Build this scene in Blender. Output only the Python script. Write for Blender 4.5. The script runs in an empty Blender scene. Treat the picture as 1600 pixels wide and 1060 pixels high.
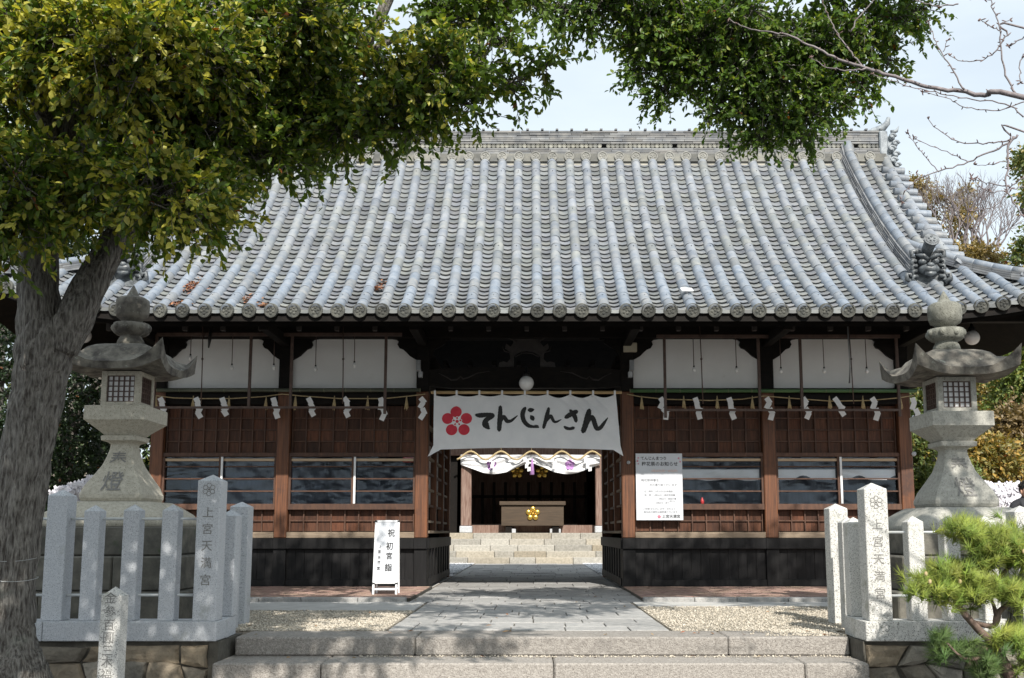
import bpy, math, random
import numpy as np
from mathutils import Vector, Matrix, Euler
R = math.radians
rnd = random.Random(7)
nrs = np.random.RandomState(11)
scene = bpy.context.scene
col = scene.collection

# ------------------------------------------------------------------ camera, sky, sun, exposure
ZC, TH, F, PX0, PY0 = 0.92, R(7.67), 1566.0, 828.0, 621.0
cam_d = bpy.data.cameras.new('camera')
cam = bpy.data.objects.new('camera', cam_d)
col.objects.link(cam)
cam.location = (0, 0, ZC)
cam.rotation_euler = (R(90) + TH, 0, 0)
cam_d.sensor_width = 36
cam_d.lens = 36 * F / 1600
cam_d.shift_x = -(PX0 - 800) / 1600
cam_d.shift_y = (PY0 - 530) / 1600
cam_d.clip_end = 900
cam_d.clip_start = 0.05
scene.camera = cam

SUN_EL, SUN_AZ = R(41), R(12)          # azimuth: to the right of straight behind the camera
world = bpy.data.worlds.new('World')
scene.world = world
world.use_nodes = True
wn = world.node_tree
for n in list(wn.nodes):
    wn.nodes.remove(n)
sky = wn.nodes.new('ShaderNodeTexSky')
sky.sky_type = 'NISHITA'
sky.sun_disc = False
sky.sun_elevation = SUN_EL
sky.sun_rotation = math.pi - SUN_AZ
sky.air_density = 1.0
sky.dust_density = 2.5
sky.ozone_density = 1.0
tc = wn.nodes.new('ShaderNodeTexCoord')
mp = wn.nodes.new('ShaderNodeMapping')
mp.inputs['Scale'].default_value = (1.0, 1.0, 3.5)
cn = wn.nodes.new('ShaderNodeTexNoise')
cn.inputs['Scale'].default_value = 2.2
cn.inputs['Detail'].default_value = 6
cn.inputs['Roughness'].default_value = 0.55
cr = wn.nodes.new('ShaderNodeMapRange')
cr.inputs['From Min'].default_value = 0.35
cr.inputs['From Max'].default_value = 0.7
cr.inputs['To Min'].default_value = 0.72
cr.inputs['To Max'].default_value = 0.96
mixc = wn.nodes.new('ShaderNodeMix')
mixc.data_type = 'RGBA'
mixc.inputs['B'].default_value = (5.9, 6.6, 7.05, 1)
bg = wn.nodes.new('ShaderNodeBackground')
bg.inputs['Strength'].default_value = 0.1
wo = wn.nodes.new('ShaderNodeOutputWorld')
L = wn.links.new
L(tc.outputs['Generated'], mp.inputs['Vector'])
L(mp.outputs[0], cn.inputs['Vector'])
L(cn.outputs['Fac'], cr.inputs['Value'])
L(cr.outputs[0], mixc.inputs['Factor'])
L(sky.outputs[0], mixc.inputs['A'])
L(mixc.outputs['Result'], bg.inputs['Color'])
L(bg.outputs[0], wo.inputs['Surface'])

sun_d = bpy.data.lights.new('sun', 'SUN')
sun_d.energy = 3.9
sun_d.angle = R(0.53)
sun_d.color = (1.0, 0.95, 0.87)
sun = bpy.data.objects.new('sun', sun_d)
col.objects.link(sun)
SD = Vector((math.sin(SUN_AZ) * math.cos(SUN_EL), -math.cos(SUN_AZ) * math.cos(SUN_EL), math.sin(SUN_EL)))
sun.rotation_euler = SD.to_track_quat('Z', 'Y').to_euler()
sun.location = (6, -20, 20)
vs = scene.view_settings
vs.view_transform = 'Standard'
vs.look = 'None'
vs.exposure = 0.72
vs.gamma = 1
vs.use_curve_mapping = False
scene.cycles.max_bounces = 7
scene.cycles.transparent_max_bounces = 12

# ------------------------------------------------------------------ helpers
def at(px, py, Y):
    r = (PY0 - py) / F
    h = Y * (math.sin(TH) + r * math.cos(TH)) / (math.cos(TH) - r * math.sin(TH))
    d = Y * math.cos(TH) + h * math.sin(TH)
    return Vector(((px - PX0) / F * d, Y, ZC + h))

def Zp(py, Y):
    return at(PX0, py, Y).z

def Xp(px, Y, z=1.0):
    d = Y * math.cos(TH) + (z - ZC) * math.sin(TH)
    return (px - PX0) / F * d

W = {}

def wloc(o):
    return W.get(o.name, Vector((0, 0, 0)))

def tag(o, label=None, cat=None, group=None, kind=None):
    if label: o['label'] = label
    if cat: o['category'] = cat
    if group: o['group'] = group
    if kind: o['kind'] = kind
    return o

def thing(name, label, cat, loc=(0, 0, 0), group=None):
    o = bpy.data.objects.new(name, None)
    o.empty_display_size = 0.1
    col.objects.link(o)
    o.location = loc
    W[o.name] = Vector(loc)
    return tag(o, label, cat, group)

def link(name, me, parent=None, loc=(0, 0, 0), rot=None, scale=None, kind=None):
    """link a mesh at world location loc, under parent (parents are never rotated)"""
    o = bpy.data.objects.new(name, me)
    col.objects.link(o)
    loc = Vector(loc)
    W[o.name] = loc
    if parent is not None:
        o.parent = parent
        o.location = loc - wloc(parent)
    else:
        o.location = loc
    if rot is not None:
        o.rotation_euler = rot
    if scale is not None:
        o.scale = scale
    if kind: o['kind'] = kind
    return o

def copy_tree(o, loc):
    c = o.copy()
    col.objects.link(c)
    c.location = loc
    W[c.name] = Vector(loc)
    for ch in o.children:
        k = ch.copy()
        col.objects.link(k)
        k.parent = c
        for g in ch.children:
            q = g.copy()
            col.objects.link(q)
            q.parent = k
    return c

class MB:
    def __init__(s):
        s.v = []; s.f = []; s.t = []; s.sm = []
    def add(s, vs_, fs, tint=None, smooth=False):
        b = len(s.v)
        s.v.extend([tuple(p) for p in vs_])
        s.f.extend([tuple(b + i for i in f) for f in fs])
        s.sm.extend([smooth] * len(fs))
        s.t.extend([tint or (1, 1, 1)] * len(vs_))
        return s
    def box(s, x0, x1, y0, y1, z0, z1, tint=None, bv=0.0):
        if bv <= 0:
            p = [(x0, y0, z0), (x1, y0, z0), (x1, y1, z0), (x0, y1, z0), (x0, y0, z1), (x1, y0, z1), (x1, y1, z1), (x0, y1, z1)]
            return s.add(p, [(0, 3, 2, 1), (4, 5, 6, 7), (0, 1, 5, 4), (1, 2, 6, 5), (2, 3, 7, 6), (3, 0, 4, 7)], tint)
        b = bv
        p = []
        for (x, y, z, sx, sy, sz) in [(x0, y0, z0, 1, 1, 1), (x1, y0, z0, -1, 1, 1), (x1, y1, z0, -1, -1, 1), (x0, y1, z0, 1, -1, 1),
                                      (x0, y0, z1, 1, 1, -1), (x1, y0, z1, -1, 1, -1), (x1, y1, z1, -1, -1, -1), (x0, y1, z1, 1, -1, -1)]:
            p += [(x + sx * b, y + sy * b, z), (x + sx * b, y, z + sz * b), (x, y + sy * b, z + sz * b)]   # z-face, y-face, x-face
        Zf = lambda i: 3 * i
        Yf = lambda i: 3 * i + 1
        Xf = lambda i: 3 * i + 2
        f = [(Zf(0), Zf(3), Zf(2), Zf(1)), (Zf(4), Zf(5), Zf(6), Zf(7)), (Yf(0), Yf(1), Yf(5), Yf(4)), (Yf(2), Yf(3), Yf(7), Yf(6)),
             (Xf(1), Xf(2), Xf(6), Xf(5)), (Xf(3), Xf(0), Xf(4), Xf(7)),
             (Zf(0), Zf(1), Yf(1), Yf(0)), (Zf(2), Zf(3), Yf(3), Yf(2)), (Zf(1), Zf(2), Xf(2), Xf(1)), (Zf(3), Zf(0), Xf(0), Xf(3)),
             (Zf(5), Zf(4), Yf(4), Yf(5)), (Zf(7), Zf(6), Yf(6), Yf(7)), (Zf(6), Zf(5), Xf(5), Xf(6)), (Zf(4), Zf(7), Xf(7), Xf(4)),
             (Yf(0), Yf(4), Xf(4), Xf(0)), (Yf(5), Yf(1), Xf(1), Xf(5)), (Yf(2), Yf(6), Xf(6), Xf(2)), (Yf(7), Yf(3), Xf(3), Xf(7))]
        f += [(Zf(i), Yf(i), Xf(i)) if i in (0, 2, 5, 7) else (Zf(i), Xf(i), Yf(i)) for i in range(8)]
        return s.add(p, f, tint)
    def hexa(s, p, tint=None):
        return s.add(p, [(0, 3, 2, 1), (4, 5, 6, 7), (0, 1, 5, 4), (1, 2, 6, 5), (2, 3, 7, 6), (3, 0, 4, 7)], tint)
    def tube(s, path, rad, n=8, tint=None, caps=True, smooth=True, sq=None):
        path = [Vector(p) for p in path]
        if not hasattr(rad, '__len__'):
            rad = [rad] * len(path)
        up = Vector((0, 0, 1))
        d0 = (path[1] - path[0]).normalized()
        if abs(d0.dot(up)) > 0.95: up = Vector((0, 1, 0))
        vs_ = []
        a = up.cross(d0).normalized()
        for i, p in enumerate(path):
            d = (path[min(i + 1, len(path) - 1)] - path[max(i - 1, 0)]).normalized()
            a = (a - d * a.dot(d)).normalized()
            b = d.cross(a)
            for k in range(n):
                w = 2 * math.pi * k / n
                vs_.append(p + (a * math.cos(w) + b * math.sin(w)) * rad[i])
        fs = []
        for i in range(len(path) - 1):
            for k in range(n):
                fs.append((i * n + k, i * n + (k + 1) % n, (i + 1) * n + (k + 1) % n, (i + 1) * n + k))
        s.add(vs_, fs, tint, smooth)
        if caps:
            b0 = len(s.v) - len(vs_)
            s.f.append(tuple(b0 + k for k in reversed(range(n)))); s.sm.append(False)
            s.f.append(tuple(b0 + (len(path) - 1) * n + k for k in range(n))); s.sm.append(False)
        return s
    def lathe(s, prof, c=(0, 0, 0), n=16, axis='z', tint=None, smooth=True):
        vs_ = []
        for (r, h) in prof:
            for k in range(n):
                w = 2 * math.pi * k / n
                if axis == 'z': vs_.append((c[0] + r * math.cos(w), c[1] + r * math.sin(w), c[2] + h))
                elif axis == 'y': vs_.append((c[0] + r * math.cos(w), c[1] + h, c[2] + r * math.sin(w)))
                else: vs_.append((c[0] + h, c[1] + r * math.cos(w), c[2] + r * math.sin(w)))
        fs = []
        for i in range(len(prof) - 1):
            for k in range(n):
                q = (i * n + k, i * n + (k + 1) % n, (i + 1) * n + (k + 1) % n, (i + 1) * n + k)
                fs.append(q)
        fs.append(tuple(reversed(range(n)))); fs.append(tuple((len(prof) - 1) * n + k for k in range(n)))
        return s.add(vs_, fs, tint, smooth)
    def prism(s, poly, y0, y1, plane='xz', tint=None):
        """2-D outline extruded; plane xz extrudes along y, yz along x, xy along z"""
        n = len(poly)
        if plane == 'xz': g = lambda p, d: (p[0], d, p[1])
        elif plane == 'yz': g = lambda p, d: (d, p[0], p[1])
        else: g = lambda p, d: (p[0], p[1], d)
        vs_ = [g(p, y0) for p in poly] + [g(p, y1) for p in poly]
        fs = [tuple(range(n)), tuple(reversed(range(n, 2 * n)))] + [(i, i + n, (i + 1) % n + n, (i + 1) % n) for i in range(n)]
        return s.add(vs_, fs, tint)
    def sphere(s, c, r, n=10, m=7, tint=None):
        if not hasattr(r, '__len__'): r = (r, r, r)
        vs_ = [(c[0], c[1], c[2] - r[2])]
        for i in range(1, m):
            a = -math.pi / 2 + math.pi * i / m
            for k in range(n):
                w = 2 * math.pi * k / n
                vs_.append((c[0] + r[0] * math.cos(a) * math.cos(w), c[1] + r[1] * math.cos(a) * math.sin(w), c[2] + r[2] * math.sin(a)))
        vs_.append((c[0], c[1], c[2] + r[2]))
        fs = [(0, 1 + (k + 1) % n, 1 + k) for k in range(n)]
        for i in range(m - 2):
            for k in range(n):
                fs.append((1 + i * n + k, 1 + i * n + (k + 1) % n, 1 + (i + 1) * n + (k + 1) % n, 1 + (i + 1) * n + k))
        t = len(vs_) - 1
        fs += [(1 + (m - 2) * n + k, 1 + (m - 2) * n + (k + 1) % n, t) for k in range(n)]
        return s.add(vs_, fs, tint, True)
    def mesh(s, name, mat, org=(0, 0, 0)):
        me = bpy.data.meshes.new(name)
        o = Vector(org)
        me.from_pydata([(p[0] - o.x, p[1] - o.y, p[2] - o.z) for p in s.v], [], s.f)
        me.polygons.foreach_set('use_smooth', s.sm)
        if any(t != (1, 1, 1) for t in s.t):
            ca = me.color_attributes.new('tint', 'FLOAT_COLOR', 'POINT')
            ca.data.foreach_set('color', np.array([(t[0], t[1], t[2], 1) for t in s.t], dtype=np.float32).ravel())
        me.materials.append(mat)
        me.update()
        return me
    def put(s, name, mat, parent=None, kind=None, org=None):
        a = np.array(s.v)
        if org is None:
            org = ((a[:, 0].min() + a[:, 0].max()) / 2, (a[:, 1].min() + a[:, 1].max()) / 2, a[:, 2].min())
        me = s.mesh(name, mat, org)
        return link(name, me, parent, org, kind=kind)

def npmesh(name, V, Fq, mat, tint=None, smooth=False):
    """V (n,3) float, Fq (m,k) int"""
    me = bpy.data.meshes.new(name)
    k = Fq.shape[1]
    me.vertices.add(len(V)); me.vertices.foreach_set('co', V.astype(np.float32).ravel())
    me.loops.add(Fq.size); me.loops.foreach_set('vertex_index', Fq.astype(np.int32).ravel())
    me.polygons.add(len(Fq)); me.polygons.foreach_set('loop_start', np.arange(0, Fq.size, k, dtype=np.int32))
    me.polygons.foreach_set('loop_total', np.full(len(Fq), k, dtype=np.int32))
    me.update(calc_edges=True)
    if smooth: me.polygons.foreach_set('use_smooth', [True] * len(Fq))
    if tint is not None:
        ca = me.color_attributes.new('tint', 'FLOAT_COLOR', 'POINT')
        ca.data.foreach_set('color', np.concatenate([tint, np.ones((len(tint), 1))], 1).astype(np.float32).ravel())
    me.materials.append(mat)
    return me

# ------------------------------------------------------------------ materials
def new_mat(name):
    m = bpy.data.materials.new(name)
    m.use_nodes = True
    nt = m.node_tree
    return m, nt, nt.nodes['Principled BSDF'], nt.links.new

def pm(name, c1, c2, scale=4, rough=0.75, bump=0.15, bscale=60, rand=0.0, stretch=(1, 1, 1), attr=False,
       spec=0.5, metal=0.0, speck=None, contrast=(0.35, 0.65), stain=None, det=5, hue=None, bdist=0.01):
    """procedural: two colours mixed by noise, a random tone per object, vertex tint, dark specks, broad stains, bump"""
    m, nt, b, LK = new_mat(name)
    N = nt.nodes.new
    t = N('ShaderNodeTexCoord'); oi = N('ShaderNodeObjectInfo')
    va = N('ShaderNodeVectorMath'); va.operation = 'ADD'
    sc = N('ShaderNodeVectorMath'); sc.operation = 'SCALE'; sc.inputs['Scale'].default_value = 37.0
    LK(oi.outputs['Random'], sc.inputs[0]); LK(t.outputs['Object'], va.inputs[0]); LK(sc.outputs[0], va.inputs[1])
    mpn = N('ShaderNodeMapping'); mpn.inputs['Scale'].default_value = stretch
    LK(va.outputs[0], mpn.inputs['Vector'])
    n1 = N('ShaderNodeTexNoise'); n1.inputs['Scale'].default_value = scale; n1.inputs['Detail'].default_value = det
    n1.inputs['Roughness'].default_value = 0.6
    LK(mpn.outputs[0], n1.inputs['Vector'])
    mr = N('ShaderNodeMapRange'); mr.inputs['From Min'].default_value = contrast[0]; mr.inputs['From Max'].default_value = contrast[1]
    LK(n1.outputs['Fac'], mr.inputs['Value'])
    mx = N('ShaderNodeMix'); mx.data_type = 'RGBA'
    mx.inputs['A'].default_value = (*c1, 1); mx.inputs['B'].default_value = (*c2, 1)
    LK(mr.outputs[0], mx.inputs['Factor'])
    out = mx.outputs['Result']
    def mul(a, bsock=None, colr=None, fac=None):
        q = N('ShaderNodeMix'); q.data_type = 'RGBA'; q.blend_type = 'MULTIPLY'
        q.inputs['Factor'].default_value = 1
        LK(a, q.inputs['A'])
        if bsock is not None: LK(bsock, q.inputs['B'])
        if colr is not None: q.inputs['B'].default_value = (*colr, 1)
        if fac is not None: LK(fac, q.inputs['Factor'])
        return q.outputs['Result']
    if rand > 0:
        rr = N('ShaderNodeMapRange'); rr.inputs['To Min'].default_value = 1 - rand; rr.inputs['To Max'].default_value = 1 + rand
        LK(oi.outputs['Random'], rr.inputs['Value'])
        cmb = N('ShaderNodeCombineColor')
        for k in range(3): LK(rr.outputs[0], cmb.inputs[k])
        out = mul(out, cmb.outputs[0])
    if hue:
        wn_ = N('ShaderNodeTexWhiteNoise'); wn_.noise_dimensions = '1D'
        LK(oi.outputs['Random'], wn_.inputs['W'])
        hm = N('ShaderNodeMix'); hm.data_type = 'RGBA'; hm.inputs['A'].default_value = (1, 1, 1, 1); hm.inputs['B'].default_value = (*hue, 1)
        pw = N('ShaderNodeMath'); pw.operation = 'POWER'; pw.inputs[1].default_value = 2.5
        LK(wn_.outputs['Value'], pw.inputs[0]); LK(pw.outputs[0], hm.inputs['Factor'])
        out = mul(out, hm.outputs['Result'])
    if attr:
        at_ = N('ShaderNodeAttribute'); at_.attribute_name = 'tint'
        out = mul(out, at_.outputs['Color'])
    if speck:
        sn = N('ShaderNodeTexNoise'); sn.inputs['Scale'].default_value = speck[0]; sn.inputs['Detail'].default_value = 2
        LK(va.outputs[0], sn.inputs['Vector'])
        sr = N('ShaderNodeMapRange'); sr.inputs['From Min'].default_value = speck[2]; sr.inputs['From Max'].default_value = speck[2] + 0.06
        LK(sn.outputs['Fac'], sr.inputs['Value'])
        out = mul(out, None, speck[1], sr.outputs[0])
    if stain:
        sn = N('ShaderNodeTexNoise'); sn.inputs['Scale'].default_value = stain[0]; sn.inputs['Detail'].default_value = 7
        sn.inputs['Roughness'].default_value = 0.7
        LK(va.outputs[0], sn.inputs['Vector'])
        sr = N('ShaderNodeMapRange'); sr.inputs['From Min'].default_value = stain[2]; sr.inputs['From Max'].default_value = stain[2] + 0.12
        LK(sn.outputs['Fac'], sr.inputs['Value'])
        q = N('ShaderNodeMix'); q.data_type = 'RGBA'; q.inputs['B'].default_value = (*stain[1], 1)
        LK(sr.outputs[0], q.inputs['Factor']); LK(out, q.inputs['A'])
        out = q.outputs['Result']
    LK(out, b.inputs['Base Color'])
    b.inputs['Roughness'].default_value = rough
    b.inputs['Metallic'].default_value = metal
    b.inputs['Specular IOR Level'].default_value = spec
    if bump > 0:
        n2 = N('ShaderNodeTexNoise'); n2.inputs['Scale'].default_value = bscale; n2.inputs['Detail'].default_value = 4
        LK(mpn.outputs[0], n2.inputs['Vector'])
        bp = N('ShaderNodeBump'); bp.inputs['Strength'].default_value = bump; bp.inputs['Distance'].default_value = bdist
        LK(n2.outputs['Fac'], bp.inputs['Height']); LK(bp.outputs[0], b.inputs['Normal'])
    return m

def leaf_mat(name, trans=0.42, rough=0.38):
    m, nt, b, LK = new_mat(name)
    N = nt.nodes.new
    a = N('ShaderNodeAttribute'); a.attribute_name = 'tint'
    LK(a.outputs['Color'], b.inputs['Base Color'])
    b.inputs['Roughness'].default_value = rough
    b.inputs['Specular IOR Level'].default_value = 0.5
    tr = N('ShaderNodeBsdfTranslucent')
    g = N('ShaderNodeMix'); g.data_type = 'RGBA'; g.blend_type = 'MULTIPLY'; g.inputs['Factor'].default_value = 1
    g.inputs['B'].default_value = (1.3, 1.3, 0.5, 1)
    LK(a.outputs['Color'], g.inputs['A']); LK(g.outputs['Result'], tr.inputs['Color'])
    ms = N('ShaderNodeMixShader'); ms.inputs['Fac'].default_value = trans
    LK(b.outputs[0], ms.inputs[1]); LK(tr.outputs[0], ms.inputs[2])
    LK(ms.outputs[0], nt.nodes['Material Output'].inputs['Surface'])
    return m

M = {}
M['tile'] = pm('roof_tile_round', (.155, .19, .24), (.235, .26, .295), scale=9, rough=.55, bump=.2, bscale=90, rand=.11, stain=(7, (.14, .155, .175), .6), hue=(1.08, .98, .86))
M['tile_attr'] = pm('roof_tile_weathered', (.145, .165, .19), (.215, .225, .23), scale=6, rough=.6, bump=.2, bscale=90, attr=True, stain=(5, (.12, .12, .12), .62))
M['tile_dark'] = pm('eave_tile_weathered_shaded', (.035, .038, .036), (.115, .115, .10), scale=14, rough=.8, bump=.4, bscale=60, rand=.35, stain=(20, (.15, .15, .125), .64))  # weathered discs, darkened further so the colour carries their shade
M['tile_cream'] = pm('pale_ridge_tile', (.18, .18, .165), (.27, .265, .24), scale=12, rough=.75, bump=.3, rand=.14, attr=False, stain=(16, (.09, .09, .08), .55))
M['ridge'] = pm('ridge_tile_layers', (.12, .13, .145), (.215, .22, .22), scale=5, rough=.7, bump=.3, attr=True, stain=(4, (.15, .15, .15), .6))
M['oni'] = pm('ornament_tile_grey', (.13, .15, .17), (.30, .33, .35), scale=9, rough=.5, bump=.35, bscale=30, stain=(8, (.1, .11, .11), .6))
M['oni_dark'] = pm('ornament_tile_dark', (.035, .04, .045), (.15, .165, .175), scale=12, rough=.42, bump=.5, bscale=40)
M['mortar'] = pm('cream_lime_filler', (.30, .28, .235), (.38, .36, .31), scale=20, rough=.9, bump=.2, rand=.12)
M['wood'] = pm('brown_panel_wood', (.042, .0175, .010), (.098, .041, .022), spec=.3, scale=3.5, rough=.62, bump=.35, bscale=9, rand=.4, stretch=(9, 9, .8), hue=(1.25, 1.1, 1.0))
M['woodbar'] = pm('brown_lattice_wood', (.055, .025, .015), (.10, .047, .027), scale=4, rough=.65, bump=.25, bscale=9, rand=.15, stretch=(6, 6, 1.5))
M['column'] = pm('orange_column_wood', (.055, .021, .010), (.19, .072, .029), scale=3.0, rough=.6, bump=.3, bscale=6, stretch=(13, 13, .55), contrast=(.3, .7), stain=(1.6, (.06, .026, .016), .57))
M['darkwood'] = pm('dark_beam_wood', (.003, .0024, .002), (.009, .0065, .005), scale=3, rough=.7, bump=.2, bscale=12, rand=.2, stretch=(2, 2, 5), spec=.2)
M['dado'] = pm('black_painted_board', (.005, .005, .0055), (.012, .0115, .012), spec=.25, scale=3, rough=.6, bump=.3, bscale=10, rand=.25, stretch=(9, 9, .6), stain=(3, (.022, .02, .018), .66))
M['sill'] = pm('pale_sill_wood', (.16, .12, .085), (.27, .21, .15), scale=3, rough=.75, bump=.3, bscale=10, stretch=(.8, 6, 8))
M['strip'] = pm('fresh_pale_wood', (.42, .30, .19), (.5, .38, .26), scale=3, rough=.7, bump=.1, stretch=(.6, 5, 8))
M['plaster'] = pm('white_plaster', (.72, .715, .70), (.80, .80, .79), scale=1.2, rough=.9, bump=.05, bscale=30, stain=(1.3, (.62, .60, .57), .62))
M['granite'] = pm('shaded_speckled_granite', (.43, .45, .48), (.56, .575, .595), scale=60, rough=.6, bump=.12, bscale=150, rand=.05, speck=(130, (.36, .37, .4), .58), contrast=(.3, .7), stain=(3.0, (.34, .35, .34), .6))  # left fence granite: the cool blue of its shade is put into the colour
M['granite_old_lit'] = pm('sunlit_weathered_granite', (.50, .495, .47), (.64, .63, .60), scale=50, rough=.75, bump=.25, bscale=120, rand=.05, speck=(110, (.35, .35, .35), .56), stain=(4, (.27, .27, .21), .57))  # same granite made paler, sunlit brightness put into the colour; weather stains over it
M['lantern'] = pm('lantern_stone', (.30, .295, .265), (.42, .41, .365), scale=25, rough=.85, bump=.35, bscale=70, speck=(90, (.5, .5, .48), .6), stain=(3.2, (.13, .13, .11), .62))
M['lantern_dark'] = pm('lichened_dark_stone', (.055, .048, .042), (.2, .185, .155), scale=7, rough=.9, bump=.5, bscale=45, stain=(11, (.33, .34, .29), .6))
M['lantern_mid'] = pm('mossy_mid_stone', (.13, .13, .11), (.25, .25, .215), scale=9, rough=.9, bump=.5, bscale=45, speck=(70, (.5, .5, .45), .58), stain=(7, (.33, .34, .29), .64))
M['lantern_warm'] = pm('lantern_warm_stone', (.38, .35, .285), (.50, .465, .385), scale=25, rough=.85, bump=.3, bscale=70, speck=(90, (.5, .5, .48), .6), stain=(3, (.16, .14, .11), .64))
M['basestone'] = pm('dark_mossy_stone', (.075, .072, .062), (.16, .15, .125), scale=6, rough=.9, bump=.5, bscale=40, rand=.15, stain=(5, (.05, .075, .035), .6))
M['paver'] = pm('paving_stone', (.27, .27, .265), (.38, .37, .355), scale=14, rough=.8, bump=.35, bscale=80, rand=.14, speck=(90, (.55, .55, .55), .6), stain=(3, (.22, .21, .19), .62))
M['step'] = pm('rough_step_granite', (.24, .22, .20), (.37, .345, .315), scale=38, rough=.9, bump=.6, bscale=70, rand=.08, speck=(110, (.6, .58, .57), .56), stain=(2.2, (.19, .175, .16), .6), bdist=.02)
M['stepgrey'] = pm('inner_step_stone', (.27, .26, .23), (.40, .38, .34), scale=18, rough=.8, bump=.3, rand=.2, hue=(1.0, .9, .75))
M['brick'] = pm('red_paving_brick', (.27, .175, .135), (.37, .265, .21), scale=9, rough=.85, bump=.3, attr=True, stain=(3, (.2, .17, .14), .62))
M['concrete'] = pm('pale_concrete', (.40, .395, .375), (.50, .49, .47), scale=5, rough=.9, bump=.2, bscale=120, stain=(2, (.33, .32, .3), .66))
M['gravel'] = pm('cream_gravel', (.40, .36, .295), (.60, .56, .49), scale=40, rough=.95, bump=.6, bscale=70, attr=True)
M['gravelbed'] = pm('gravel_bed', (.30, .27, .215), (.46, .42, .345), scale=55, rough=.95, bump=.9, bscale=60, speck=(120, (.45, .42, .4), .52))
M['whitegravel'] = pm('white_gravel', (.45, .45, .45), (.78, .78, .79), scale=35, rough=.9, bump=.9, bscale=35, attr=False, speck=(28, (.3, .3, .3), .55))
M['whitepebble'] = pm('white_pebble', (.6, .6, .6), (.8, .8, .8), scale=30, rough=.8, bump=.1, attr=True)
M['soil'] = pm('trodden_earth', (.13, .105, .08), (.21, .175, .13), scale=3, rough=.95, bump=.5, bscale=30)
M['street'] = pm('grey_asphalt', (.045, .045, .047), (.065, .065, .066), scale=20, rough=.9, bump=.4, bscale=90)
M['rubble'] = pm('rubble_stone', (.15, .14, .12), (.30, .275, .23), scale=5, rough=.9, bump=.8, bscale=18, rand=.3, stain=(6, (.33, .32, .29), .66), hue=(1.1, .92, .72), bdist=.03)
M['mortarwall'] = pm('wall_mortar', (.06, .055, .045), (.12, .11, .09), scale=8, rough=.95, bump=.8, bscale=25)
M['bark'] = pm('camphor_bark', (.06, .05, .042), (.30, .28, .25), scale=8.5, rough=.9, bump=1.0, bscale=8.5, stretch=(6.5, 6.5, 1.15), contrast=(.36, .64), stain=(1.6, (.22, .23, .19), .6), bdist=.08)
M['barkpine'] = pm('pine_bark', (.10, .065, .05), (.21, .15, .12), scale=18, rough=.9, bump=.8, bscale=25)
M['barkcherry'] = pm('cherry_bark', (.13, .11, .115), (.24, .21, .215), scale=30, rough=.7, bump=.4, bscale=50)
M['bud'] = pm('cherry_bud', (.13, .085, .08), (.2, .125, .11), scale=30, rough=.7, bump=0)
M['leaf'] = leaf_mat('camphor_leaf')
M['leaf2'] = leaf_mat('dense_leaf', .25, .5)
M['needle'] = leaf_mat('pine_needle', .2, .5)
M['paper'] = pm('white_paper', (.74, .74, .74), (.8, .8, .8), scale=5, rough=.8, bump=0)
M['omikuji'] = pm('tied_fortune_paper', (.60, .58, .63), (.72, .71, .75), scale=8, rough=.85, bump=0, rand=.08)
M['straw'] = pm('straw_rope', (.36, .27, .14), (.5, .4, .23), scale=30, rough=.9, bump=.4, bscale=80)
M['bamboo_g'] = pm('green_bamboo', (.045, .11, .04), (.085, .17, .06), scale=4, rough=.35, bump=.05, stretch=(.5, 3, 3))
M['bamboo_d'] = pm('old_dull_bamboo', (.06, .07, .045), (.12, .125, .09), scale=4, rough=.5, bump=.05, stretch=(.5, 3, 3))
M['bamboo_y'] = pm('dry_bamboo', (.36, .24, .11), (.52, .38, .2), scale=5, rough=.4, bump=.1, stretch=(.5, 4, 4))
M['node'] = pm('bamboo_node', (.16, .17, .1), (.2, .2, .12), scale=5, rough=.5, bump=0)
M['cloth'] = pm('white_banner_cloth', (.70, .705, .72), (.78, .78, .79), scale=3, rough=.8, bump=.1, bscale=250)
M['ink'] = pm('black_ink', (.012, .012, .013), (.02, .02, .02), scale=30, rough=.7, bump=0)
M['greyink'] = pm('grey_pen', (.10, .10, .11), (.13, .13, .14), scale=30, rough=.7, bump=0)
M['orangeink'] = pm('faded_orange_pen', (.78, .42, .32), (.8, .46, .36), scale=30, rough=.7, bump=0)
M['red'] = pm('red_print', (.52, .022, .045), (.6, .035, .06), scale=10, rough=.7, bump=0)
M['pink'] = pm('pink_print', (.62, .17, .25), (.66, .22, .3), scale=10, rough=.7, bump=0)
M['purple'] = pm('purple_print', (.34, .17, .40), (.42, .24, .48), scale=10, rough=.8, bump=0)
M['carved'] = pm('carved_groove', (.17, .165, .155), (.25, .245, .235), scale=60, rough=.95, bump=0)
M['iron'] = pm('rusty_brown_iron', (.06, .036, .028), (.105, .065, .05), scale=12, rough=.6, bump=.15)
M['steel'] = pm('galvanised_pipe', (.55, .57, .57), (.65, .67, .66), scale=8, rough=.35, bump=.02, metal=.35)
M['alu'] = pm('white_metal_frame', (.74, .75, .77), (.79, .8, .81), scale=4, rough=.35, bump=0)
M['board'] = pm('white_board', (.58, .60, .64), (.63, .65, .69), scale=2, rough=.18, bump=0)
M['carve'] = pm('smoky_carved_wood', (.02, .016, .014), (.04, .033, .03), scale=8, rough=.6, bump=0)
M['black'] = pm('black_plastic', (.012, .012, .013), (.02, .02, .02), scale=8, rough=.4, bump=0)
M['grey'] = pm('grey_metal', (.33, .34, .35), (.42, .43, .44), scale=8, rough=.4, bump=0)
M['beige'] = pm('beige_box', (.42, .38, .28), (.47, .43, .33), scale=8, rough=.5, bump=0)
M['opal'] = pm('opal_glass', (.76, .76, .75), (.8, .8, .79), scale=3, rough=.15, bump=0)
M['gold'] = pm('gold_leaf', (.75, .50, .10), (.9, .64, .17), scale=8, rough=.3, bump=.05, metal=.9)
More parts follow.
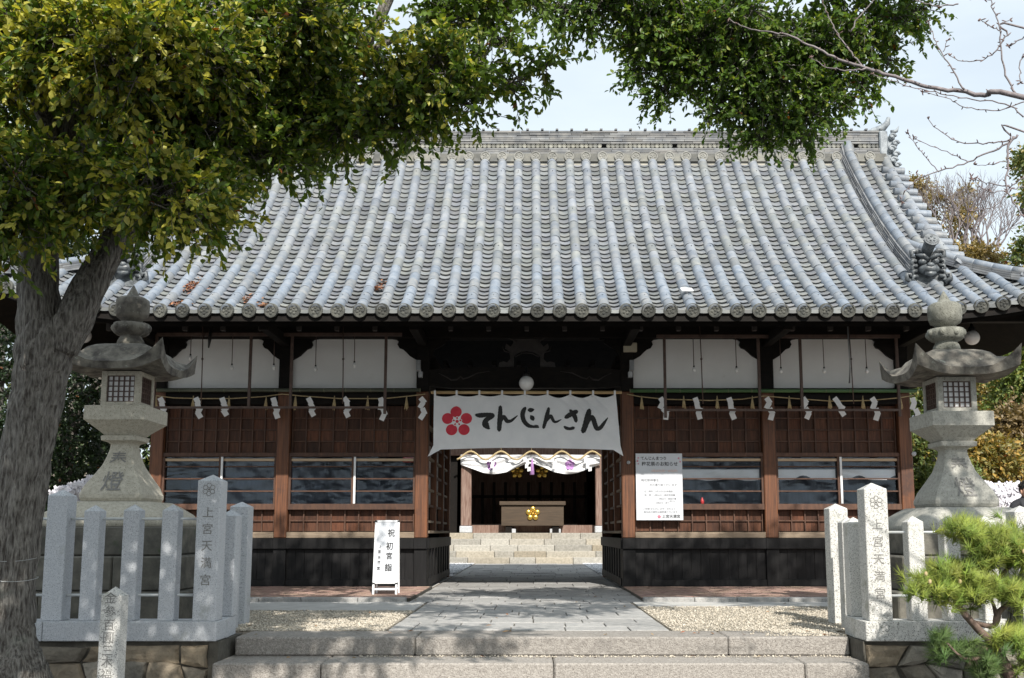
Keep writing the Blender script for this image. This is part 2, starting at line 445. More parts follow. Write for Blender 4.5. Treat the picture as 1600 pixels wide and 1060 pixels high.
M['box'] = pm('offertory_box_wood', (.05, .033, .019), (.08, .053, .031), scale=3, rough=.55, bump=.15, bscale=10, stretch=(.7, 5, 7))  # brown darkened to put the shade of the hall into the colour
M['hallcol'] = pm('weathered_hall_column', (.14, .075, .055), (.27, .19, .155), scale=4, rough=.8, bump=.4, bscale=8, stretch=(9, 9, .7))
M['interior'] = pm('dim_room_surface', (.02, .022, .027), (.035, .038, .045), scale=2, rough=.8, bump=0)
M['navy'] = pm('navy_curtain', (.04, .055, .09), (.075, .095, .15), scale=2, rough=.8, bump=.3, bscale=5, stretch=(6, 6, .5))
M['white'] = pm('white_enamel', (.72, .73, .74), (.76, .77, .78), scale=3, rough=.5, bump=0)
M['redpl'] = pm('red_plastic', (.55, .02, .02), (.6, .04, .03), scale=3, rough=.4, bump=0)
M['dryleaf'] = pm('dry_brown_leaf', (.12, .05, .025), (.24, .12, .06), scale=8, rough=.8, bump=.2, attr=True)
M['skin'] = pm('skin', (.45, .25, .17), (.5, .29, .2), scale=8, rough=.5, bump=.05)
M['hair'] = pm('black_hair', (.01, .009, .008), (.018, .015, .013), scale=40, rough=.5, bump=.3)
M['jacket'] = pm('dark_jacket', (.015, .016, .02), (.028, .03, .036), scale=10, rough=.8, bump=.3, bscale=120)

def film_mat():
    m, nt, b, LK = new_mat('wrinkled_clear_film')
    N = nt.nodes.new
    t = N('ShaderNodeTexCoord'); oi = N('ShaderNodeObjectInfo')
    sc = N('ShaderNodeVectorMath'); sc.operation = 'SCALE'; sc.inputs['Scale'].default_value = 23.0
    va = N('ShaderNodeVectorMath'); va.operation = 'ADD'
    LK(oi.outputs['Random'], sc.inputs[0]); LK(t.outputs['Object'], va.inputs[0]); LK(sc.outputs[0], va.inputs[1])
    mpn = N('ShaderNodeMapping'); mpn.inputs['Scale'].default_value = (.7, 1, 2.2); mpn.inputs['Rotation'].default_value = (0, R(9), 0)
    LK(va.outputs[0], mpn.inputs['Vector'])
    n = N('ShaderNodeTexNoise'); n.inputs['Scale'].default_value = 1.7; n.inputs['Detail'].default_value = 1.5; n.inputs['Distortion'].default_value = 1.2
    LK(mpn.outputs[0], n.inputs['Vector'])
    bp = N('ShaderNodeBump'); bp.inputs['Strength'].default_value = .5; bp.inputs['Distance'].default_value = .03
    LK(n.outputs['Fac'], bp.inputs['Height'])
    gl = N('ShaderNodeBsdfGlossy'); gl.inputs['Roughness'].default_value = .14; gl.inputs['Color'].default_value = (.75, .87, 1, 1)
    LK(bp.outputs[0], gl.inputs['Normal'])
    tp = N('ShaderNodeBsdfTransparent')
    fr = N('ShaderNodeFresnel'); fr.inputs['IOR'].default_value = 1.45
    LK(bp.outputs[0], fr.inputs['Normal'])
    mu = N('ShaderNodeMath'); mu.operation = 'MULTIPLY_ADD'; mu.inputs[1].default_value = 1.1; mu.inputs[2].default_value = .02
    LK(fr.outputs[0], mu.inputs[0])
    ms = N('ShaderNodeMixShader')
    LK(mu.outputs[0], ms.inputs[0]); LK(tp.outputs[0], ms.inputs[1]); LK(gl.outputs[0], ms.inputs[2])
    LK(ms.outputs[0], nt.nodes['Material Output'].inputs['Surface'])
    return m
M['film'] = film_mat()

# ------------------------------------------------------------------ text as meshes
def text_mesh(s, size, mat, depth=0.0, bold=0.0):
    c = bpy.data.curves.new('lettering', 'FONT')
    c.body = s
    c.size = size
    c.align_x = 'CENTER'
    c.align_y = 'CENTER'
    c.resolution_u = 2
    c.extrude = depth
    c.offset = bold
    o = bpy.data.objects.new('lettering', c)
    col.objects.link(o)
    dg = bpy.context.evaluated_depsgraph_get()
    me = bpy.data.meshes.new_from_object(o.evaluated_get(dg))
    bpy.data.objects.remove(o)
    bpy.data.curves.remove(c)
    me.materials.clear()
    me.materials.append(mat)
    return me

def put_text(name, s, size, loc, mat, parent, rot=(R(90), 0, 0), depth=.0008, bold=0, scale=None):
    return link(name, text_mesh(s, size, mat, depth, bold), parent, loc, rot=rot, scale=scale)

# ================================================================== SETTING
MB().box(-150, 150, -60, 300, -0.7, -0.5).put('street', M['street'], kind='structure')
court = MB()
court.box(-60, 60, 9.4, 220, -0.6, -0.012)
court.put('court_ground', M['soil'], kind='structure')

XC = -0.05
YF, YR = 16.55, 21.3           # front and rear face of the gate building
# steps up from the street
steps = MB().box(-2.71, 2.83, 7.75, 9.6, -0.6, -0.345).put('entrance_steps', M['step'], kind='structure')
def block(nm, x0, x1, y0, y1, z0, z1, mat, parent, g=.004, bv=.008):
    return MB().box(x0 + g, x1 - g, y0, y1, z0, z1, bv=bv).put(nm, mat, parent)
for (xs, y0, y1, z0, z1) in [([-2.62, -1.02, 1.76, 2.84], 9.1, 9.66, -0.165, 0.0),
                             ([-2.66, -1.75, 0.2, 2.3, 2.84], 8.6, 9.25, -0.335, -0.165),
                             ([-2.66, -.6, 1.1, 2.84], 8.05, 8.75, -0.52, -0.335)]:
    for a, b_ in zip(xs[:-1], xs[1:]):
        block('step_block', a, b_, y0 + rnd.uniform(-.006, .006), y1, z0, z1 - .001, M['step'], steps, bv=.014)

# paved path: rows of stones through the gate to the hall steps
path = MB().box(-1.36, 1.34, 9.6, 13.6, -0.2, -0.008).box(-1.62, 1.54, 13.61, 29.9, -.2, -.008).put('stone_path', M['mortarwall'], kind='structure')
y = 9.665
n_stone = 0
while y < 29.7:
    dep = rnd.uniform(.38, .52) if y < 17 else rnd.uniform(.6, .9)
    if y + dep > 29.7: dep = 29.8 - y
    xl_, xr2 = (-1.34, 1.32) if y < 13.4 else (-1.60, 1.52)
    x = xl_
    off = rnd.uniform(-.15, .15)
    while x < xr2 - .02:
        w = rnd.uniform(.38, .62) if y < 17 else rnd.uniform(.42, .55)
        if x == xl_: w = .34 + off
        if x + w > xr2 - .2: w = xr2 - x
        h = .006 + rnd.uniform(-.003, .006)
        o = MB().box(x + .006, x + w - .006, y + .006, y + dep - .006, -.06, h, bv=.005).put('paving_stone', M['paver'], path)
        n_stone += 1
        x += w
    y += dep
# wide landing stones either side inside the passage mouth
for s in (-1, 1):
    for (a, b_) in ((16.1, 17.9), (17.92, 19.6), (19.62, 21.2)):
        block('threshold_slab', *(sorted((s * 1.6 - .05, s * 2.3 - .05))), a, b_, -.06, -.002 , M['concrete'], path)

# brick apron, kerb and concrete strip before each wing; gravel between them and the steps
for s in (-1, 1):
    xa, xb = sorted((s * 1.56 + XC, s * 7.4 + XC))
    ap = MB().box(xa, xb, 13.72, 16.8, -.05, .040).put('brick_apron', M['mortarwall'], kind='structure')
    bm = MB()
    r_ = 0
    yy = 13.74
    while yy < 16.5:
        x = xa + (0 if r_ % 2 else -.1)
        while x < xb:
            a, b_ = max(x, xa), min(x + .205, xb)
            if b_ - a > .03:
                t = rnd.uniform(.75, 1.25)
                bm.box(a + .003, b_ - .003, yy + .003, yy + .097, .03, .047 + rnd.uniform(-.002, .003), tint=(t, t * rnd.uniform(.9, 1.05), t))
            x += .208
        yy += .1
        r_ += 1
    bm.put('brick', M['brick'], ap, kind='stuff')
    x = xa
    while x < xb - .05:
        w = min(rnd.uniform(.55, .95), xb - x)
        block('kerb_stone', x, x + w, 13.55, 13.718, -.05, .058, M['paver'], ap, bv=.01)
        x += w
    xa2, xb2 = (xa, xb)
    cs = MB()
    cs.box(min(xa2, 1.36) if s > 0 else xa2, max(xb2, -1.38) if s < 0 else xb2, 12.75 if s > 0 else 12.1, 13.545, -.05, .004)
    cs.put('concrete_strip', M['concrete'], kind='structure')
    x0, x1 = (-3.3, -1.37) if s < 0 else (1.35, 3.6)
    gy1 = 12.08 if s < 0 else 12.73
    gb = MB().box(-7.4 if s < 0 else 1.35, -1.37 if s < 0 else 7.4, 9.67, gy1, -.06, -.004)
    gb.put('gravel_bed', M['gravelbed'], kind='structure')
    # loose gravel
    n = 11000
    px = nrs.uniform(x0 - (1.2 if s < 0 else 0), x1 + (1.2 if s > 0 else 0), n)
    py = 9.62 + (gy1 - 9.6) * nrs.uniform(0, 1, n) ** 1.25
    if s > 0:      # some spills on to the steps at the right end
        k = 900
        px[:k] = nrs.normal(2.6, .22, k).clip(1.2, 2.82); py[:k] = nrs.uniform(9.15, 9.7, k)
        px[k:k + 420] = nrs.uniform(-1.5, 2.8, 420) ; py[k:k + 420] = nrs.uniform(9.02, 9.09, 420) * 0 + nrs.uniform(8.98, 9.085, 420)
    pz = np.zeros(n)
    if s > 0: pz[900:1320] = -.165
    sz = nrs.uniform(.006, .014, n)
    base = np.array([(1, 0, 0), (0, 1, 0), (-1, 0, 0), (0, -1, 0), (0, 0, .8), (0, 0, -.8)], float)
    an = nrs.uniform(0, 6.28, n)
    V = base[None] * sz[:, None, None] * nrs.uniform(.6, 1.3, (n, 6, 1))
    c_, s_ = np.cos(an)[:, None], np.sin(an)[:, None]
    V2 = np.stack([V[..., 0] * c_ - V[..., 1] * s_, V[..., 0] * s_ + V[..., 1] * c_, V[..., 2]], -1)
    V2 += np.stack([px, py, pz + sz * .4], -1)[:, None]
    Fq = np.array([(0, 1, 4), (1, 2, 4), (2, 3, 4), (3, 0, 4), (1, 0, 5), (2, 1, 5), (3, 2, 5), (0, 3, 5)])
    FF = (Fq[None] + (np.arange(n) * 6)[:, None, None]).reshape(-1, 3)
    tt = np.repeat(nrs.uniform(.7, 1.2, (n, 1)) * np.array([[1, .98, .95]]), 6, 0)
    o = link('gravel', npmesh('gravel', V2.reshape(-1, 3), FF, M['gravel'], tt), kind='stuff')
    # white pebbles in the inner court
    x0, x1 = (-5, -1.64) if s < 0 else (1.54, 5)
    MB().box(x0, x1, 21.4, 29.85, -.05, .0).put('white_gravel_bed', M['whitegravel'], kind='structure')
    n = 9000
    px = nrs.uniform(max(x0, -3.2), min(x1, 3.2), n); py = nrs.uniform(22.5, 29.8, n); sz = nrs.uniform(.015, .035, n)
    V = base[None] * sz[:, None, None] * nrs.uniform(.6, 1.3, (n, 6, 1)) + np.stack([px, py, sz * .3], -1)[:, None]
    FF = (Fq[None] + (np.arange(n) * 6)[:, None, None]).reshape(-1, 3)
    tt = np.repeat(nrs.uniform(.5, 1.15, (n, 1)) * np.array([[1, 1, 1.02]]), 6, 0)
    link('white_gravel', npmesh('white_gravel', V.reshape(-1, 3), FF, M['whitepebble'], tt), kind='stuff')

# ================================================================== THE GATE BUILDING
U = 0.32
ZE, YE, YM = 4.10, 14.2, 18.95
def prof(t): return .60 * t + .070 * t * t
def dprof(t): return .60 + .14 * t
def rise(c, left=False):
    k = .078 if left else .048
    return k * max(0.0, 2.8 - c) ** 2
def zroof(x, Y):
    """front and hip slopes in one height field"""
    xr = x - XC
    tf = min(Y - YE, 2 * YM - YE - Y)
    ts = 8.2 - abs(xr)
    if abs(xr) <= 6.9: t = tf
    else: t = min(tf, ts)
    c = min(max(tf, ts), 99) if abs(xr) > 5.2 else 99
    c = max(tf, ts)
    return ZE + prof(t) + rise(c, xr < 0) * max(0.0, 1 - t / 2.6)

gate = thing('shrine_gate', 'long wooden shrine gatehouse with grey tiled hip and gable roof and central passage', 'building', (XC, YF, 0))

def wood_box(name, x0, x1, y0, y1, z0, z1, mat='darkwood', bv=.006, parent=None):
    return MB().box(x0, x1, y0, y1, z0, z1, bv=bv).put(name, M[mat], parent or gate)

# -- roof deck (pan tiles rest on it)
rf = MB()
xs = [XC + a for a in np.linspace(-8.2, 8.2, 83)]
ys = list(np.linspace(YE, 2 * YM - YE, 61))
for dz, flip in ((-.05, 0), (-.16, 1)):
    b0 = len(rf.v)
    vs_ = [(x, y, zroof(x, y) + dz) for y in ys for x in xs]
    nx = len(xs)
    fs = [(j * nx + i, j * nx + i + 1, (j + 1) * nx + i + 1, (j + 1) * nx + i) for j in range(len(ys) - 1) for i in range(nx - 1)]
    rf.add(vs_, fs)
nx, ny = len(xs), len(ys)
half = nx * ny
rf.f += [(i, i + 1, half + i + 1, half + i) for i in range(nx - 1)]
rf.f += [((ny - 1) * nx + i, (ny - 1) * nx + i + 1, half + (ny - 1) * nx + i + 1, half + (ny - 1) * nx + i) for i in range(nx - 1)]
rf.f += [(j * nx, (j + 1) * nx, half + (j + 1) * nx, half + j * nx) for j in range(ny - 1)]
rf.f += [(j * nx + nx - 1, (j + 1) * nx + nx - 1, half + (j + 1) * nx + nx - 1, half + j * nx + nx - 1) for j in range(ny - 1)]
rf.sm = [False] * len(rf.f)
roof = rf.put('roof', M['darkwood'], gate)

# -- pan tiles: concave, stepped every 0.165 m
def slope_frame(t):
    a = math.atan(dprof(t))
    return a
def pan_strip(V, Fc, Tn, pos, tmin, tmax, first):
    """pos(u_offset, t, lift) -> 3-D point; one column of stepped concave tiles"""
    t = tmin
    prof_x = [(-.5, .055), (-.33, .018), (-.17, -.010), (0, -.020), (.17, -.010), (.33, .018), (.5, .055)]
    k = 0
    while t < tmax - .02:
        a = math.atan(dprof(t))
        t2 = min(t + .165 * math.cos(a), tmax)
        lift = .060 + rnd.uniform(-.004, .006)
        tone = rnd.uniform(.52, .98)
        tn = (tone, tone * rnd.uniform(.97, 1.0), tone * rnd.uniform(.90, 1.02))
        b0 = len(V)
        for (uo, dz) in prof_x:
            V.append(pos(uo * U, t + .045, dz + .004))
        for (uo, dz) in prof_x:
            V.append(pos(uo * U, t - .012, dz + lift - (.05 if first and k == 0 else .016)))
        for (uo, dz) in prof_x:
            V.append(pos(uo * U, t - .012, dz + lift))
        for (uo, dz) in prof_x:
            V.append(pos(uo * U, t2 + .05, dz + .006))
        n = len(prof_x)
        for r_ in range(3):
            for i in range(n - 1):
                Fc.append((b0 + r_ * n + i, b0 + r_ * n + i + 1, b0 + (r_ + 1) * n + i + 1, b0 + (r_ + 1) * n + i))
        Tn += [tn] * (4 * n)
        t = t2
        k += 1
V, Fc, Tn = [], [], []
TR = 4.35
for k in range(-25, 26):
    x = k * U + XC
    ax = abs(k * U)
    tmax = TR if ax < 6.95 else 8.2 - ax
    f = lambda uo, t, lift, x=x: (x + uo, YE + t, zroof(min(max(x + uo, XC - 8.19), XC + 8.19), max(YE + t, YE)) + lift - .02)
    pan_strip(V, Fc, Tn, f, 0, tmax, True)
# side slopes
for s in (-1, 1):
    for k in range(0, 30):
        y0 = YE + .16 + k * U
        if y0 > 2 * YM - YE: break
        tf = min(y0 - YE, 2 * YM - YE - y0)
        tmax = min(1.3, tf)
        f = lambda uo, t, lift, y0=y0, s=s: (XC + s * (8.2 - t), y0 + uo, zroof(XC + s * (8.2 - max(t, 0.001)), min(max(y0 + uo, YE), 2 * YM - YE)) + lift - .02)
        if tmax > .1: pan_strip(V, Fc, Tn, f, 0, tmax, True)
link('pan_tile', npmesh('pan_tiles', np.array(V), np.array(Fc), M['tile_attr'], np.array(Tn)), roof, (0, 0, 0), kind='stuff')

# -- round cover tiles
def round_tile_mesh(seed, L=.31, r0=.089, r1=.082, caps=True):
    rr = random.Random(seed)
    mb = MB()
    n = 9
    rings = [(-.012, r0 - .004), (0, r0), (.03, r0), (.05, r0 - .003), (L * .8, r1), (L, r1)]
    vs_ = []
    for (yy, r) in rings:
        for i in range(n + 1):
            w = math.pi * i / n
            wob = 1 + rr.uniform(-.008, .008)
            vs_.append((r * math.cos(w) * wob, yy, r * math.sin(w) * wob + .01))
    m_ = n + 1
    fs = [(j * m_ + i, j * m_ + i + 1, (j + 1) * m_ + i + 1, (j + 1) * m_ + i) for j in range(len(rings) - 1) for i in range(n)]
    mb.add(vs_, fs, smooth=True)
    b0 = len(mb.v)
    mb.v += [(r0 * .8 * math.cos(math.pi * i / n), -.012, r0 * .8 * math.sin(math.pi * i / n)) for i in range(n + 1)]
    mb.t += [(1, 1, 1)] * m_
    mb.f += [(i, i + 1, b0 + i + 1, b0 + i) for i in range(n)]; mb.sm += [False] * n
    # nail hole plug
    return mb
RT = [round_tile_mesh(i).mesh('round_tile', M['tile']) for i in range(4)]
nailed = round_tile_mesh(9)
nailed.sphere((0, .16, .101), (.011, .011, .006), 6, 4, tint=(.2, .2, .2))
RTN = nailed.mesh('round_tile_nailed', M['tile'])
placed = []
for k in range(-26, 26):
    xr = (k + .5) * U
    ax = abs(xr)
    if ax > 8.1: continue
    tmax = TR if ax < 6.9 else 8.2 - ax - .05
    t = -.04
    i = 0
    ro = rnd.uniform(-.010, .010); dr = rnd.uniform(-.004, .004)
    while t < tmax:
        a = math.atan(dprof(max(t, 0)))
        placed.append((i, xr + (ro + dr * math.sin(t * 1.3 + k) if i else 0), t, a))
        t += .285 * math.cos(a)
        i += 1
placed.sort(key=lambda q: (q[0], abs(q[1])))
big = [q for q in placed if q[0] < 6][:296]
rest = [q for q in placed if q not in set(big)]
def tile_pose(q):
    i, xr, t, a = q
    x = XC + xr
    z0 = zroof(x, max(YE + t, YE) + .0)
    z1 = zroof(x, YE + t + .2)
    ang = math.atan((z1 - z0) / (.2 if t >= 0 else .16))
    z0 = zroof(x, YE + max(t, 0)) + (prof(t) if t < 0 else 0)
    return (x + rnd.uniform(-.004, .004), YE + t, z0 + .012 + rnd.uniform(-.003, .004)), (ang + rnd.uniform(-.012, .012), rnd.uniform(-.03, .03), rnd.uniform(-.018, .018))
for q in big:
    loc, rot = tile_pose(q)
    link('round_tile', RTN if q[0] in (1,) else rnd.choice(RT), roof, loc, rot=rot)
tb = MB()
protos = [round_tile_mesh(i + 20) for i in range(4)]
for q in rest:
    loc, rot = tile_pose(q)
    mt = Matrix.Translation(loc) @ Euler(rot).to_matrix().to_4x4()
    p = rnd.choice(protos)
    tone = rnd.uniform(.95, 1.3); wm = rnd.random() ** 2
    tb.add([mt @ Vector(v) for v in p.v], p.f, tint=(tone, tone * (1 - .02 * wm), tone * (1.04 - .13 * wm)), smooth=True)
    if q[0] % 5 == 3:
        c = mt @ Vector((0, .16, .101))
        tb.sphere(c, (.010, .010, .006), 5, 4, tint=(.2, .2, .2))
# side slope rows
for s in (-1, 1):
    for k in range(0, 31):
        y0 = YE + k * U
        tf = min(y0 - YE, 2 * YM - YE - y0)
        t = 0
        while t < min(1.3, tf - .05):
            a = math.atan(dprof(t))
            mt = Matrix.Translation((XC + s * (8.2 - t), y0, zroof(XC + s * (8.199 - t), min(y0, 2 * YM - YE)) + .012)) @ Euler((a, 0, s * math.pi / 2)).to_matrix().to_4x4()
            p = rnd.choice(protos)
            tone = rnd.uniform(.9, 1.2)
            tb.add([mt @ Vector(v) for v in p.v], p.f, tint=(tone, tone, tone * 1.02), smooth=True)
            t += .285 * math.cos(a)
tb.put('round_tile', M['tile_attr'], roof, kind='stuff')

# -- eave end discs with a plum crest
def eave_disc(seed=0, r=.104):
    mb = MB()
    mb.lathe([(r, .03), (r, -.012), (r * .98, -.02), (r * .80, -.022), (r * .78, -.010), (.001, -.010)], n=20, axis='y', smooth=False)
    for k in range(5):
        w = math.pi / 2 + k * 2 * math.pi / 5
        mb.sphere((r * .42 * math.cos(w), -.010, r * .42 * math.sin(w)), (r * .2, .008, r * .2), 7, 5)
    mb.sphere((0, -.01, 0), (r * .13, .010, r * .13), 7, 5)
    return mb
ED = eave_disc().mesh('eave_end_tile', M['tile_dark'])
for k in range(-26, 26):
    xr = (k + .5) * U
    if abs(xr) > 8.15: continue
    x = XC + xr
    link('eave_end_tile', ED, roof, (x, YE - .055, zroof(x, YE) - .012), rot=(R(14), rnd.uniform(0, 1.2), 0))
# lip tiles hanging between the discs
lip = MB()
n = 8
for k in range(-25, 26):
    x = XC + k * U
    z = zroof(min(max(x, XC - 8.19), XC + 8.19), YE)
    tone = rnd.uniform(.35, .95)
    top, bot = [], []
    for i in range(n + 1):
        uo = (-.5 + i / n) * U * .86
        dz = .034 * (abs(uo) / (U * .5)) ** 2 - .012
        top.append((x + uo, YE - .03, z + dz + .012)); bot.append((x + uo, YE - .042, z + dz - .040))
    lip.add(top + bot, [(i, i + 1, n + 2 + i, n + 1 + i) for i in range(n)], tint=(tone, tone, tone * .93))
lip.put('eave_lip_tile', M['tile_attr'], roof, kind='stuff')
# eave boards and rafters under the tiles
eb = MB()
for i in range(len(xs) - 1):
    x0, x1 = xs[i], xs[i + 1]
    za, zb = zroof(x0, YE), zroof(x1, YE)
    for (d0, d1, y0, y1) in ((-.085, -.048, YE + .22, YE + .30), (-.17, -.085, YE + .32, YE + .40)):
        eb.hexa([(x0, y0, za + d0), (x1, y0, zb + d0), (x1, y1, zb + d0 + .05), (x0, y1, za + d0 + .05), (x0, y0, za + d1), (x1, y0, zb + d1), (x1, y1, zb + d1 + .05), (x0, y1, za + d1 + .05)])
eb.put('eave_board', M['darkwood'], roof)
for k in range(-26, 27):
    x = XC + k * .30
    ra = MB()
    z0, z1 = zroof(x, YE + .22) - .17, zroof(x, YE + 2.3) - .17
    y0, y1 = YE + .22, YF - .02
    ra.hexa([(x - .035, y0, z0 - .08), (x + .035, y0, z0 - .08), (x + .035, y1, z0 + .56 - .08), (x - .035, y1, z0 + .56 - .08),
             (x - .035, y0, z0), (x + .035, y0, z0), (x + .035, y1, z0 + .56), (x - .035, y1, z0 + .56)])
    ra.put('rafter', M['darkwood'], roof)

# -- main ridge
YRF = 18.50
zr = lambda py: Zp(py, YRF)
ridge = MB()
XR = 6.86
ridge.box(XC - XR, XC + XR, YRF + .16, 2 * YM - YRF - .16, zr(275), zr(206))
ridge_o = ridge.put('main_ridge', M['ridge'], roof)
lay = MB()
def courses(mb, z0, z1, n, yf, x0, x1, lw=.42):
    h = (z1 - z0) / n
    for i in range(n):
        x = x0 - rnd.uniform(0, .3)
        off = rnd.uniform(-.006, .006)
        while x < x1:
            w = lw * rnd.uniform(.85, 1.1)
            a, b_ = max(x, x0), min(x + w, x1)
            if b_ - a > .02:
                tone = rnd.uniform(.6, 1.25)
                warm = rnd.uniform(.88, 1)
                mb.box(a + .003, b_ - .003, yf + off + rnd.uniform(0, .01), yf + .2, z0 + i * h + .002, z0 + (i + 1) * h - .005, tint=(tone, tone * (.5 + warm / 2), tone * warm))
            x += w
courses(lay, zr(240), zr(230.5), 3, YRF + .02, XC - XR, XC + XR)
courses(lay, zr(222.5), zr(206), 5, YRF + .06, XC - XR, XC + XR)
courses(lay, zr(206), zr(202.5), 1, YRF + .045, XC - XR, XC + XR, .62)
lay.put('flat_ridge_tile', M['ridge'], ridge_o, kind='stuff')
kn = MB()
x = XC - XR
while x < XC + XR:
    kn.box(x, x + .05, YRF + .02, YRF + .3, zr(202.3), zr(200.3), tint=(.8, .8, .8)); x += .285
kn.put('ridge_cap_joint', M['ridge'], ridge_o, kind='stuff')
sm = MB()
x = XC - XR + .05
zc_ = (zr(230.5) + zr(222.5)) / 2
while x < XC + XR:
    if rnd.random() > .03:
        tone = rnd.uniform(.85, 1.5)
        sm.lathe([(.042, .1), (.042, 0), (.034, -.004), (.032, .006), (.001, .006)], (x, YRF + .06, zc_), n=12, axis='y', tint=(tone * 1.05, tone, tone * .84), smooth=False)
    x += .0855
sm.put('small_round_end_tile', M['ridge'], ridge_o, kind='stuff')
# moulded band carrying the big round ends
bd = MB()
x = XC - XR
while x < XC + XR - .1:
    tone = rnd.uniform(.6, 1.15)
    x1 = x + .32
    for (pa, pb, yo) in ((258.5, 255.5, .0), (255, 250, -.03), (249.6, 245, .0), (244.6, 241, .03)):
        bd.box(x + .003, x1 - .003, YRF - .06 + yo, YRF + .2, zr(pa), zr(pb), tint=(tone * 1.05, tone, tone * .86))
    x = x1
bd.put('moulded_band', M['ridge'], ridge_o)
RD = eave_disc(r=.098).mesh('ridge_round_end_tile', M['tile_cream'])
for k in range(-21, 21):
    xr = (k + .5) * U
    link('ridge_round_end_tile', RD, ridge_o, (XC + xr, YRF - .1, zr(248)), rot=(0, rnd.uniform(0, 1.2), 0))
for k in range(-21, 22):
    MB().box(XC + k * U - .075, XC + k * U + .075, YRF - .09, YRF + .1, zr(267) + rnd.uniform(-.01, .01), zr(259), bv=.012).put('filler_block', M['mortar'], ridge_o)

# -- descending ridges, corner ridges, gable ends, ornaments
def ridge_run(path, wid, nl, parent, name, cap_r=.085, lh=.034, side=1):
    """layered noshi courses with a round cap following a path of 3-D points"""
    lay = MB(); caps = MB()
    P = [Vector(p) for p in path]
    n = len(P)
    for li in range(nl):
        w = wid * (1 - .45 * li / nl)
        for i in range(n - 1):
            a, b_ = P[i], P[i + 1]
            d = (b_ - a); d.z = 0; d.normalize()
            sx = Vector((d.y, -d.x, 0)) * w / 2
            z0, z1 = li * lh, (li + 1) * lh - .006
            jit = rnd.uniform(-.006, .006)
            tone = rnd.uniform(.55, 1.15)
            g = (b_ - a).normalized() * .003
            pts = [a - sx + g, a + sx + g, b_ + sx - g, b_ - sx - g]
            lay.hexa([p + Vector((jit, 0, z0)) for p in pts] + [p + Vector((jit, 0, z1)) for p in pts], tint=(tone, tone, tone * 1.02))
    o = lay.put(name, M['ridge'], parent)
    for i in range(n - 1):
        a, b_ = P[i] + Vector((0, 0, nl * lh + .01)), P[i + 1] + Vector((0, 0, nl * lh + .01))
        c = MB()
        c.tube([a, a.lerp(b_, .5), a.lerp(b_, .9), b_], [cap_r, cap_r, cap_r * .98, cap_r * 1.03], n=12)
        c.put('ridge_cap_tile', M['tile'], o)
    return o

def lion_ornament(x, y, z, s, dark, yaw=0.0, lab='demon_face_tile'):
    """ridge-end tile: plate with a face in relief, curled mane and cloud scrolls at the foot"""
    mb = MB()
    mb.prism([(-.24, 0), (-.28, .10), (-.20, .18), (-.21, .36), (-.12, .46), (0, .48), (.12, .46), (.21, .36), (.20, .18), (.28, .10), (.24, 0)], 0, .10)
    sp = mb.sphere
    sp((0, -.06, .19), (.15, .11, .075), 10, 7)          # muzzle
    sp((0, -.15, .235), (.055, .035, .035), 8, 6)        # nose
    mb.tube([(-.07, -.10, .13), (0, -.12, .115), (.07, -.10, .13)], [.03, .04, .03], 7)
    for q in (-1, 1):
        sp((q * .085, -.07, .30), (.058, .05, .045), 8, 6)
        sp((q * .075, -.105, .30), (.018, .015, .016), 6, 5)
        mb.tube([(q * .015, -.09, .33), (q * .08, -.12, .375), (q * .17, -.07, .40)], [.03, .035, .012], 7)   # brow
        mb.tube([(q * .10, -.02, .39), (q * .15, -.03, .47), (q * .22, -.04, .45), (q * .22, -.05, .38), (q * .17, -.05, .37)], [.045, .045, .04, .03, .015], 8)  # ear curl
        for j in range(4):
            a0 = .33 - j * .075
            mb.tube([(q * .15, -.02, a0), (q * .21, -.05, a0 - .01), (q * .225, -.04, a0 - .05), (q * .19, -.05, a0 - .06)], [.03, .028, .022, .012], 7)
        mb.tube([(q * .22, -.01, .02), (q * .30, -.03, .07), (q * .29, -.03, .14), (q * .24, -.04, .13), (q * .245, -.05, .09)], [.03, .035, .03, .022, .015], 8)
        mb.tube([(q * .03, -.11, .165), (q * .035, -.12, .13)], [.013, .004], 5)
    mb.tube([(-.09, -.09, .17), (0, -.125, .155), (.09, -.09, .17)], [.014, .018, .014], 6)
    mb.box(-.2, .2, -.03, .06, -.06, .03, bv=.01)
    mt = Matrix.Translation((x, y, z)) @ Matrix.Rotation(yaw, 4, 'Z') @ Matrix.Scale(s, 4)
    out = MB(); out.add([mt @ Vector(v) for v in mb.v], mb.f); out.sm = mb.sm
    o = out.put(lab, M['oni_dark'] if dark else M['oni'], roof)
    # long round finial rising from its crown
    fb = MB()
    p0 = mt @ Vector((0, .10, .42)); p1 = mt @ Vector((.01, -.20, .57))
    fb.tube([p0 - (p1 - p0) * .4, p0, p1], [.075 * s, .075 * s, .085 * s], 14)
    d = (p1 - p0).normalized()
    fb.tube([p1, p1 + d * .02], [.105 * s, .105 * s], 18)
    fb.tube([p1 + d * .015, p1 + d * .028], [.08 * s, .078 * s], 18)
    for k in range(5):
        a = d.cross(Vector((1, 0, 0))).normalized(); b_ = d.cross(a)
        w = k * 2 * math.pi / 5
        fb.sphere(p1 + d * .028 + (a * math.cos(w) + b_ * math.sin(w)) * .04 * s, .016 * s, 6, 5)
    fb.put('finial_tube', M['oni_dark'] if dark else M['oni'], o)
    return o

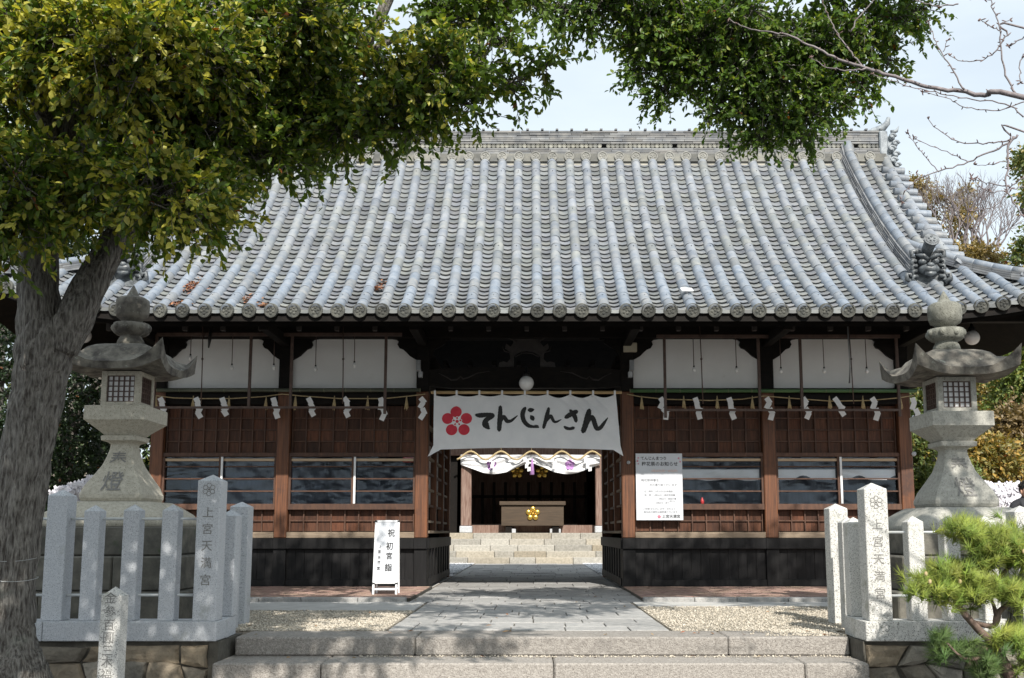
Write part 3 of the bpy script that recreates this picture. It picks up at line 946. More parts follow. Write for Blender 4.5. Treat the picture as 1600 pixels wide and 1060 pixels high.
for s in (-1, 1):
    x = XC + s * 6.16
    pts = []
    t = 4.42
    while t > .98:
        pts.append((x, YE + t, zroof(x, YE + t) - .0))
        t -= .24
    top = pts[0]
    pts[0] = (x, YRF - .02, zroof(x, YRF) + .1)
    ridge_run(pts, .36, 7, roof, 'descending_ridge', lh=.036)
    # a second, lower flank of round tiles outside it
    lion_ornament(x, YE + .80, zroof(x, YE + .9) - .02, 1.1, True, yaw=-s * .08)
    # corner ridge running out to the eave corner
    pts = []
    q = 1.95
    while q > -.02:
        xx, yy = XC + s * (8.2 - q), YE + q
        pts.append((xx, yy, zroof(XC + s * (8.199 - q), yy + .001) + (.10 if q < .3 else 0)))
        q -= .2
    ridge_run(pts, .26, 4, roof, 'corner_ridge', cap_r=.07, lh=.036)
    cx, cy, cz = pts[-1]
    lion_ornament(cx + s * .05, cy - .05, cz + .02, .5, True, yaw=s * R(45), lab='corner_ornament_tile')
    # gable end under the verge
    g = MB()
    gx = XC + s * 6.55
    yy = [YE + 1.7 + i * (2 * (YM - YE - 1.7)) / 20 for i in range(21)]
    poly = [(y_, zroof(gx, y_) - .17) for y_ in yy]
    poly = [(yy[0], ZE + prof(1.3))] + poly + [(yy[-1], ZE + prof(1.3))]
    g.prism(poly, gx - .03, gx + .03, 'yz')
    g.put('gable_wall', M['darkwood'], gate)
    bb = MB()
    for i in range(20):
        y0, y1 = yy[i], yy[i + 1]
        z0, z1 = zroof(gx, y0) - .17, zroof(gx, y1) - .17
        bx = XC + s * 6.86
        bb.hexa([(bx - .03, y0, z0 - .22), (bx + .03, y0, z0 - .22), (bx + .03, y1, z1 - .22), (bx - .03, y1, z1 - .22), (bx - .03, y0, z0), (bx + .03, y0, z0), (bx + .03, y1, z1), (bx - .03, y1, z1)])
    bb.put('barge_board', M['darkwood'], gate)
    # verge tiles laid across the gable edge, facing outwards
    vt = MB()
    vt.tube([(0, -.04, .0), (0, .0, .0), (0, .36, .0)], [.082, .086, .078], 14)
    vt.lathe([(.088, .02), (.088, -.05), (.07, -.055), (.068, -.045), (.001, -.045)], n=16, axis='y', smooth=False)
    vm = vt.mesh('verge_tile', M['tile'])
    t = 1.55
    while t < 4.2:
        loc = (XC + s * 7.08, YE + t, zroof(XC + s * 6.8, YE + t) + .0)
        link('verge_tile', vm, roof, loc, rot=(R(5) * 1, 0, s * math.pi / 2))
        a = math.atan(dprof(t))
        t += .27 * math.cos(a)
    # round verge row running down the gable edge
    # main ridge end: block, horned bird-perch tile and piled cloud scrolls
    rx = XC + s * 6.9
    e = MB()
    e.box(*(sorted((rx - s * .10, rx + s * .06))), YRF + .0, 2 * YM - YRF, zr(262), zr(204), bv=.02)
    o = e.put('ridge_end_plate', M['oni'], roof)
    sc_ = MB()
    for (dx, dz, r_) in ((.12, -.02, .075), (.17, -.16, .08), (.10, -.27, .085), (.17, -.38, .08), (.12, -.50, .085), (.19, -.60, .07), (.12, -.70, .075), (.2, -.79, .06)):
        c0 = Vector((rx + s * dx, YRF - .05, zr(214) + dz * 1.0))
        pth = [c0 + Vector((s * r_ * (1 - .13 * j) * math.cos(j * .8), -.004 * j, r_ * (1 - .13 * j) * math.sin(j * .8))) for j in range(8)]
        sc_.tube(pth, [.03 - .002 * j for j in range(8)], 7)
        sc_.sphere(c0 + Vector((0, .02, 0)), (r_ * .8, .05, r_ * .8), 8, 6)
    sc_.box(*(sorted((rx + s * .02, rx + s * .2))), YRF - .01, YRF + .3, zr(280), zr(212), bv=.03)
    sc_.tube([(rx + s * .12, YRF - .02, zr(208)), (rx + s * .22, YRF - .03, zr(206)), (rx + s * .27, YRF - .03, zr(198))], [.05, .035, .006], 7)
    sc_.put('cloud_scroll_tile', M['oni'], o)
    hn = MB()
    hn.tube([(rx - s * .32, YRF + .2, zr(207)), (rx - s * .15, YRF + .18, zr(200)), (rx + s * .02, YRF + .14, zr(196)), (rx + s * .10, YRF + .1, zr(189)), (rx + s * .12, YRF + .08, zr(181))], [.06, .075, .075, .06, .035], 10)
    hn.put('upturned_finial', M['oni'], o)

# ------------------------------------------------------------------ walls of the gate
COL = [237, 437, 657, 983, 1207, 1423]
cx_ = [Xp(p, YF, .8) for p in COL]
HW = .105
zf = lambda py: Zp(py, YF)
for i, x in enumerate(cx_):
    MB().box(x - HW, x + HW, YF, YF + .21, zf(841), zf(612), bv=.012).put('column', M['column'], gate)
    MB().box(x - HW - .001, x + HW + .001, YF - .002, YF + .212, zf(611.8), 4.35, bv=.012).put('shaded_column_top', M['darkwood'], gate)  # column top in near-black wood, painting in the shade under the eaves
# rear columns
for i, x in enumerate(cx_):
    MB().box(x - HW, x + HW, YR - .21, YR, 0, 4.35, bv=.012).put('column', M['column'], gate)
bays = [(0, 1), (1, 2), (3, 4), (4, 5)]
YP = YF + .09                    # face of the recessed panels
def bay(x0, x1, left, idx):
    a, b_ = x0 + HW, x1 - HW
    # dark structure behind everything
    wall = MB()
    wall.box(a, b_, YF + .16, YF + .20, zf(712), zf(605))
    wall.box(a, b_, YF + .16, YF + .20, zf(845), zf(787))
    wl = wall.put('wall', M['darkwood'], gate)
    # plaster panel
    MB().box(a, b_, YF + .10, YF + .15, zf(606), zf(512)).put('plaster_panel', M['plaster'], gate)
    wood_box('wall_plate', a, b_, YF + .02, YF + .16, zf(632), zf(606.3))
    # curved bracket ends at the upper corners of the plaster
    px = (b_ - a) / 207.0
    for (xa, s) in ((a, 1), (b_, -1)):
        pl = [(0, 562), (6, 559), (13, 555), (18, 550), (24, 545), (30, 543), (33, 538), (31, 533), (35, 530), (42, 529), (46, 524), (48, 512), (0, 512)]
        MB().prism([(xa + s * q * px, zf(w)) for q, w in pl], YF + .03, YF + .095).put('carved_bracket', M['darkwood'], gate)
    MB().box(a, b_, YF + .02, YF + .16, zf(520), zf(496)).put('head_beam', M['darkwood'], gate)
    # lattice of small square boards, upper and lower
    def lattice(za, zb, rows, cols, zl):
        w = (b_ - a - .05) / cols
        for r_ in range(rows):
            z0, z1 = zl[r_ + 1], zl[r_]
            for c in range(cols):
                xx = a + .025 + c * w
                d = rnd.uniform(0, .008)
                MB().box(xx + .004, xx + w - .004, YP + .045 + d, YP + .068, z0 + .003, z1 - .003).put('wood_panel', M['wood'], wl)
        for c in range(cols + 1):
            xx = a + .025 + c * w
            MB().box(xx - .011, xx + .011, YP + .014, YP + .07, zb, za, bv=.003).put('lattice_bar', M['woodbar'], wl)
        for r_ in range(1, rows):
            MB().box(a + .03, b_ - .03, YP + .020, YP + .066, zl[r_] - .011, zl[r_] + .011, bv=.003).put('lattice_rail', M['woodbar'], wl)
    zl = [zf(p) for p in (632, 636, 653, 671, 689, 707.5)]
    zl = [zf(p) for p in (633, 652.5, 671, 689, 707)]
    lattice(zf(633), zf(707), 4, 9, zl)
    MB().box(a, b_, YF + .03, YP + .09, zf(713.5), zf(707.2), bv=.004).put('rail', M['woodbar'], gate)
    lattice(zf(797), zf(831), 2, 9, [zf(p) for p in (797, 814, 830.5)])
    MB().box(a, b_, YF + .02, YP + .09, zf(796.8), zf(787.5), bv=.005).put('rail', M['woodbar'], gate)
    MB().box(a, b_, YF - .005, YP + .12, zf(841), zf(831.5), bv=.006).put('sill', M['sill'], gate)
    # window: two sliding frames, glass film, muntins
    m_ = a + (b_ - a) * (.505 if idx != 2 else .33)
    w_ = None
    for (u, v) in ((a, a + .035), (b_ - .035, b_), (m_ - .02, m_ + .014)):
        q_ = MB().box(u, v, YF + .035, YF + .085, zf(787.3), zf(713.7)).put('window_stile' if w_ else 'window', M['woodbar'], w_ or gate)
        w_ = w_ or q_
    MB().box(a + .036, b_ - .036, YF + .05, YF + .08, zf(720.5), zf(716.5)).put('top_strip', M['strip'], w_)
    MB().box(m_ + .018, m_ + .052, YF + .02, YF + .034, zf(787), zf(714)).put('white_jamb', M['white'], w_)
    for pz in (729, 748, 767.5):
        for (u, v) in ((a + .036, m_ - .021), (m_ + .053, b_ - .036)):
            MB().box(u, v, YF + .05, YF + .072, zf(pz + 1), zf(pz - 1)).put('muntin', M['woodbar'], w_)
    for (u, v, yo) in ((a + .037, m_ - .021, 0), (m_ + .015, b_ - .037, .002)):
        nx_, nz_ = 22, 12
        g = MB()
        vs_ = []
        for j in range(nz_ + 1):
            for i in range(nx_ + 1):
                f1, f2 = i / nx_, j / nz_
                amp = .0045 * math.sin(math.pi * f1) + .001
                dy = amp * (math.sin(f2 * 9 + f1 * 5 + idx) + .6 * math.sin(f1 * 21 + f2 * 13 + 2 * idx) + .5 * math.sin(f2 * 25 - f1 * 8))
                vs_.append((u + (v - u) * f1, YF + .096 + yo + dy, zf(787.3) + (zf(713.7) - zf(787.3)) * f2))
        g.add(vs_, [(j * (nx_ + 1) + i, j * (nx_ + 1) + i + 1, (j + 1) * (nx_ + 1) + i + 1, (j + 1) * (nx_ + 1) + i) for j in range(nz_) for i in range(nx_)], smooth=True)
        g.put('pane', M['film'], w_)
    if not left:  # pale cloth strips added to imitate sky reflected in the film
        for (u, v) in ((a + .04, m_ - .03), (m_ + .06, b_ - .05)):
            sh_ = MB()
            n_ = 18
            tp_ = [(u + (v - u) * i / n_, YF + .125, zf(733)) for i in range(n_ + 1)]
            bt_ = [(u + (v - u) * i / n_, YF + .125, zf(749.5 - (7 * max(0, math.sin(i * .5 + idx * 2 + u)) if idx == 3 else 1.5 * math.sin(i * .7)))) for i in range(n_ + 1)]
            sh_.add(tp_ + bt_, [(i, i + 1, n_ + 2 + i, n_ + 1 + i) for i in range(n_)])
            sh_.put('painted_reflection', M['cloth'], w_)
    # dado
    MB().box(a - .0, b_ + .0, YF - .03, YF + .17, zf(858), zf(841.2), bv=.006).put('dado_beam', M['dado'], gate)
    n = 14
    w = (b_ - a) / n
    for c in range(n):
        MB().box(a + c * w + .002, a + (c + 1) * w - .002, YF + .05 + rnd.uniform(0, .006), YF + .075, zf(906), zf(858.2)).put('dado_board', M['dado'], gate)
    MB().box(a, b_, YF + .02, YF + .08, .05, zf(906), bv=.005).put('dado_rail', M['dado'], gate)
for k, (i, j) in enumerate(bays):
    bay(cx_[i], cx_[j], i < 2, k)
for i, x in enumerate(cx_):
    MB().box(x - HW - .004, x + HW + .004, YF - .036, YF + .2, zf(858), zf(841), bv=.006).put('dado_beam', M['dado'], gate)
    MB().box(x - HW, x + HW, YF - .0, YF + .2, .045, zf(858.1), bv=.006).put('dado_post', M['dado'], gate)
# rooms behind: side walls, floor, ceiling, back wall, curtains seen through the film
for s, (i, j) in ((-1, (0, 2)), (1, (3, 5))):
    xa, xb = cx_[i], cx_[j]
    xo = xa if s < 0 else xb
    xi = xb if s < 0 else xa
    r_ = MB()
    r_.box(xa, xb, YR - .12, YR - .06, 0, 4.3)
    r_.box(*(sorted((xo, xo + s * .06))), YF + .21, YR - .21, 0, 4.3)
    r_.box(xa, xb, YF + .22, YR - .13, .75, .80)
    r_.box(xa, xb, YF + .22, YR - .13, 3.2, 3.25)
    r_.put('room_wall', M['darkwood'], gate)
    c = MB()
    nx_ = 60
    vs_ = []
    for q in range(nx_ + 1):
        xx = xa + .15 + (xb - xa - .3) * q / nx_
        dy = .03 * math.sin(q * 1.7) + .02 * math.sin(q * .6)
        vs_ += [(xx, YF + 1.35 + dy, .85), (xx, YF + 1.35 + dy, 2.6)]
    c.add(vs_, [(2 * q, 2 * q + 2, 2 * q + 3, 2 * q + 1) for q in range(nx_)], smooth=True)
    c.put('room_curtain', M['navy'], gate)
tag(MB().box(Xp(626, YF) - .0, Xp(647, YF), YF + .13, YF + .155, zf(722), zf(712), bv=.01).put('red_sign', M['redpl']), 'small red plastic sign behind the film at a window top near the passage', 'sign')
b2 = MB()
b2.lathe([(.03, 0), (.031, .07), (.024, .095), (.012, .11), (.012, .13)], (Xp(1099, YF + .3), YF + .35, zf(789)), 12)
tag(b2.put('red_bottle', M['redpl']), 'small red bottle standing inside the window right of the notice', 'bottle')

# -- the passage
xl, xr_ = cx_[2] + HW, cx_[3] - HW
for s, xw in ((-1, xl), (1, xr_)):
    # dado with ribs and a pale sill
    MB().box(*(sorted((xw - s * .0, xw + s * .16))), YF + .21, YR - .21, .05, .82).put('passage_dado', M['dado'], gate)
    MB().box(*(sorted((xw - s * .03, xw + s * .16))), YF + .05, YR - .05, zf(858) - .0, zf(841), bv=.006).put('dado_beam', M['dado'], gate)
    MB().box(*(sorted((xw - s * .02, xw + s * .12))), YF + .22, YR - .22, .90, .945, bv=.004).put('sill', M['sill'], gate)
    yy = YF + .5
    while yy < YR - .2:
        MB().box(*(sorted((xw - s * .022, xw + s * .02))), yy, yy + .09, .05, .72, bv=.004).put('dado_rib', M['dado'], gate)
        yy += .52
    MB().box(*(sorted((xw - s * .02, xw + s * .02))), YF + .21, YR - .21, .04, .17, bv=.004).put('dado_rail', M['dado'], gate)
    # upper wall: dark boards, posts, light window bands with slats
    MB().box(*(sorted((xw + s * .10, xw + s * .14))), YF + .21, YR - .21, .94, 4.2).put('passage_wall', M['darkwood'], gate)
    for yy in (YF + 1.5, YF + 3.0, YR - .3):
        MB().box(*(sorted((xw, xw + s * .12))), yy, yy + .14, .94, 3.2, bv=.006).put('passage_post', M['column'], gate)
    for (ya, yb) in ((YF + .4, YF + 1.45), (YF + 1.75, YF + 2.9), (YF + 3.2, YR - .45)):
        for k in range(7):
            z = 1.08 + k * .27
            MB().box(*(sorted((xw + s * .03, xw + s * .09))), ya, yb, z, z + .04).put('wall_slat', M['woodbar'] if k % 2 else M['sill'], gate)
        MB().box(*(sorted((xw + s * .085, xw + s * .095))), ya + .1, yb - .1, 1.35, 2.5).put('paper_pane', M['grey'], gate)
# ceiling beams in the dark above the passage
for yy in np.arange(YF + .8, YR - .2, .75):
    wood_box('ceiling_beam', xl - .2, xr_ + .2, yy, yy + .14, 3.55, 3.72)
for xx in np.arange(xl + .2, xr_, .42):
    wood_box('ceiling_joist', xx, xx + .07, YF + .3, YR - .2, 3.74, 3.82)
# head beam with carved ends, frog-leg strut and brackets over the opening
zb0, zb1 = zf(606), zf(576)
fb = MB()
fb.prism([(xl, zb0 + .03), (xl + .4, zb0), (xr_ - .4, zb0), (xr_, zb0 + .03), (xr_, zb1 - .02), (xr_ - .5, zb1 + .02), (XC, zb1 + .03), (xl + .5, zb1 + .02), (xl, zb1 - .02)], YF + .02, YF + .2)
pb = fb.put('passage_head_beam', M['darkwood'], gate)
q = MB()
for s, xo in ((1, xl), (-1, xr_)):
    path_ = [(668 + 14, 583), (695, 589), (703, 594), (712, 593), (718, 588), (722, 592), (730, 590), (745, 583), (765, 580)]
    pts = [(xo + s * (p[0] - 667) / 97.0, YF + .017, zf(p[1])) for p in path_]
    q.tube(pts, [.007, .010, .014, .015, .012, .013, .012, .009, .005], 6)
q.put('carved_scroll', M['carve'], pb)
k_ = MB()
half_ = [(0, 547), (12, 549), (18, 552), (24, 556), (24, 572), (52, 574), (50, 566), (42, 564), (36, 566), (30, 560), (32, 548), (40, 543), (38, 536), (30, 541), (24, 534), (28, 525), (38, 520), (40, 512), (0, 512)]
half_ = [(a * .9, b_) for a, b_ in half_]
poly = [(XC + a / 97.0, zf(b_)) for a, b_ in half_] + [(XC - a / 97.0, zf(b_)) for a, b_ in reversed(half_[1:-1])] 
k_.prism([(XC + a / 97.0, zf(b_)) for a, b_ in half_], YF + .05, YF + .13)
k_.prism([(XC - a / 97.0, zf(b_)) for a, b_ in half_], YF + .05, YF + .13)
k_.tube([(XC - .2, YF + .045, zf(557)), (XC - .09, YF + .04, zf(552)), (XC, YF + .04, zf(551)), (XC + .09, YF + .04, zf(552)), (XC + .2, YF + .045, zf(557))], .010, 6)
for s in (-1, 1):
    k_.tube([(XC + s * .42, YF + .045, zf(519)), (XC + s * .38, YF + .04, zf(525)), (XC + s * .27, YF + .04, zf(529)), (XC + s * .18, YF + .045, zf(534))], [.008, .014, .014, .006], 6)
    k_.tube([(XC + s * .41, YF + .045, zf(541)), (XC + s * .38, YF + .04, zf(548)), (XC + s * .27, YF + .04, zf(551)), (XC + s * .26, YF + .045, zf(566))], [.008, .014, .013, .008], 6)
k_.put('frog_leg_strut', M['carve'], gate)
for (xo, s) in ((xl, 1), (xr_, -1)):
    pl = [(0, 562), (8, 545), (16, 541), (26, 535), (24, 529), (32, 530), (40, 524), (46, 512), (0, 512)]
    b_ = MB().prism([(xo + s * a / 97., zf(w)) for a, w in pl], YF + .03, YF + .13)
    b_.tube([(xo + s * a / 97., YF + .028, zf(w)) for a, w in pl[1:8]], .008, 5)
    b_.put('carved_bracket', M['darkwood'], gate)
MB().box(xl, xr_, YF + .02, YF + .2, zf(512), zf(496)).put('head_beam', M['darkwood'], gate)
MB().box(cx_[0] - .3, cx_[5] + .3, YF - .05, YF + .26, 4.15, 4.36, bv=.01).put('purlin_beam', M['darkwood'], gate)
# eave purlin carried on arms, with iron hook ends
MB().box(XC - 8.0, XC + 8.0, 15.35, 15.5, 4.18, 4.32, bv=.01).put('eave_purlin', M['darkwood'], gate)
for x in cx_:
    MB().box(x - .07, x + .07, 15.1, YF, 4.0, 4.16, bv=.01).put('bracket_arm', M['darkwood'], gate)
for k in range(-11, 12):
    MB().box(XC + k * .59 - .035, XC + k * .59 + .035, 15.26, 15.34, 4.02, 4.14, bv=.006).put('beam_end_cap', M['carve'], gate)

# ------------------------------------------------------------------ fittings on the gate
def hang(name, label, cat, group=None, loc=(0, 0, 0)):
    return thing(name, label, cat, loc, group)
# iron hanging frames before each wing
YI = YF - .45
zi = lambda py: Zp(py, YI)
for s, (x0, x1, xm, xn, yt, lo) in ((-1, (239, 601, 388, 453, 523, 637)), (1, (1040, 1406, 1188, 1254, 526, 641))):
    side = 'left' if s < 0 else 'right'
    fr = thing('lantern_rack', 'rusty iron rack for hanging lanterns before the %s wing' % side, 'rack', (Xp((x0 + x1) / 2, YI, 3), YI, zi(lo)))
    X = lambda p: Xp(p, YI, 2.8)
    xa, xb = (x0, x1 + 25) if s < 0 else (x0 - 12, x1 + 6)
    MB().box(X(xa), X(xb), YI - .02, YI + .02, zi(yt + 2.5), zi(yt - 2.5)).put('top_bar', M['iron'], fr)
    for k, p in enumerate((x0, xm, xn, x1)):
        ext = {0: 12, 3: 10}.get(k, 0)
        MB().box(X(p) - .022, X(p) + .022, YI - .018, YI + .022, zi(lo + ext), zi(yt), bv=.003).put('upright', M['iron'], fr)
    MB().box(X(x0), X(x1), YI - .016, YI + .016, zi(lo + 1.7), zi(lo - 1.7)).put('bottom_bar', M['iron'], fr)
    for p in ((314, 535) if s < 0 else (1097, 1332)):
        rd = MB()
        rd.tube([(X(p) - .02, YI - .05, zi(498)), (X(p), YI - .05, zi(560)), (X(p) + .01, YI - .05, zi(560 + 72))], .009, 6)
        rd.sphere((X(p), YI - .05, zi(562)), .02, 8, 6)
        rd.put('hook_rod', M['iron'], fr)
    wires = [(292, 560), (358, 575), (424, 575), (490, 577), (551, 571)] if s < 0 else [(1086, 578), (1153, 579), (1223, 580), (1291, 580), (1358, 580)]
    for j, (p, pe) in enumerate(wires):
        where = ['outermost', 'second', 'middle', 'fourth', 'fifth'][j]
        lp = thing('hanging_bulb', '%s of the bare bulbs from the left before the %s white plaster' % (['first', 'second', 'third', 'fourth', 'fifth'][j], side), 'bulb', (X(p), YI + .03, zi(pe)), 'bare bulbs hanging before the wings')
        MB().tube([(X(p), YI + .03, zi(yt)), (X(p) + .004, YI + .03, zi(pe - 7))], .007, 5).put('cord', M['iron'], lp)
        MB().lathe([(.010, .075), (.015, .07), (.015, .05), (.010, .045)], (X(p) + .004, YI + .03, zi(pe)), 8).put('socket', M['black'], lp)
        MB().lathe([(.002, -.035), (.024, -.022), (.033, .0), (.024, .028), (.014, .046)], (X(p) + .004, YI + .03, zi(pe)), 10).put('glass', M['opal'], lp)
# coiled cable and the tied dark cloth
cb = MB()
for k in range(2):
    cb.tube([(Xp(1327 + k, YI, 3), YI - .06, zi(505)), (Xp(1328, YI, 3) + .01 * k, YI - .07, zi(570)), (Xp(1326 + k, YI, 3), YI - .06 - .01 * k, zi(600)), (Xp(1330, YI, 3), YI - .05, zi(575))], .006, 5)
tag(cb.put('coiled_cable', M['grey']), 'coiled thin cable hanging before the far right plaster panel', 'cable')
cb = MB()
cb.tube([(Xp(325, YI, 3), YI - .05, zi(500)), (Xp(325, YI, 3), YI - .05, zi(532)), (Xp(324, YI, 3), YI - .06, zi(545))], [.01, .03, .012], 6)
tag(cb.put('tied_cloth', M['black']), 'small dark bundle tied on a cord below the left eaves', 'cloth')

# bamboo poles across the wings
for s, (p0, p1, py) in ((-1, (244, 656, 610)), (1, (985, 1434, 611))):
    bp_ = MB()
    xa, xb = Xp(p0, YF - .08, 2.9), Xp(p1, YF - .08, 2.9)
    z = Zp(py, YF - .08)
    mname = 'bamboo_g' if s > 0 else 'bamboo_d'
    pole = thing('bamboo_pole', ('fresh green' if s > 0 else 'dull old') + ' bamboo pole tied across the %s wing under the plaster' % ('right' if s > 0 else 'left'), 'pole', ((xa + xb) / 2, YF - .08, z))
    bp_.tube([(xa, YF - .08, z), (xb, YF - .08, z)], .032, 10)
    bp_.put('cane', M[mname], pole)
    x = xa
    while x < xb:
        MB().lathe([(.033, -.006), (.036, 0), (.033, .006)], (x, YF - .08, z), 10, 'x').put('cane_node', M['node'], pole)
        x += rnd.uniform(.36, .44)
    # rice-straw rope with tassels and folded paper streamers
    rope_pts = {-1: [(238, 618), (270, 622), (310, 623), (360, 623), (410, 620), (440, 616), (470, 619), (530, 623), (600, 623), (640, 619), (664, 616)],
                1: [(980, 616), (1000, 620), (1040, 624), (1110, 626), (1160, 624), (1195, 619), (1230, 622), (1300, 627), (1360, 626), (1405, 622), (1430, 618)]}[s]
    YS = YF - .11
    rp = thing('straw_rope', 'thin straw rope with tassels and paper streamers across the %s wing' % ('right' if s > 0 else 'left'), 'rope', (Xp(rope_pts[5][0], YS, 2.8), YS, Zp(620, YS)))
    P = [(Xp(a, YS, 2.8), YS, Zp(b_, YS)) for a, b_ in rope_pts]
    MB().tube(P, .009, 6).put('cord', M['straw'], rp)
    for p in ((243, 301, 357, 415, 461, 522, 574, 635) if s < 0 else (1003, 1069, 1121, 1176, 1234, 1297, 1349, 1408)):
        t_ = MB()
        x = Xp(p, YS, 2.8)
        for k in range(6):
            t_.tube([(x + rnd.uniform(-.005, .005), YS - .01, Zp(619, YS)), (x + (k - 2.5) * .012, YS - .02, Zp(640 + rnd.uniform(-3, 2), YS))], [.005, .006], 5)
        t_.put('tassel', M['straw'], rp)
    sh = ((251, 0), (307, 1), (348, 2), (428, 0), (483, 1), (539, 3), (592, 3), (655, 4)) if s < 0 else ((1030, 0), (1088, 3), (1141, 2), (1196, 1), (1253, 4), (1306, 3), (1361, 1), (1424, 4))
    for p, v in sh:
        o = shide = MB()
        x, z = Xp(p, YS, 2.8), Zp(622, YS)
        rr = random.Random(p)
        sgn = rr.choice((-1, 1)); xx, zz = x - sgn * .02, z
        yaw = rr.uniform(-.6, .6)
        n = 4
        for k in range(n):
            ang = sgn * (-.55 if k % 2 == 0 else .35) + rr.uniform(-.25, .25)
            if k == 0: ang = rr.uniform(.3, .7)
            w, h = .085, .115
            c, s_ = math.cos(ang), math.sin(ang)
            cy = YS - .03 - .012 * k
            def T(a, b2, e=0): return (xx + (a * c + b2 * s_), cy + a * math.sin(yaw) * .5 + e, zz + (-b2 * c + a * s_))
            pts = [T(-w / 2, 0), T(w / 2, 0), T(w / 2, h, .01), T(-w / 2, h, .01)]
            o.add(pts + [(a_, b_ + .0015, c_) for a_, b_, c_ in pts], [(0, 1, 2, 3), (4, 7, 6, 5), (0, 4, 5, 1), (2, 6, 7, 3), (1, 5, 6, 2), (0, 3, 7, 4)])
            nx_, _, nz_ = T(w / 2 * (1 if k % 2 else -.2), h * .8)
            xx, zz = nx_, nz_
        o.put('paper_streamer', M['paper'], rp)

# round lamps
def globe_lamp(px, py, Y, r, label):
    c = at(px, py, Y)
    t_ = thing('globe_lamp', label, 'lamp', c)
    MB().sphere(c, r, 24, 16).put('glass_globe', M['opal'], t_)
    MB().lathe([(r * .45, r * .8), (r * .5, r * .95), (r * .42, r * 1.45), (r * .2, r * 1.5), (r * .2, r * 2.2)], c, 14).put('fitting', M['black'], t_)
globe_lamp(822.5, 599, YF - .22, .122, 'white glass globe lamp hanging above the passage banner')
globe_lamp(1519, 528, 15.9, .118, 'white globe lamp under the eaves behind the right stone lantern')
globe_lamp(131, 525, 15.9, .118, 'white globe lamp under the eaves beside the forked trunk')
bx = MB().box(Xp(974, YF, 3.6), Xp(995, YF, 3.6), YF - .09, YF - .003, zf(551), zf(537), bv=.008)
tag(bx.put('speaker_box', M['beige']), 'beige box on the column top right of the passage', 'box')
for (p, s) in ((657.5, -1), (984.5, 1)):
    fl = thing('flood_light', 'small grey spotlight on the column %s of the passage' % ('left' if s < 0 else 'right'), 'light', (Xp(p, YF, 3.3), YF - .1, zf(590)))
    x = Xp(p, YF, 3.3)
    MB().box(x - .035, x + .035, YF - .10, YF - .004, zf(591), zf(582), bv=.006).put('mount', M['grey'], fl)
    MB().hexa([(x - .04 + s * .02, YF - .2, zf(581)), (x + .03 + s * .02, YF - .2, zf(581)), (x + .03 + s * .02, YF - .08, zf(582)), (x - .04 + s * .02, YF - .08, zf(582)),
               (x - .04 + s * .0 + s * .03, YF - .14, zf(565)), (x + .03 + s * .03, YF - .14, zf(565)), (x + .03 + s * .03, YF - .05, zf(564)), (x - .04 + s * .03, YF - .05, zf(564))]).put('head', M['grey'], fl)
dd = MB().lathe([(.04, 0), (.04, -.015), (.03, -.022)], (Xp(1428.5, YF, 2), YF - .001, zf(709.5)), 14, 'y')
tag(dd.put('door_bell_disc', M['grey']), 'small oval metal plate on the far right column', 'plate')
dd = MB().lathe([(.03, 0), (.03, -.015), (.02, -.022)], (Xp(982, YF, 2), YF - .001, zf(723)), 12, 'y')
tag(dd.put('latch_disc', M['grey']), 'tiny metal disc on the column left of the notice', 'plate')

# ------------------------------------------------------------------ banner over the passage
YB = YF - .30
TL, TRc, BL, BR = [at(px, py, YB) for px, py in ((678, 617), (962, 615), (677, 703), (970, 704))]
def ban(u, v, lift=0.0):
    """u 0..1 across, v 0..1 down"""
    a = TL.lerp(TRc, u); b_ = BL.lerp(BR, u)
    p = a.lerp(b_, v)
    sag = .035 * abs(math.sin(u * math.pi * 8)) ** .8 * (1 - v) ** 6
    if u > .62: sag *= 1.9
    p.z -= sag
    p.z += .045 * math.sin(u * math.pi) * v ** 3 * .8
    folds = .014 * math.sin(u * 9 + v * 2) + .008 * math.sin(u * 23 + v * 3 + 1) * (1 - v) 
    # diagonal creases at upper right
    w = (u - .70) * 3.0 - v * .75
    for k, c in enumerate((-.02, .16, .36, .55)):
        dd_ = (w - c) / .035
        if abs(dd_) < 4 and u > .66: folds += .028 * math.exp(-dd_ * dd_) * max(0, 1 - v * 1.1)
    p.y += folds - .02 * math.sin(v * math.pi) - lift
    return p
bt = thing('shop_banner', 'white cloth banner with red plum blossom and bold black brush lettering', 'banner', (TL.lerp(TRc, .5).x, YB, BL.z))
bt.name = 'passage_banner'; W['passage_banner'] = W.get('shop_banner')
g = MB()
nx_, nz_ = 110, 30
vs_ = [ban(i / nx_, j / nz_) for j in range(nz_ + 1) for i in range(nx_ + 1)]
g.add(vs_, [(j * (nx_ + 1) + i, j * (nx_ + 1) + i + 1, (j + 1) * (nx_ + 1) + i + 1, (j + 1) * (nx_ + 1) + i) for j in range(nz_) for i in range(nx_)], smooth=True)
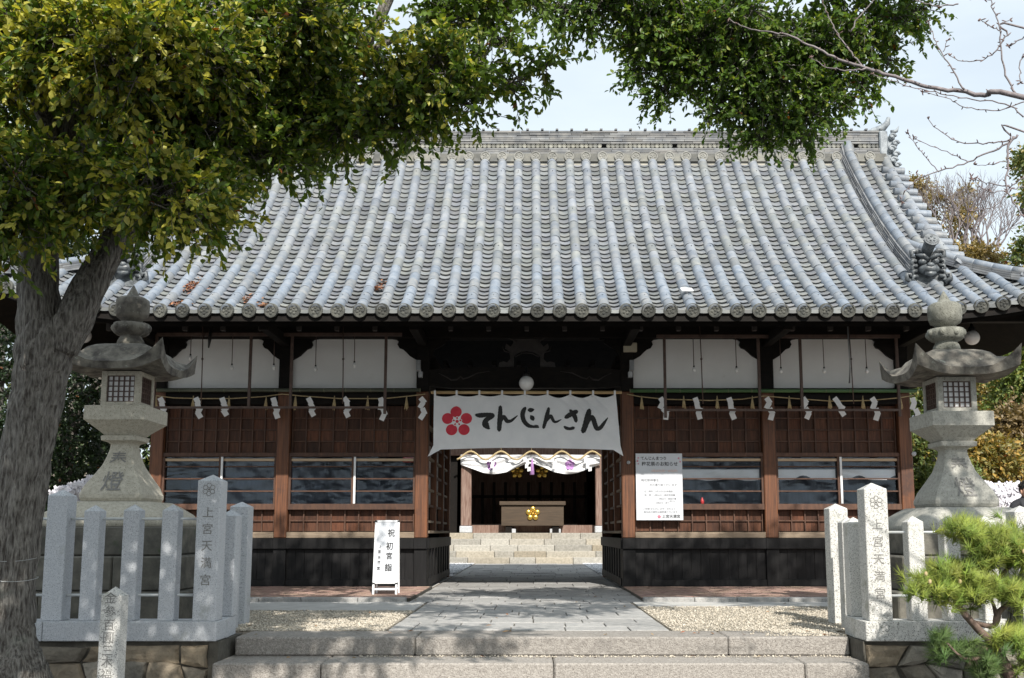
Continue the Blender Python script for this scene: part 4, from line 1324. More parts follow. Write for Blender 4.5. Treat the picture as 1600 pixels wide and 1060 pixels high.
# pulled lower corners
for (c, d) in ((ban(0, 1), at(668, 714, YB)), (ban(1, 1), at(974, 713, YB))):
    s = 1 if d.x > c.x else -1
    e1, e2 = (ban(.0 if s < 0 else 1, .92)), ban(.04 if s < 0 else .96, 1)
    g.add([c, e1, d, e2], [(0, 1, 2), (0, 2, 3)])
cl = g.put('cloth', M['cloth'], bt)
zpole = at(820, 613.5, YB).z
MB().tube([(Xp(673, YB, 2.8), YB - .0, zpole), (Xp(972, YB, 2.8), YB - .0, zpole)], .026, 10).put('bamboo_pole', M['bamboo_y'], bt)
for p in range(700, 970, 24):
    MB().lathe([(.027, -.004), (.0285, 0), (.027, .004)], (Xp(p + rnd.uniform(-4, 4), YB, 2.8), YB, zpole), 10, 'x').put('pole_node', M['straw'], bt)
for i in range(9):
    u = min(max(i / 8, .006), .994)
    p = ban(u, .02)
    MB().box(p.x - .016, p.x + .016, YB - .034, YB + .032, p.z - .03, zpole + .032, bv=.004).put('tie_loop', M['cloth'], bt)

# lettering in banner coordinates: pixel grid of a 5x enlargement of the photo
def bp(px, py, lift):
    u = (px / 5 + 660 - 678) / 286.5
    v = (py / 5 + 600 - 616.2) / 87.0
    return ban(u, v, lift)
def catmull(pts, n=8):
    P = [pts[0]] + list(pts) + [pts[-1]]
    out = []
    for i in range(1, len(P) - 2):
        for k in range(n):
            t = k / n
            out.append(tuple(.5 * ((2 * P[i][j]) + (-P[i - 1][j] + P[i + 1][j]) * t + (2 * P[i - 1][j] - 5 * P[i][j] + 4 * P[i + 1][j] - P[i + 2][j]) * t * t +
                                   (-P[i - 1][j] + 3 * P[i][j] - 3 * P[i + 1][j] + P[i + 2][j]) * t ** 3) for j in range(len(P[0]))))
    out.append(tuple(pts[-1]))
    return out
lift_k = [0]
def stroke(mb, pts):
    """pts (x, y, width); brush stroke with rounded ends"""
    c = catmull(pts, 8)
    lift_k[0] += 1
    L_ = .004 + (lift_k[0] % 12) * .00025
    lf, rt = [], []
    for i, (x, y_, w) in enumerate(c):
        a = c[max(i - 1, 0)]; b_ = c[min(i + 1, len(c) - 1)]
        dx, dy = b_[0] - a[0], b_[1] - a[1]
        l = math.hypot(dx, dy) or 1
        nx2, ny2 = -dy / l, dx / l
        w = w * 1.22 * 1.2 * (1 + .05 * math.sin(i * 1.9)) / 2
        lf.append((x + nx2 * w, y_ + ny2 * w)); rt.append((x - nx2 * w, y_ - ny2 * w))
    vs_, fs = [], []
    for a, b_ in zip(lf, rt):
        for k in range(4):
            t = k / 3
            vs_.append(bp(a[0] + (b_[0] - a[0]) * t, a[1] + (b_[1] - a[1]) * t, L_))
    for i in range(len(lf) - 1):
        for k in range(3):
            fs.append((i * 4 + k, i * 4 + k + 1, (i + 1) * 4 + k + 1, (i + 1) * 4 + k))
    mb.add(vs_, fs)
    for (e, o_, dl) in ((c[0], c[1], .0003), (c[-1], c[-2], .0006)):
        r_ = e[2] / 2
        if r_ < 3: continue
        disc(mb, e[0], e[1], r_, r_, L_ + dl)
def disc(mb, x, y_, rx, ry, L_, n=16, rot=0):
    cs, sn = math.cos(rot), math.sin(rot)
    vs_ = [bp(x, y_, L_)]
    for q in (.5, 1):
        for k in range(n):
            w = 2 * math.pi * k / n
            a, b_ = rx * q * math.cos(w), ry * q * math.sin(w)
            vs_.append(bp(x + a * cs - b_ * sn, y_ + a * sn + b_ * cs, L_))
    fs = [(0, 1 + k, 1 + (k + 1) % n) for k in range(n)] + [(1 + k, 1 + n + k, 1 + n + (k + 1) % n, 1 + (k + 1) % n) for k in range(n)]
    mb.add(vs_, fs)
chars = {
    'te': [[(418, 243, 14), (450, 248, 26), (500, 243, 24), (545, 246, 24), (540, 258, 26), (508, 278, 26), (492, 300, 30), (495, 325, 36), (515, 350, 18), (525, 356, 7)]],
    'n_a': [[(611, 178, 18), (609, 230, 24), (603, 300, 26), (597, 370, 22)], [(608, 310, 12), (622, 275, 20), (636, 262, 22), (650, 280, 22), (662, 296, 22), (690, 294, 16), (715, 275, 12), (744, 250, 4)]],
    'ji': [[(806, 190, 16), (790, 215, 24), (782, 250, 24), (792, 295, 24), (822, 330, 22), (860, 340, 15), (903, 344, 9)], [(833, 208, 20), (850, 206, 24), (870, 202, 12)], [(846, 252, 10), (854, 265, 24), (862, 282, 22)], [(870, 328, 4), (890, 330, 6), (903, 334, 3)]],
    'n_b': [[(989, 192, 14), (975, 240, 22), (958, 295, 20), (940, 350, 16)], [(962, 305, 8), (980, 275, 16), (1000, 256, 20), (1012, 275, 18), (1024, 298, 16), (1045, 300, 12), (1065, 290, 8), (1083, 280, 3)]],
    'sa': [[(1116, 266, 20), (1150, 245, 26), (1205, 215, 22)], [(1155, 208, 14), (1175, 235, 26), (1190, 265, 24), (1195, 297, 18)], [(1204, 212, 20), (1206, 228, 12)], [(1102, 338, 12), (1118, 350, 18), (1145, 355, 16), (1174, 347, 18)]],
    'n_c': [[(1305, 204, 22), (1290, 255, 32), (1268, 320, 30), (1243, 378, 26)], [(1278, 325, 12), (1295, 285, 22), (1318, 264, 26), (1332, 285, 26), (1340, 320, 26), (1352, 352, 24), (1380, 345, 20), (1410, 310, 16), (1444, 267, 4)]],
}
for nm, sts in chars.items():
    mb = MB()
    for st in sts: stroke(mb, st)
    mb.put('brush_character', M['ink'], cl)
fl = MB()
for (x, y_) in ((265, 218), (345, 271), (326, 361), (230, 361), (199, 271)):
    disc(fl, x, y_, 44, 44, .004, 26)
fl.put('plum_blossom', M['red'], cl)
fc = MB()
cx0, cy0 = 273, 295
for k in range(5):
    w = -math.pi / 2 + k * 2 * math.pi / 5
    disc(fc, cx0 + 27 * math.cos(w), cy0 + 27 * math.sin(w), 14, 12, .0050, 14, w)
disc(fc, cx0, cy0, 20, 20, .0053, 16)
fc.put('blossom_outline', M['cloth'], cl)
fr_ = MB()
for k in range(5):
    w = -math.pi / 2 + k * 2 * math.pi / 5
    disc(fr_, cx0 + 27 * math.cos(w), cy0 + 27 * math.sin(w), 9, 7, .0058, 12, w)
disc(fr_, cx0, cy0, 13, 13, .0062, 14)
fr_.put('blossom_centre', M['red'], cl)

# ------------------------------------------------------------------ notice and standing board
YN = YF - .012
n0, n1 = at(994.5, 813, YN), at(1065.5, 709, YN)
no = thing('paper_notice', 'white handwritten festival notice sheet beside the passage', 'notice', ((n0.x + n1.x) / 2, YN, n0.z))
MB().box(n0.x, n1.x, YN - .006, YN, n0.z, n1.z).put('sheet', M['board'], no)
def note(s, px, py, size, mat='greyink', bold=0):
    """zoom grid of the photo: 7.571 px per photo px, origin 980,690; px is the line's centre"""
    c = at(980 + px / 7.571, 690 + py / 7.571, YN)
    put_text('lettering', s, size * 1.0, (c.x, YN - .0075, c.z), M[mat], no, bold=bold, depth=.0004)
k = 1 / 7.571 / 97
note('てんじんまつり', 312, 203, .062, 'ink', .0012)
note('梅花祭のお知らせ', 385, 270, .075, 'ink', .0012)
note('2月25日(日)〜26日(月)', 440, 350, .044, 'orangeink')
note('梅花祭神事を', 270, 462, .050)
note('次の通り執り行います', 425, 518, .046)
note('日・時所　2月25日(日)本殿前', 370, 594, .036)
note('時　間　10時30分〜梅花祭神事', 385, 638, .036)
note('13時00分〜奉納行事', 470, 682, .034)
note('(雨天中止)', 535, 708, .022)
note('15時00分　終了', 415, 730, .034)
note('ご祈祷 ならびに お守・お札など', 380, 800, .037)
note('授与品の頒布は通常通り行います', 395, 838, .037)
note('上宮天満宮', 520, 890, .060, 'ink', .0008)
pl = MB()
for (a, b_, r_) in ((378, 890, 2.0), (120, 232, 1.3), (130, 195, 1.0), (608, 200, 1.2), (625, 240, 1.1), (130, 265, .9)):
    c = at(980 + a / 7.571, 690 + b_ / 7.571, YN)
    for j in range(5):
        w = math.pi / 2 + j * 2 * math.pi / 5
        pl.lathe([(.006 * r_, 0), (.006 * r_, -.0006 - .0001 * j)], (c.x + .008 * r_ * math.cos(w), YN - .0066, c.z + .008 * r_ * math.sin(w)), 9, 'y')
pl.put('printed_blossom', M['pink'], no)

# A-board on the brick apron
YA = 14.36
zg = .05
sb = thing('standing_board', 'white framed standing board with black brushed greeting on the brick apron', 'sign', (at(601, 925, YA).x, YA, zg))
def fr_box(name, pa, pb, mat, y0, y1, bv=.004):
    a, b_ = at(*pa, YA), at(*pb, YA)
    return MB().box(min(a.x, b_.x), max(a.x, b_.x), y0, y1, min(a.z, b_.z), max(a.z, b_.z), bv=bv)
lean = .16
def leaned(mb, sgn=1, top=None):
    zt = at(600, 813, YA).z
    out = MB()
    out.v = [(x, y_ + (sgn * (z - zg) / (zt - zg) * lean), z) for x, y_, z in mb.v]
    out.f, out.t, out.sm = mb.f, mb.t, mb.sm
    return out
xL, xR = at(582.5, 870, YA).x, at(621.5, 870, YA).x
zT, zB = at(600, 813, YA).z, at(600, 912, YA).z
fw = .030
fm = MB()
fm.box(xL, xL + fw, YA - .012, YA + .012, zg, zT - .01, bv=.004)
fm.box(xR - fw, xR, YA - .012, YA + .012, zg, zT - .01, bv=.004)
fm.box(xL + .01, xR - .01, YA - .0125, YA + .0125, zT - fw, zT, bv=.006)
fm.box(xL + fw, xR - fw, YA - .010, YA + .010, zB - .004, zB + .02, bv=.003)
fm.box(xL + fw, xR - fw, YA - .008, YA + .008, zg + .06, zg + .085, bv=.003)
leaned(fm).put('frame', M['alu'], sb)
leaned(MB().box(xL + fw, xR - fw, YA - .006, YA + .004, zB + .02, zT - fw)).put('panel', M['board'], sb)
bk = MB()
bk.box(xL + .005, xL + fw, YA + .31, YA + .33, zg, zT - .03, bv=.003)
bk.box(xR - fw, xR - .005, YA + .31, YA + .33, zg, zT - .03, bv=.003)
bk.box(xL + fw, xR - fw, YA + .312, YA + .328, zg + .06, zg + .085)
bk.box(xL + fw, xR - fw, YA + .316, YA + .324, zB, zT - .05)
leaned(bk, -1).put('rear_frame', M['alu'], sb)
cl_ = MB()
for x in (xL + .015, xR - .015):
    for z in (zT - .015, zB):
        cl_.box(x - .018, x + .018, YA - .0145, YA - .0125, z - .012, z + .012)
leaned(cl_).put('corner_clip', M['black'], sb)
tilt = math.atan(lean / (zT - zg))
for ch, px_, py_, sz in (('祝', 609.5, 834, .115), ('初', 607.5, 854.5, .115), ('宮', 607, 870, .105), ('詣', 606, 888, .115),
                         ('上', 592.5, 855, .05), ('宮', 591.5, 863, .052), ('天', 591.2, 872, .052), ('満', 591, 880, .052), ('宮', 590.5, 889, .052)):
    c = at(px_, py_, YA)
    yy = YA + (c.z - zg) / (zT - zg) * lean - .0085
    put_text('lettering', ch, sz, (c.x, yy, c.z), M['ink'], sb, rot=(R(90) - tilt, 0, 0), scale=(.92, 1, 1), bold=.0022 if sz > .1 else .001)

# ================================================================== FENCES ON RUBBLE WALLS
YW = 8.72        # front face of the granite kerb
def rubble(name, x0, x1, z0, z1, yf, label):
    w_ = thing(name, label, 'wall', ((x0 + x1) / 2, yf, z0))
    MB().box(x0, x1, yf + .03, yf + .5, z0, z1).put('mortar_bed', M['mortarwall'], w_)
    # irregular stones: jittered grid, corners shared, pulled in to leave joints
    nx_ = max(2, int((x1 - x0) / .27)); rows = [z0, z0 + .17, z0 + .36, z1 - .035]
    P = {}
    for j in range(len(rows)):
        for i in range(nx_ + 1):
            jx = rnd.uniform(-.07, .07) if 0 < i < nx_ else 0
            jz = rnd.uniform(-.05, .05) if 0 < j < len(rows) - 1 else rnd.uniform(-.012, .012)
            P[i, j] = (x0 + (x1 - x0) * i / nx_ + jx + (.07 if j % 2 and 0 < i < nx_ else 0), rows[j] + jz)
    for j in range(len(rows) - 1):
        i = 0
        while i < nx_:
            sp = 1
            if rnd.random() < .25 and i + 1 < nx_: sp = 2
            a, b_, c, d = P[i, j], P[i + sp, j], P[i + sp, j + 1], P[i, j + 1]
            m1 = ((a[0] + b_[0]) / 2, (a[1] + b_[1]) / 2 + rnd.uniform(-.03, .0)); m2 = (b_[0] * .5 + c[0] * .5 + rnd.uniform(-.02, .02), (b_[1] + c[1]) / 2)
            m3 = ((d[0] + c[0]) / 2, (d[1] + c[1]) / 2 + (rnd.uniform(-.0, .03) if j < 2 else 0)); m4 = (a[0] * .5 + d[0] * .5 + rnd.uniform(-.02, .02), (a[1] + d[1]) / 2)
            poly = [a, m1, b_, m2, c, m3, d, m4]
            cx, cz = sum(p[0] for p in poly) / 8, sum(p[1] for p in poly) / 8
            mb = MB()
            n = 8
            rings = []
            pr = rnd.uniform(.03, .08)
            for (f, dy) in ((.955, .04), (.94, -.2 * pr), (.86, -.75 * pr), (.5, -pr)):
                rings.append([(cx + (p[0] - cx) * f + rnd.uniform(-.006, .006), yf + .03 + dy + rnd.uniform(-.007, .007), cz + (p[1] - cz) * f + rnd.uniform(-.006, .006)) for p in poly])
            vs_ = [p for r_ in rings for p in r_] + [(cx, yf + .03 - pr * 1.05, cz)]
            fs = [(k * n + q, k * n + (q + 1) % n, (k + 1) * n + (q + 1) % n, (k + 1) * n + q) for k in range(3) for q in range(n)] + [(3 * n + q, 3 * n + (q + 1) % n, 4 * n) for q in range(n)]
            mb.add(vs_, fs, smooth=False)
            mb.put('wall_stone', M['rubble'], w_)
            i += sp
    return w_
rubble('rubble_wall', -6.6, -2.74, -.56, -.004, YW + .03, 'low grey rubble stone wall under the left stone fence behind the tree root')
rubble('rubble_wall', 2.86, 7.0, -.56, -.004, YW + .03, 'low rubble stone wall under the right stone fence behind the pine')
MB().box(-2.74, -2.66, YW + .04, 9.5, -.56, -.006).put('wall_return', M['mortarwall'], bpy.data.objects['rubble_wall'])
MB().box(2.845, 2.86, YW + .04, 9.5, -.56, -.006).put('wall_return', M['mortarwall'], bpy.data.objects['rubble_wall.001'])

def post(parent, x, y, w, z0, z1, mat, name='fence_post', cap=.05):
    mb = MB()
    h = w / 2
    mb.box(x - h, x + h, y, y + w, z0, z1 - cap, bv=.006)
    b0 = len(mb.v)
    zt = z1 - cap
    q = [(x - h + .006, y + .006, zt), (x + h - .006, y + .006, zt), (x + h - .006, y + w - .006, zt), (x - h + .006, y + w - .006, zt), (x, y + h, z1)]
    mb.add(q, [(0, 1, 4), (1, 2, 4), (2, 3, 4), (3, 0, 4)])
    return mb.put(name, mat, parent)
ZK = .165
for s in (-1, 1):
    mt = M['granite'] if s < 0 else M['granite_old_lit']
    side = 'left' if s < 0 else 'right'
    fe = thing('stone_fence', '%s granite post fence on a rubble wall %s' % (('bluish grey', 'beside the forked tree') if s < 0 else ('pale sunlit weathered', 'behind the small pine')), 'fence', (s * 4, YW, 0))
    if s < 0:
        xe = Xp(337, YW, 0)
        MB().box(Xp(66, YW, .1), xe, YW, YW + .3, 0, ZK, bv=.006).put('kerb_beam', mt, fe)
        MB().box(-6.6, Xp(65.4, YW, .1), YW - .004, YW + .3, 0, ZK, bv=.006).put('kerb_beam', mt, fe)
        MB().hexa([(xe - .3, YW + .303, 0), (xe, YW + .303, 0), (xe - .03, 9.4, 0), (xe - .33, 9.4, 0), (xe - .3, YW + .303, ZK - .002), (xe, YW + .303, ZK - .002), (xe - .03, 9.4, ZK - .002), (xe - .33, 9.4, ZK - .002)]).put('kerb_beam', mt, fe)
        tall = (Xp(323, YW + .03, .8), 743)
        small = [(Xp(p, YW + .04, .7), py) for p, py in ((84, 765), (139, 789), (201, 788), (262, 788))]
        far = [(Xp(20, YW + .04, .7), 790), (Xp(-40, YW + .04, .7), 790)]
    else:
        xe = Xp(1354, YW, 0)
        MB().box(xe, Xp(1545, YW, .1), YW, YW + .3, 0, ZK, bv=.006).put('kerb_beam', mt, fe)
        MB().box(Xp(1545.6, YW, .1), 7.0, YW - .003, YW + .3, 0, ZK, bv=.006).put('kerb_beam', mt, fe)
        MB().hexa([(xe, YW + .303, 0), (xe + .3, YW + .303, 0), (xe + .33, 9.4, 0), (xe + .03, 9.4, 0), (xe, YW + .303, ZK - .002), (xe + .3, YW + .303, ZK - .002), (xe + .33, 9.4, ZK - .002), (xe + .03, 9.4, ZK - .002)]).put('kerb_beam', mt, fe)
        tall = (Xp(1372, YW + .03, .8), 756)
        small = [(Xp(p, YW + .04, .7), py) for p, py in ((1434, 806), (1490, 806), (1548, 806))]
        far = [(Xp(1607, YW + .04, .7), 790), (Xp(1660, YW + .04, .7), 806)]
    tp = post(fe, tall[0], YW + .03, .200, ZK, Zp(tall[1] - 2, YW + .05), mt, 'corner_post', .055)
    k = 0
    for (x, py) in small + far:
        w = .178 if py < 770 or py == 790 and s > 0 else .138
        z1 = Zp(py, YW + .06)
        post(fe, x, YW + .05, w, ZK, z1, mt)
    # side row running back beside the steps
    for (px_, yy, w, py, z0) in (((352, 9.25, .15, 797, ZK), (356, 9.78, .15, 797, 0), (370, 10.3, .19, 784, 0)) if s < 0 else ((1341, 9.25, .15, 808, ZK), (1331, 9.8, .15, 808, 0), (1314, 10.35, .19, 787, 0))):
        post(fe, Xp(px_, yy, .5), yy, w, z0, Zp(py, yy + .05), mt)
    # thin galvanised rails through the posts
    xs_ = sorted([tall[0]] + [x for x, _ in small + far])
    for py in (811, 930) if s < 0 else (832, 931):
        MB().tube([(xs_[0], YW + .13, Zp(py, YW + .13)), (xs_[-1], YW + .13, Zp(py, YW + .13))], .012, 8).put('rail_pipe', M['steel'], fe)
    # carved crest and name
    zc0 = {-1: (784, 816, 832, 851, 867.5, 876), 1: 0}
    rows = ((783, 0), (811, 1), (834.5, 1), (857, 1), (879, 1), (905, 1)) if s < 0 else ((784, 0), (818, 1), (841, 1), (868, 1), (893, 1), (924, 1))
    pxs = (325, 324.5, 323.5, 322.5, 321.5, 320.0) if s < 0 else (1367, 1367.5, 1369, 1369.5, 1370.5, 1371.5)
    YT = YW + .029
    txt = '上宮天満宮'
    rows = ((781, 0), (798, 1), (824, 1), (849, 1), (875, 1), (903, 1)) if s < 0 else ((783, 0), (819, 1), (843, 1), (868, 1), (894, 1), (921, 1))
    rows = ((765, 0), (802, 1), (828, 1), (854, 1), (881, 1), (908, 1)) if s < 0 else ((785, 0), (821, 1), (848, 1), (875, 1), (902, 1), (929, 1))
    for i, (py, isn) in enumerate(rows):
        z = Zp(py, YT)
        if isn:
            put_text('carved_character', txt[i - 1], .100, (tall[0], YT, z), M['carved'], tp, depth=.0012, bold=.0004)
        else:
            cr_ = MB()
            for k in range(6):
                w = math.pi / 2 + k * math.pi / 3
                c = (tall[0] + .036 * math.cos(w), YT, z + .036 * math.sin(w))
                n = 14
                vs_, fs = [], []
                for q in range(n):
                    a = 2 * math.pi * q / n
                    for r_ in (.022, .0165):
                        vs_.append((c[0] + r_ * math.cos(a), YT - .0012 - .0001 * k, c[2] + r_ * math.sin(a)))
                for q in range(n):
                    fs.append((2 * q, 2 * q + 1, 2 * ((q + 1) % n) + 1, 2 * ((q + 1) % n)))
                cr_.add(vs_, fs)
            cr_.lathe([(.010, 0), (.010, -.0012)], (tall[0], YT, z), 10, 'y')
            cr_.put('carved_blossom', M['carved'], tp)

# small donor's marker post before the left fence
YD = 7.85
dp = thing('donor_marker_post', 'small weathered stone marker post with carved donation characters before the left fence', 'marker post', (Xp(172, YD, .2), YD, -.5))
x = Xp(171, YD, .2)
post(dp, x, YD, .155, -.5, Zp(917, YD + .05), M['granite_old_lit'], 'stone_shaft', .065)
for ch, py in (('金', 936), ('参', 957), ('百', 978), ('圓', 998), ('三', 1018), ('木', 1036), ('福', 1056)):
    put_text('carved_character', ch, .092, (x - .004, YD - .0005, Zp(py, YD)), M['carved'], dp, depth=.0012)

# ================================================================== STONE LANTERNS
def octa(mb, cx, cy, prof_, n=16, sq=0.0, tint=None):
    mb.lathe(prof_, (cx, cy, 0), n, 'z', tint)
def sqring(cx, cy, h, z, r=0.0):
    """square ring with clipped corners (8 points)"""
    r = min(r, h * .9)
    return [(cx - h + r, cy - h, z), (cx + h - r, cy - h, z), (cx + h, cy - h + r, z), (cx + h, cy + h - r, z), (cx + h - r, cy + h, z), (cx - h + r, cy + h, z), (cx - h, cy + h - r, z), (cx - h, cy - h + r, z)]
def sqloft(mb, cx, cy, prof_, smooth=False):
    """prof_ list of (half width, z, corner clip)"""
    vs_ = []
    for (h, z, r) in prof_: vs_ += sqring(cx, cy, h, z, r)
    n = len(prof_)
    fs = [tuple(reversed(range(8)))] + [(i * 8 + k, i * 8 + (k + 1) % 8, (i + 1) * 8 + (k + 1) % 8, (i + 1) * 8 + k) for i in range(n - 1) for k in range(8)] + [tuple((n - 1) * 8 + k for k in range(8))]
    mb.add(vs_, fs, smooth=smooth)
    return mb
def lantern(cx, yf, dy, warm, label):
    """dy: photo pixels the whole lantern sits lower; yf front face of the slab"""
    cy = yf + .34
    z = lambda py, Y=None: Zp(py + dy, Y or yf)
    t = thing('stone_lantern', label, 'stone lantern', (cx, cy, 0))
    st = M['lantern_warm'] if warm else M['lantern']
    dk = M['lantern_dark'] if warm else M['lantern']
    # stepped base of big blocks
    tiers = [(1.08, 0, .33), (.98, .33, .68), (.80, .68, z(832))]
    for i, (h, z0, z1) in enumerate(tiers):
        nb = 3 if i < 2 else 2
        for a in range(nb):
            x0 = cx - h + a * 2 * h / nb
            MB().box(x0 + .004, x0 + 2 * h / nb - .004, cy - h + rnd.uniform(0, .01), cy + h, z0 + .003, z1 - .003, bv=.014).put('base_block', M['basestone'], t)
    # rounded plinth
    sqloft(MB(), cx, cy, [(.66, z(832), .02), (.66, z(822), .04), (.62, z(812), .06), (.52, z(800), .10), (.44, z(793), .10)], True).put('plinth', M['lantern'] if not warm else st, t)
    # flared shaft
    pf = [(.325, 792, .012), (.345, 787, .03), (.345, 781, .03), (.31, 768, .02), (.245, 752, .02), (.18, 735, .02), (.145, 720, .02), (.125, 708, .02), (.12, 701, .02), (.14, 698, .02), (.195, 695, .01), (.20, 688, .01), (.18, 687, .01)]
    sh = sqloft(MB(), cx, cy, [(h, z(p), r) for h, p, r in pf]).put('shaft', st, t)
    # slab (chudai)
    sqloft(MB(), cx, cy, [(.17, z(687), .01), (.20, z(682), .01), (.325, z(666), .005), (.338, z(664.5), .004), (.338, z(643), .004), (.33, z(642), .01)]).put('slab', st, t)
    # fire box: four corner posts, sill, lintel
    fb = MB()
    zb, zt = z(642.3), z(586)
    H = .215
    for qx in (-1, 1):
        for qy in (-1, 1):
            x0, x1 = sorted((cx + qx * H, cx + qx * (H - .062)))
            y0, y1 = sorted((cy + qy * H, cy + qy * (H - .062)))
            fb.box(x0, x1, y0, y1, zb, zt, bv=.004)
    fb.box(cx - H + .004, cx + H - .004, cy - H + .004, cy + H - .004, zb, zb + .055)
    fb.box(cx - H + .004, cx + H - .004, cy - H + .004, cy + H - .004, zt - .05, zt)
    f_ = fb.put('fire_box', st, t)
    hw = H - .062
    for fc, (ax, sg) in enumerate((('x', -1), ('x', 1), ('y', -1), ('y', 1))):
        # ax: direction the window faces along; 'y' means front/back
        z0, z1 = zb + .055, zt - .05
        pn = MB(); lt = MB()
        d0, d1 = H - .045, H - .035
        def bx(mb, u0, u1, da, db, za, zb2):
            if ax == 'y': mb.box(cx + u0, cx + u1, *(sorted((cy + sg * da, cy + sg * db))), za, zb2)
            else: mb.box(*(sorted((cx + sg * da, cx + sg * db))), cy + u0, cy + u1, za, zb2)
        bx(pn, -hw, hw, d0, d1, z0, z1)
        pn.put('paper_pane', M['paper'], f_)
        nb = 5
        for k in range(nb + 1):
            u = -hw + 2 * hw * k / nb
            bw = .010 if k in (0, nb) else .0055
            bx(lt, max(u - bw, -hw), min(u + bw, hw), H - .034, H - .014, z0, z1)
        for k in range(nb + 1):
            v = z0 + (z1 - z0) * k / nb
            bw = .010 if k in (0, nb) else .0055
            bx(lt, -hw, hw, H - .0335, H - .0165, max(v - bw, z0), min(v + bw, z1))
        lt.put('window_lattice', M['iron'], f_)
    # roof with upturned corners
    n = 12
    rf_ = MB()
    RW = .575
    def edge(k):       # n points per side
        side, q = divmod(k, n)
        u = -1 + 2 * q / n
        return [(u, -1), (1, u), (-u, 1), (-1, -u)][side]
    def ring(fn):
        return [fn(*edge(k)) for k in range(4 * n)]
    zE = z(588)
    def lift(u, v):
        c = min(abs(u), abs(v)) if max(abs(u), abs(v)) > .999 else 0
        c = abs(u) * abs(v)
        return (max(0, c - .35) / .65) ** 1.9
    def out(u, v):    # corners pulled out, sides drawn in
        c = abs(u) * abs(v)
        return .87 + .13 * c
    rr = []
    rr.append(ring(lambda u, v: (cx + u * .24, cy + v * .24, zt + .012)))
    rr.append(ring(lambda u, v: (cx + u * RW * out(u, v) * .97, cy + v * RW * out(u, v) * .97, zE + lift(u, v) * .10)))
    rr.append(ring(lambda u, v: (cx + u * RW * out(u, v), cy + v * RW * out(u, v), zE + .080 + lift(u, v) * .25)))
    rr.append(ring(lambda u, v: (cx + u * RW * (.84 + .04 * abs(u * v)), cy + v * RW * (.84 + .04 * abs(u * v)), zE + .092 + lift(u, v) * .10)))
    zR = z(541)
    for (f, g) in ((.74, .40), (.66, .66), (.54, .84), (.40, .95), (.27, 1.0)):
        rr.append(ring(lambda u, v, f=f, g=g: (cx + u * RW * f * (1 - .10 * abs(u * v)), cy + v * RW * f * (1 - .10 * abs(u * v)), zE + .085 + (zR - zE - .085) * g + lift(u, v) * .05 * (1 - g))))
    N4 = 4 * n
    vs_ = [p for r_ in rr for p in r_]
    fs = [tuple(reversed(range(N4)))] + [(i * N4 + k, i * N4 + (k + 1) % N4, (i + 1) * N4 + (k + 1) % N4, (i + 1) * N4 + k) for i in range(len(rr) - 1) for k in range(N4)] + [tuple((len(rr) - 1) * N4 + k for k in range(N4))]
    rf_.add(vs_, fs)
    rf_.sm = [False] + [i >= 3 for i in range(len(rr) - 1) for k in range(N4)] + [False]
    rf_.put('cap_roof', M['lantern_dark'], t)
    # neck, lotus ring, jewel
    s_ = 1 / 142.
    nk = MB()
    nk.lathe([(.16, z(543)), (.142, z(533)), (.118, z(527)), (.118, z(525.5)), (.16, z(524)), (.195, z(520)), (.205, z(513)), (.195, z(506)), (.12, z(504))], (cx, cy, 0), 20)
    for k in range(8):
        w = k * math.pi / 4 + .2
        nk.sphere((cx + .175 * math.cos(w), cy + .175 * math.sin(w), z(513)), (.05, .05, .05), 7, 6)
    nk.put('lotus_neck', M['lantern_dark'] if warm else M['lantern_mid'], t)
    jw = MB()
    jw.lathe([(.11, z(505)), (.12, z(499)), (.165, z(496)), (.182, z(489)), (.187, z(478)), (.18, z(468)), (.14, z(464)), (.08, z(462.5)), (.06, z(458)), (.03, z(450)), (.008, z(444))], (cx, cy, 0), 20)
    jw.put('jewel', M['lantern_dark'] if warm else M['lantern_mid'], t)
    # carved words on the shaft front
    for ch, py, sz in (('奉', 727, .19), ('燈', 763, .235)):
        zz = z(py)
        hh = None
        for (a, b_) in zip(pf[:-1], pf[1:]):
            za, zb_ = z(a[1]), z(b_[1])
            if za <= zz <= zb_:
                q = (zz - za) / (zb_ - za); hh = a[0] + (b_[0] - a[0]) * q
                slope = math.atan2(a[0] - b_[0], zb_ - za)
        slope = math.atan2(.245 - .18, z(735) - z(752)) if py > 740 else math.atan2(.215 - .178, z(720) - z(735))
        me = text_mesh(ch, sz, M['carved'], 0, .001)
        # drape the glyph on the curved face
        def half(zv):
            for (a, b_) in zip(pf[:-1], pf[1:]):
                za, zb_ = z(a[1]), z(b_[1])
                if za <= zv <= zb_: return a[0] + (b_[0] - a[0]) * (zv - za) / (zb_ - za)
            return .2
        for v in me.vertices:
            lx, lz = v.co.x, v.co.y
            v.co = (lx, -half(zz + lz) + hh - .009, lz)
        link('carved_character', me, sh, (cx, cy - hh, zz))
    return t
YL = 10.9
lantern(Xp(1507, YL, 2) , YL, 0, False, 'tall grey stone lantern right of the steps behind the small pine')
lantern(Xp(177, YL, 2), YL, -9, True, 'tall tree-shaded stone lantern with brown lichened cap beside the forked trunk')
put_text('carved_character', '寸', .22, (Xp(103, YL - .4, .5), YL + .34 - .985, .50), M['ink'], bpy.data.objects['stone_lantern.001'], depth=.002)

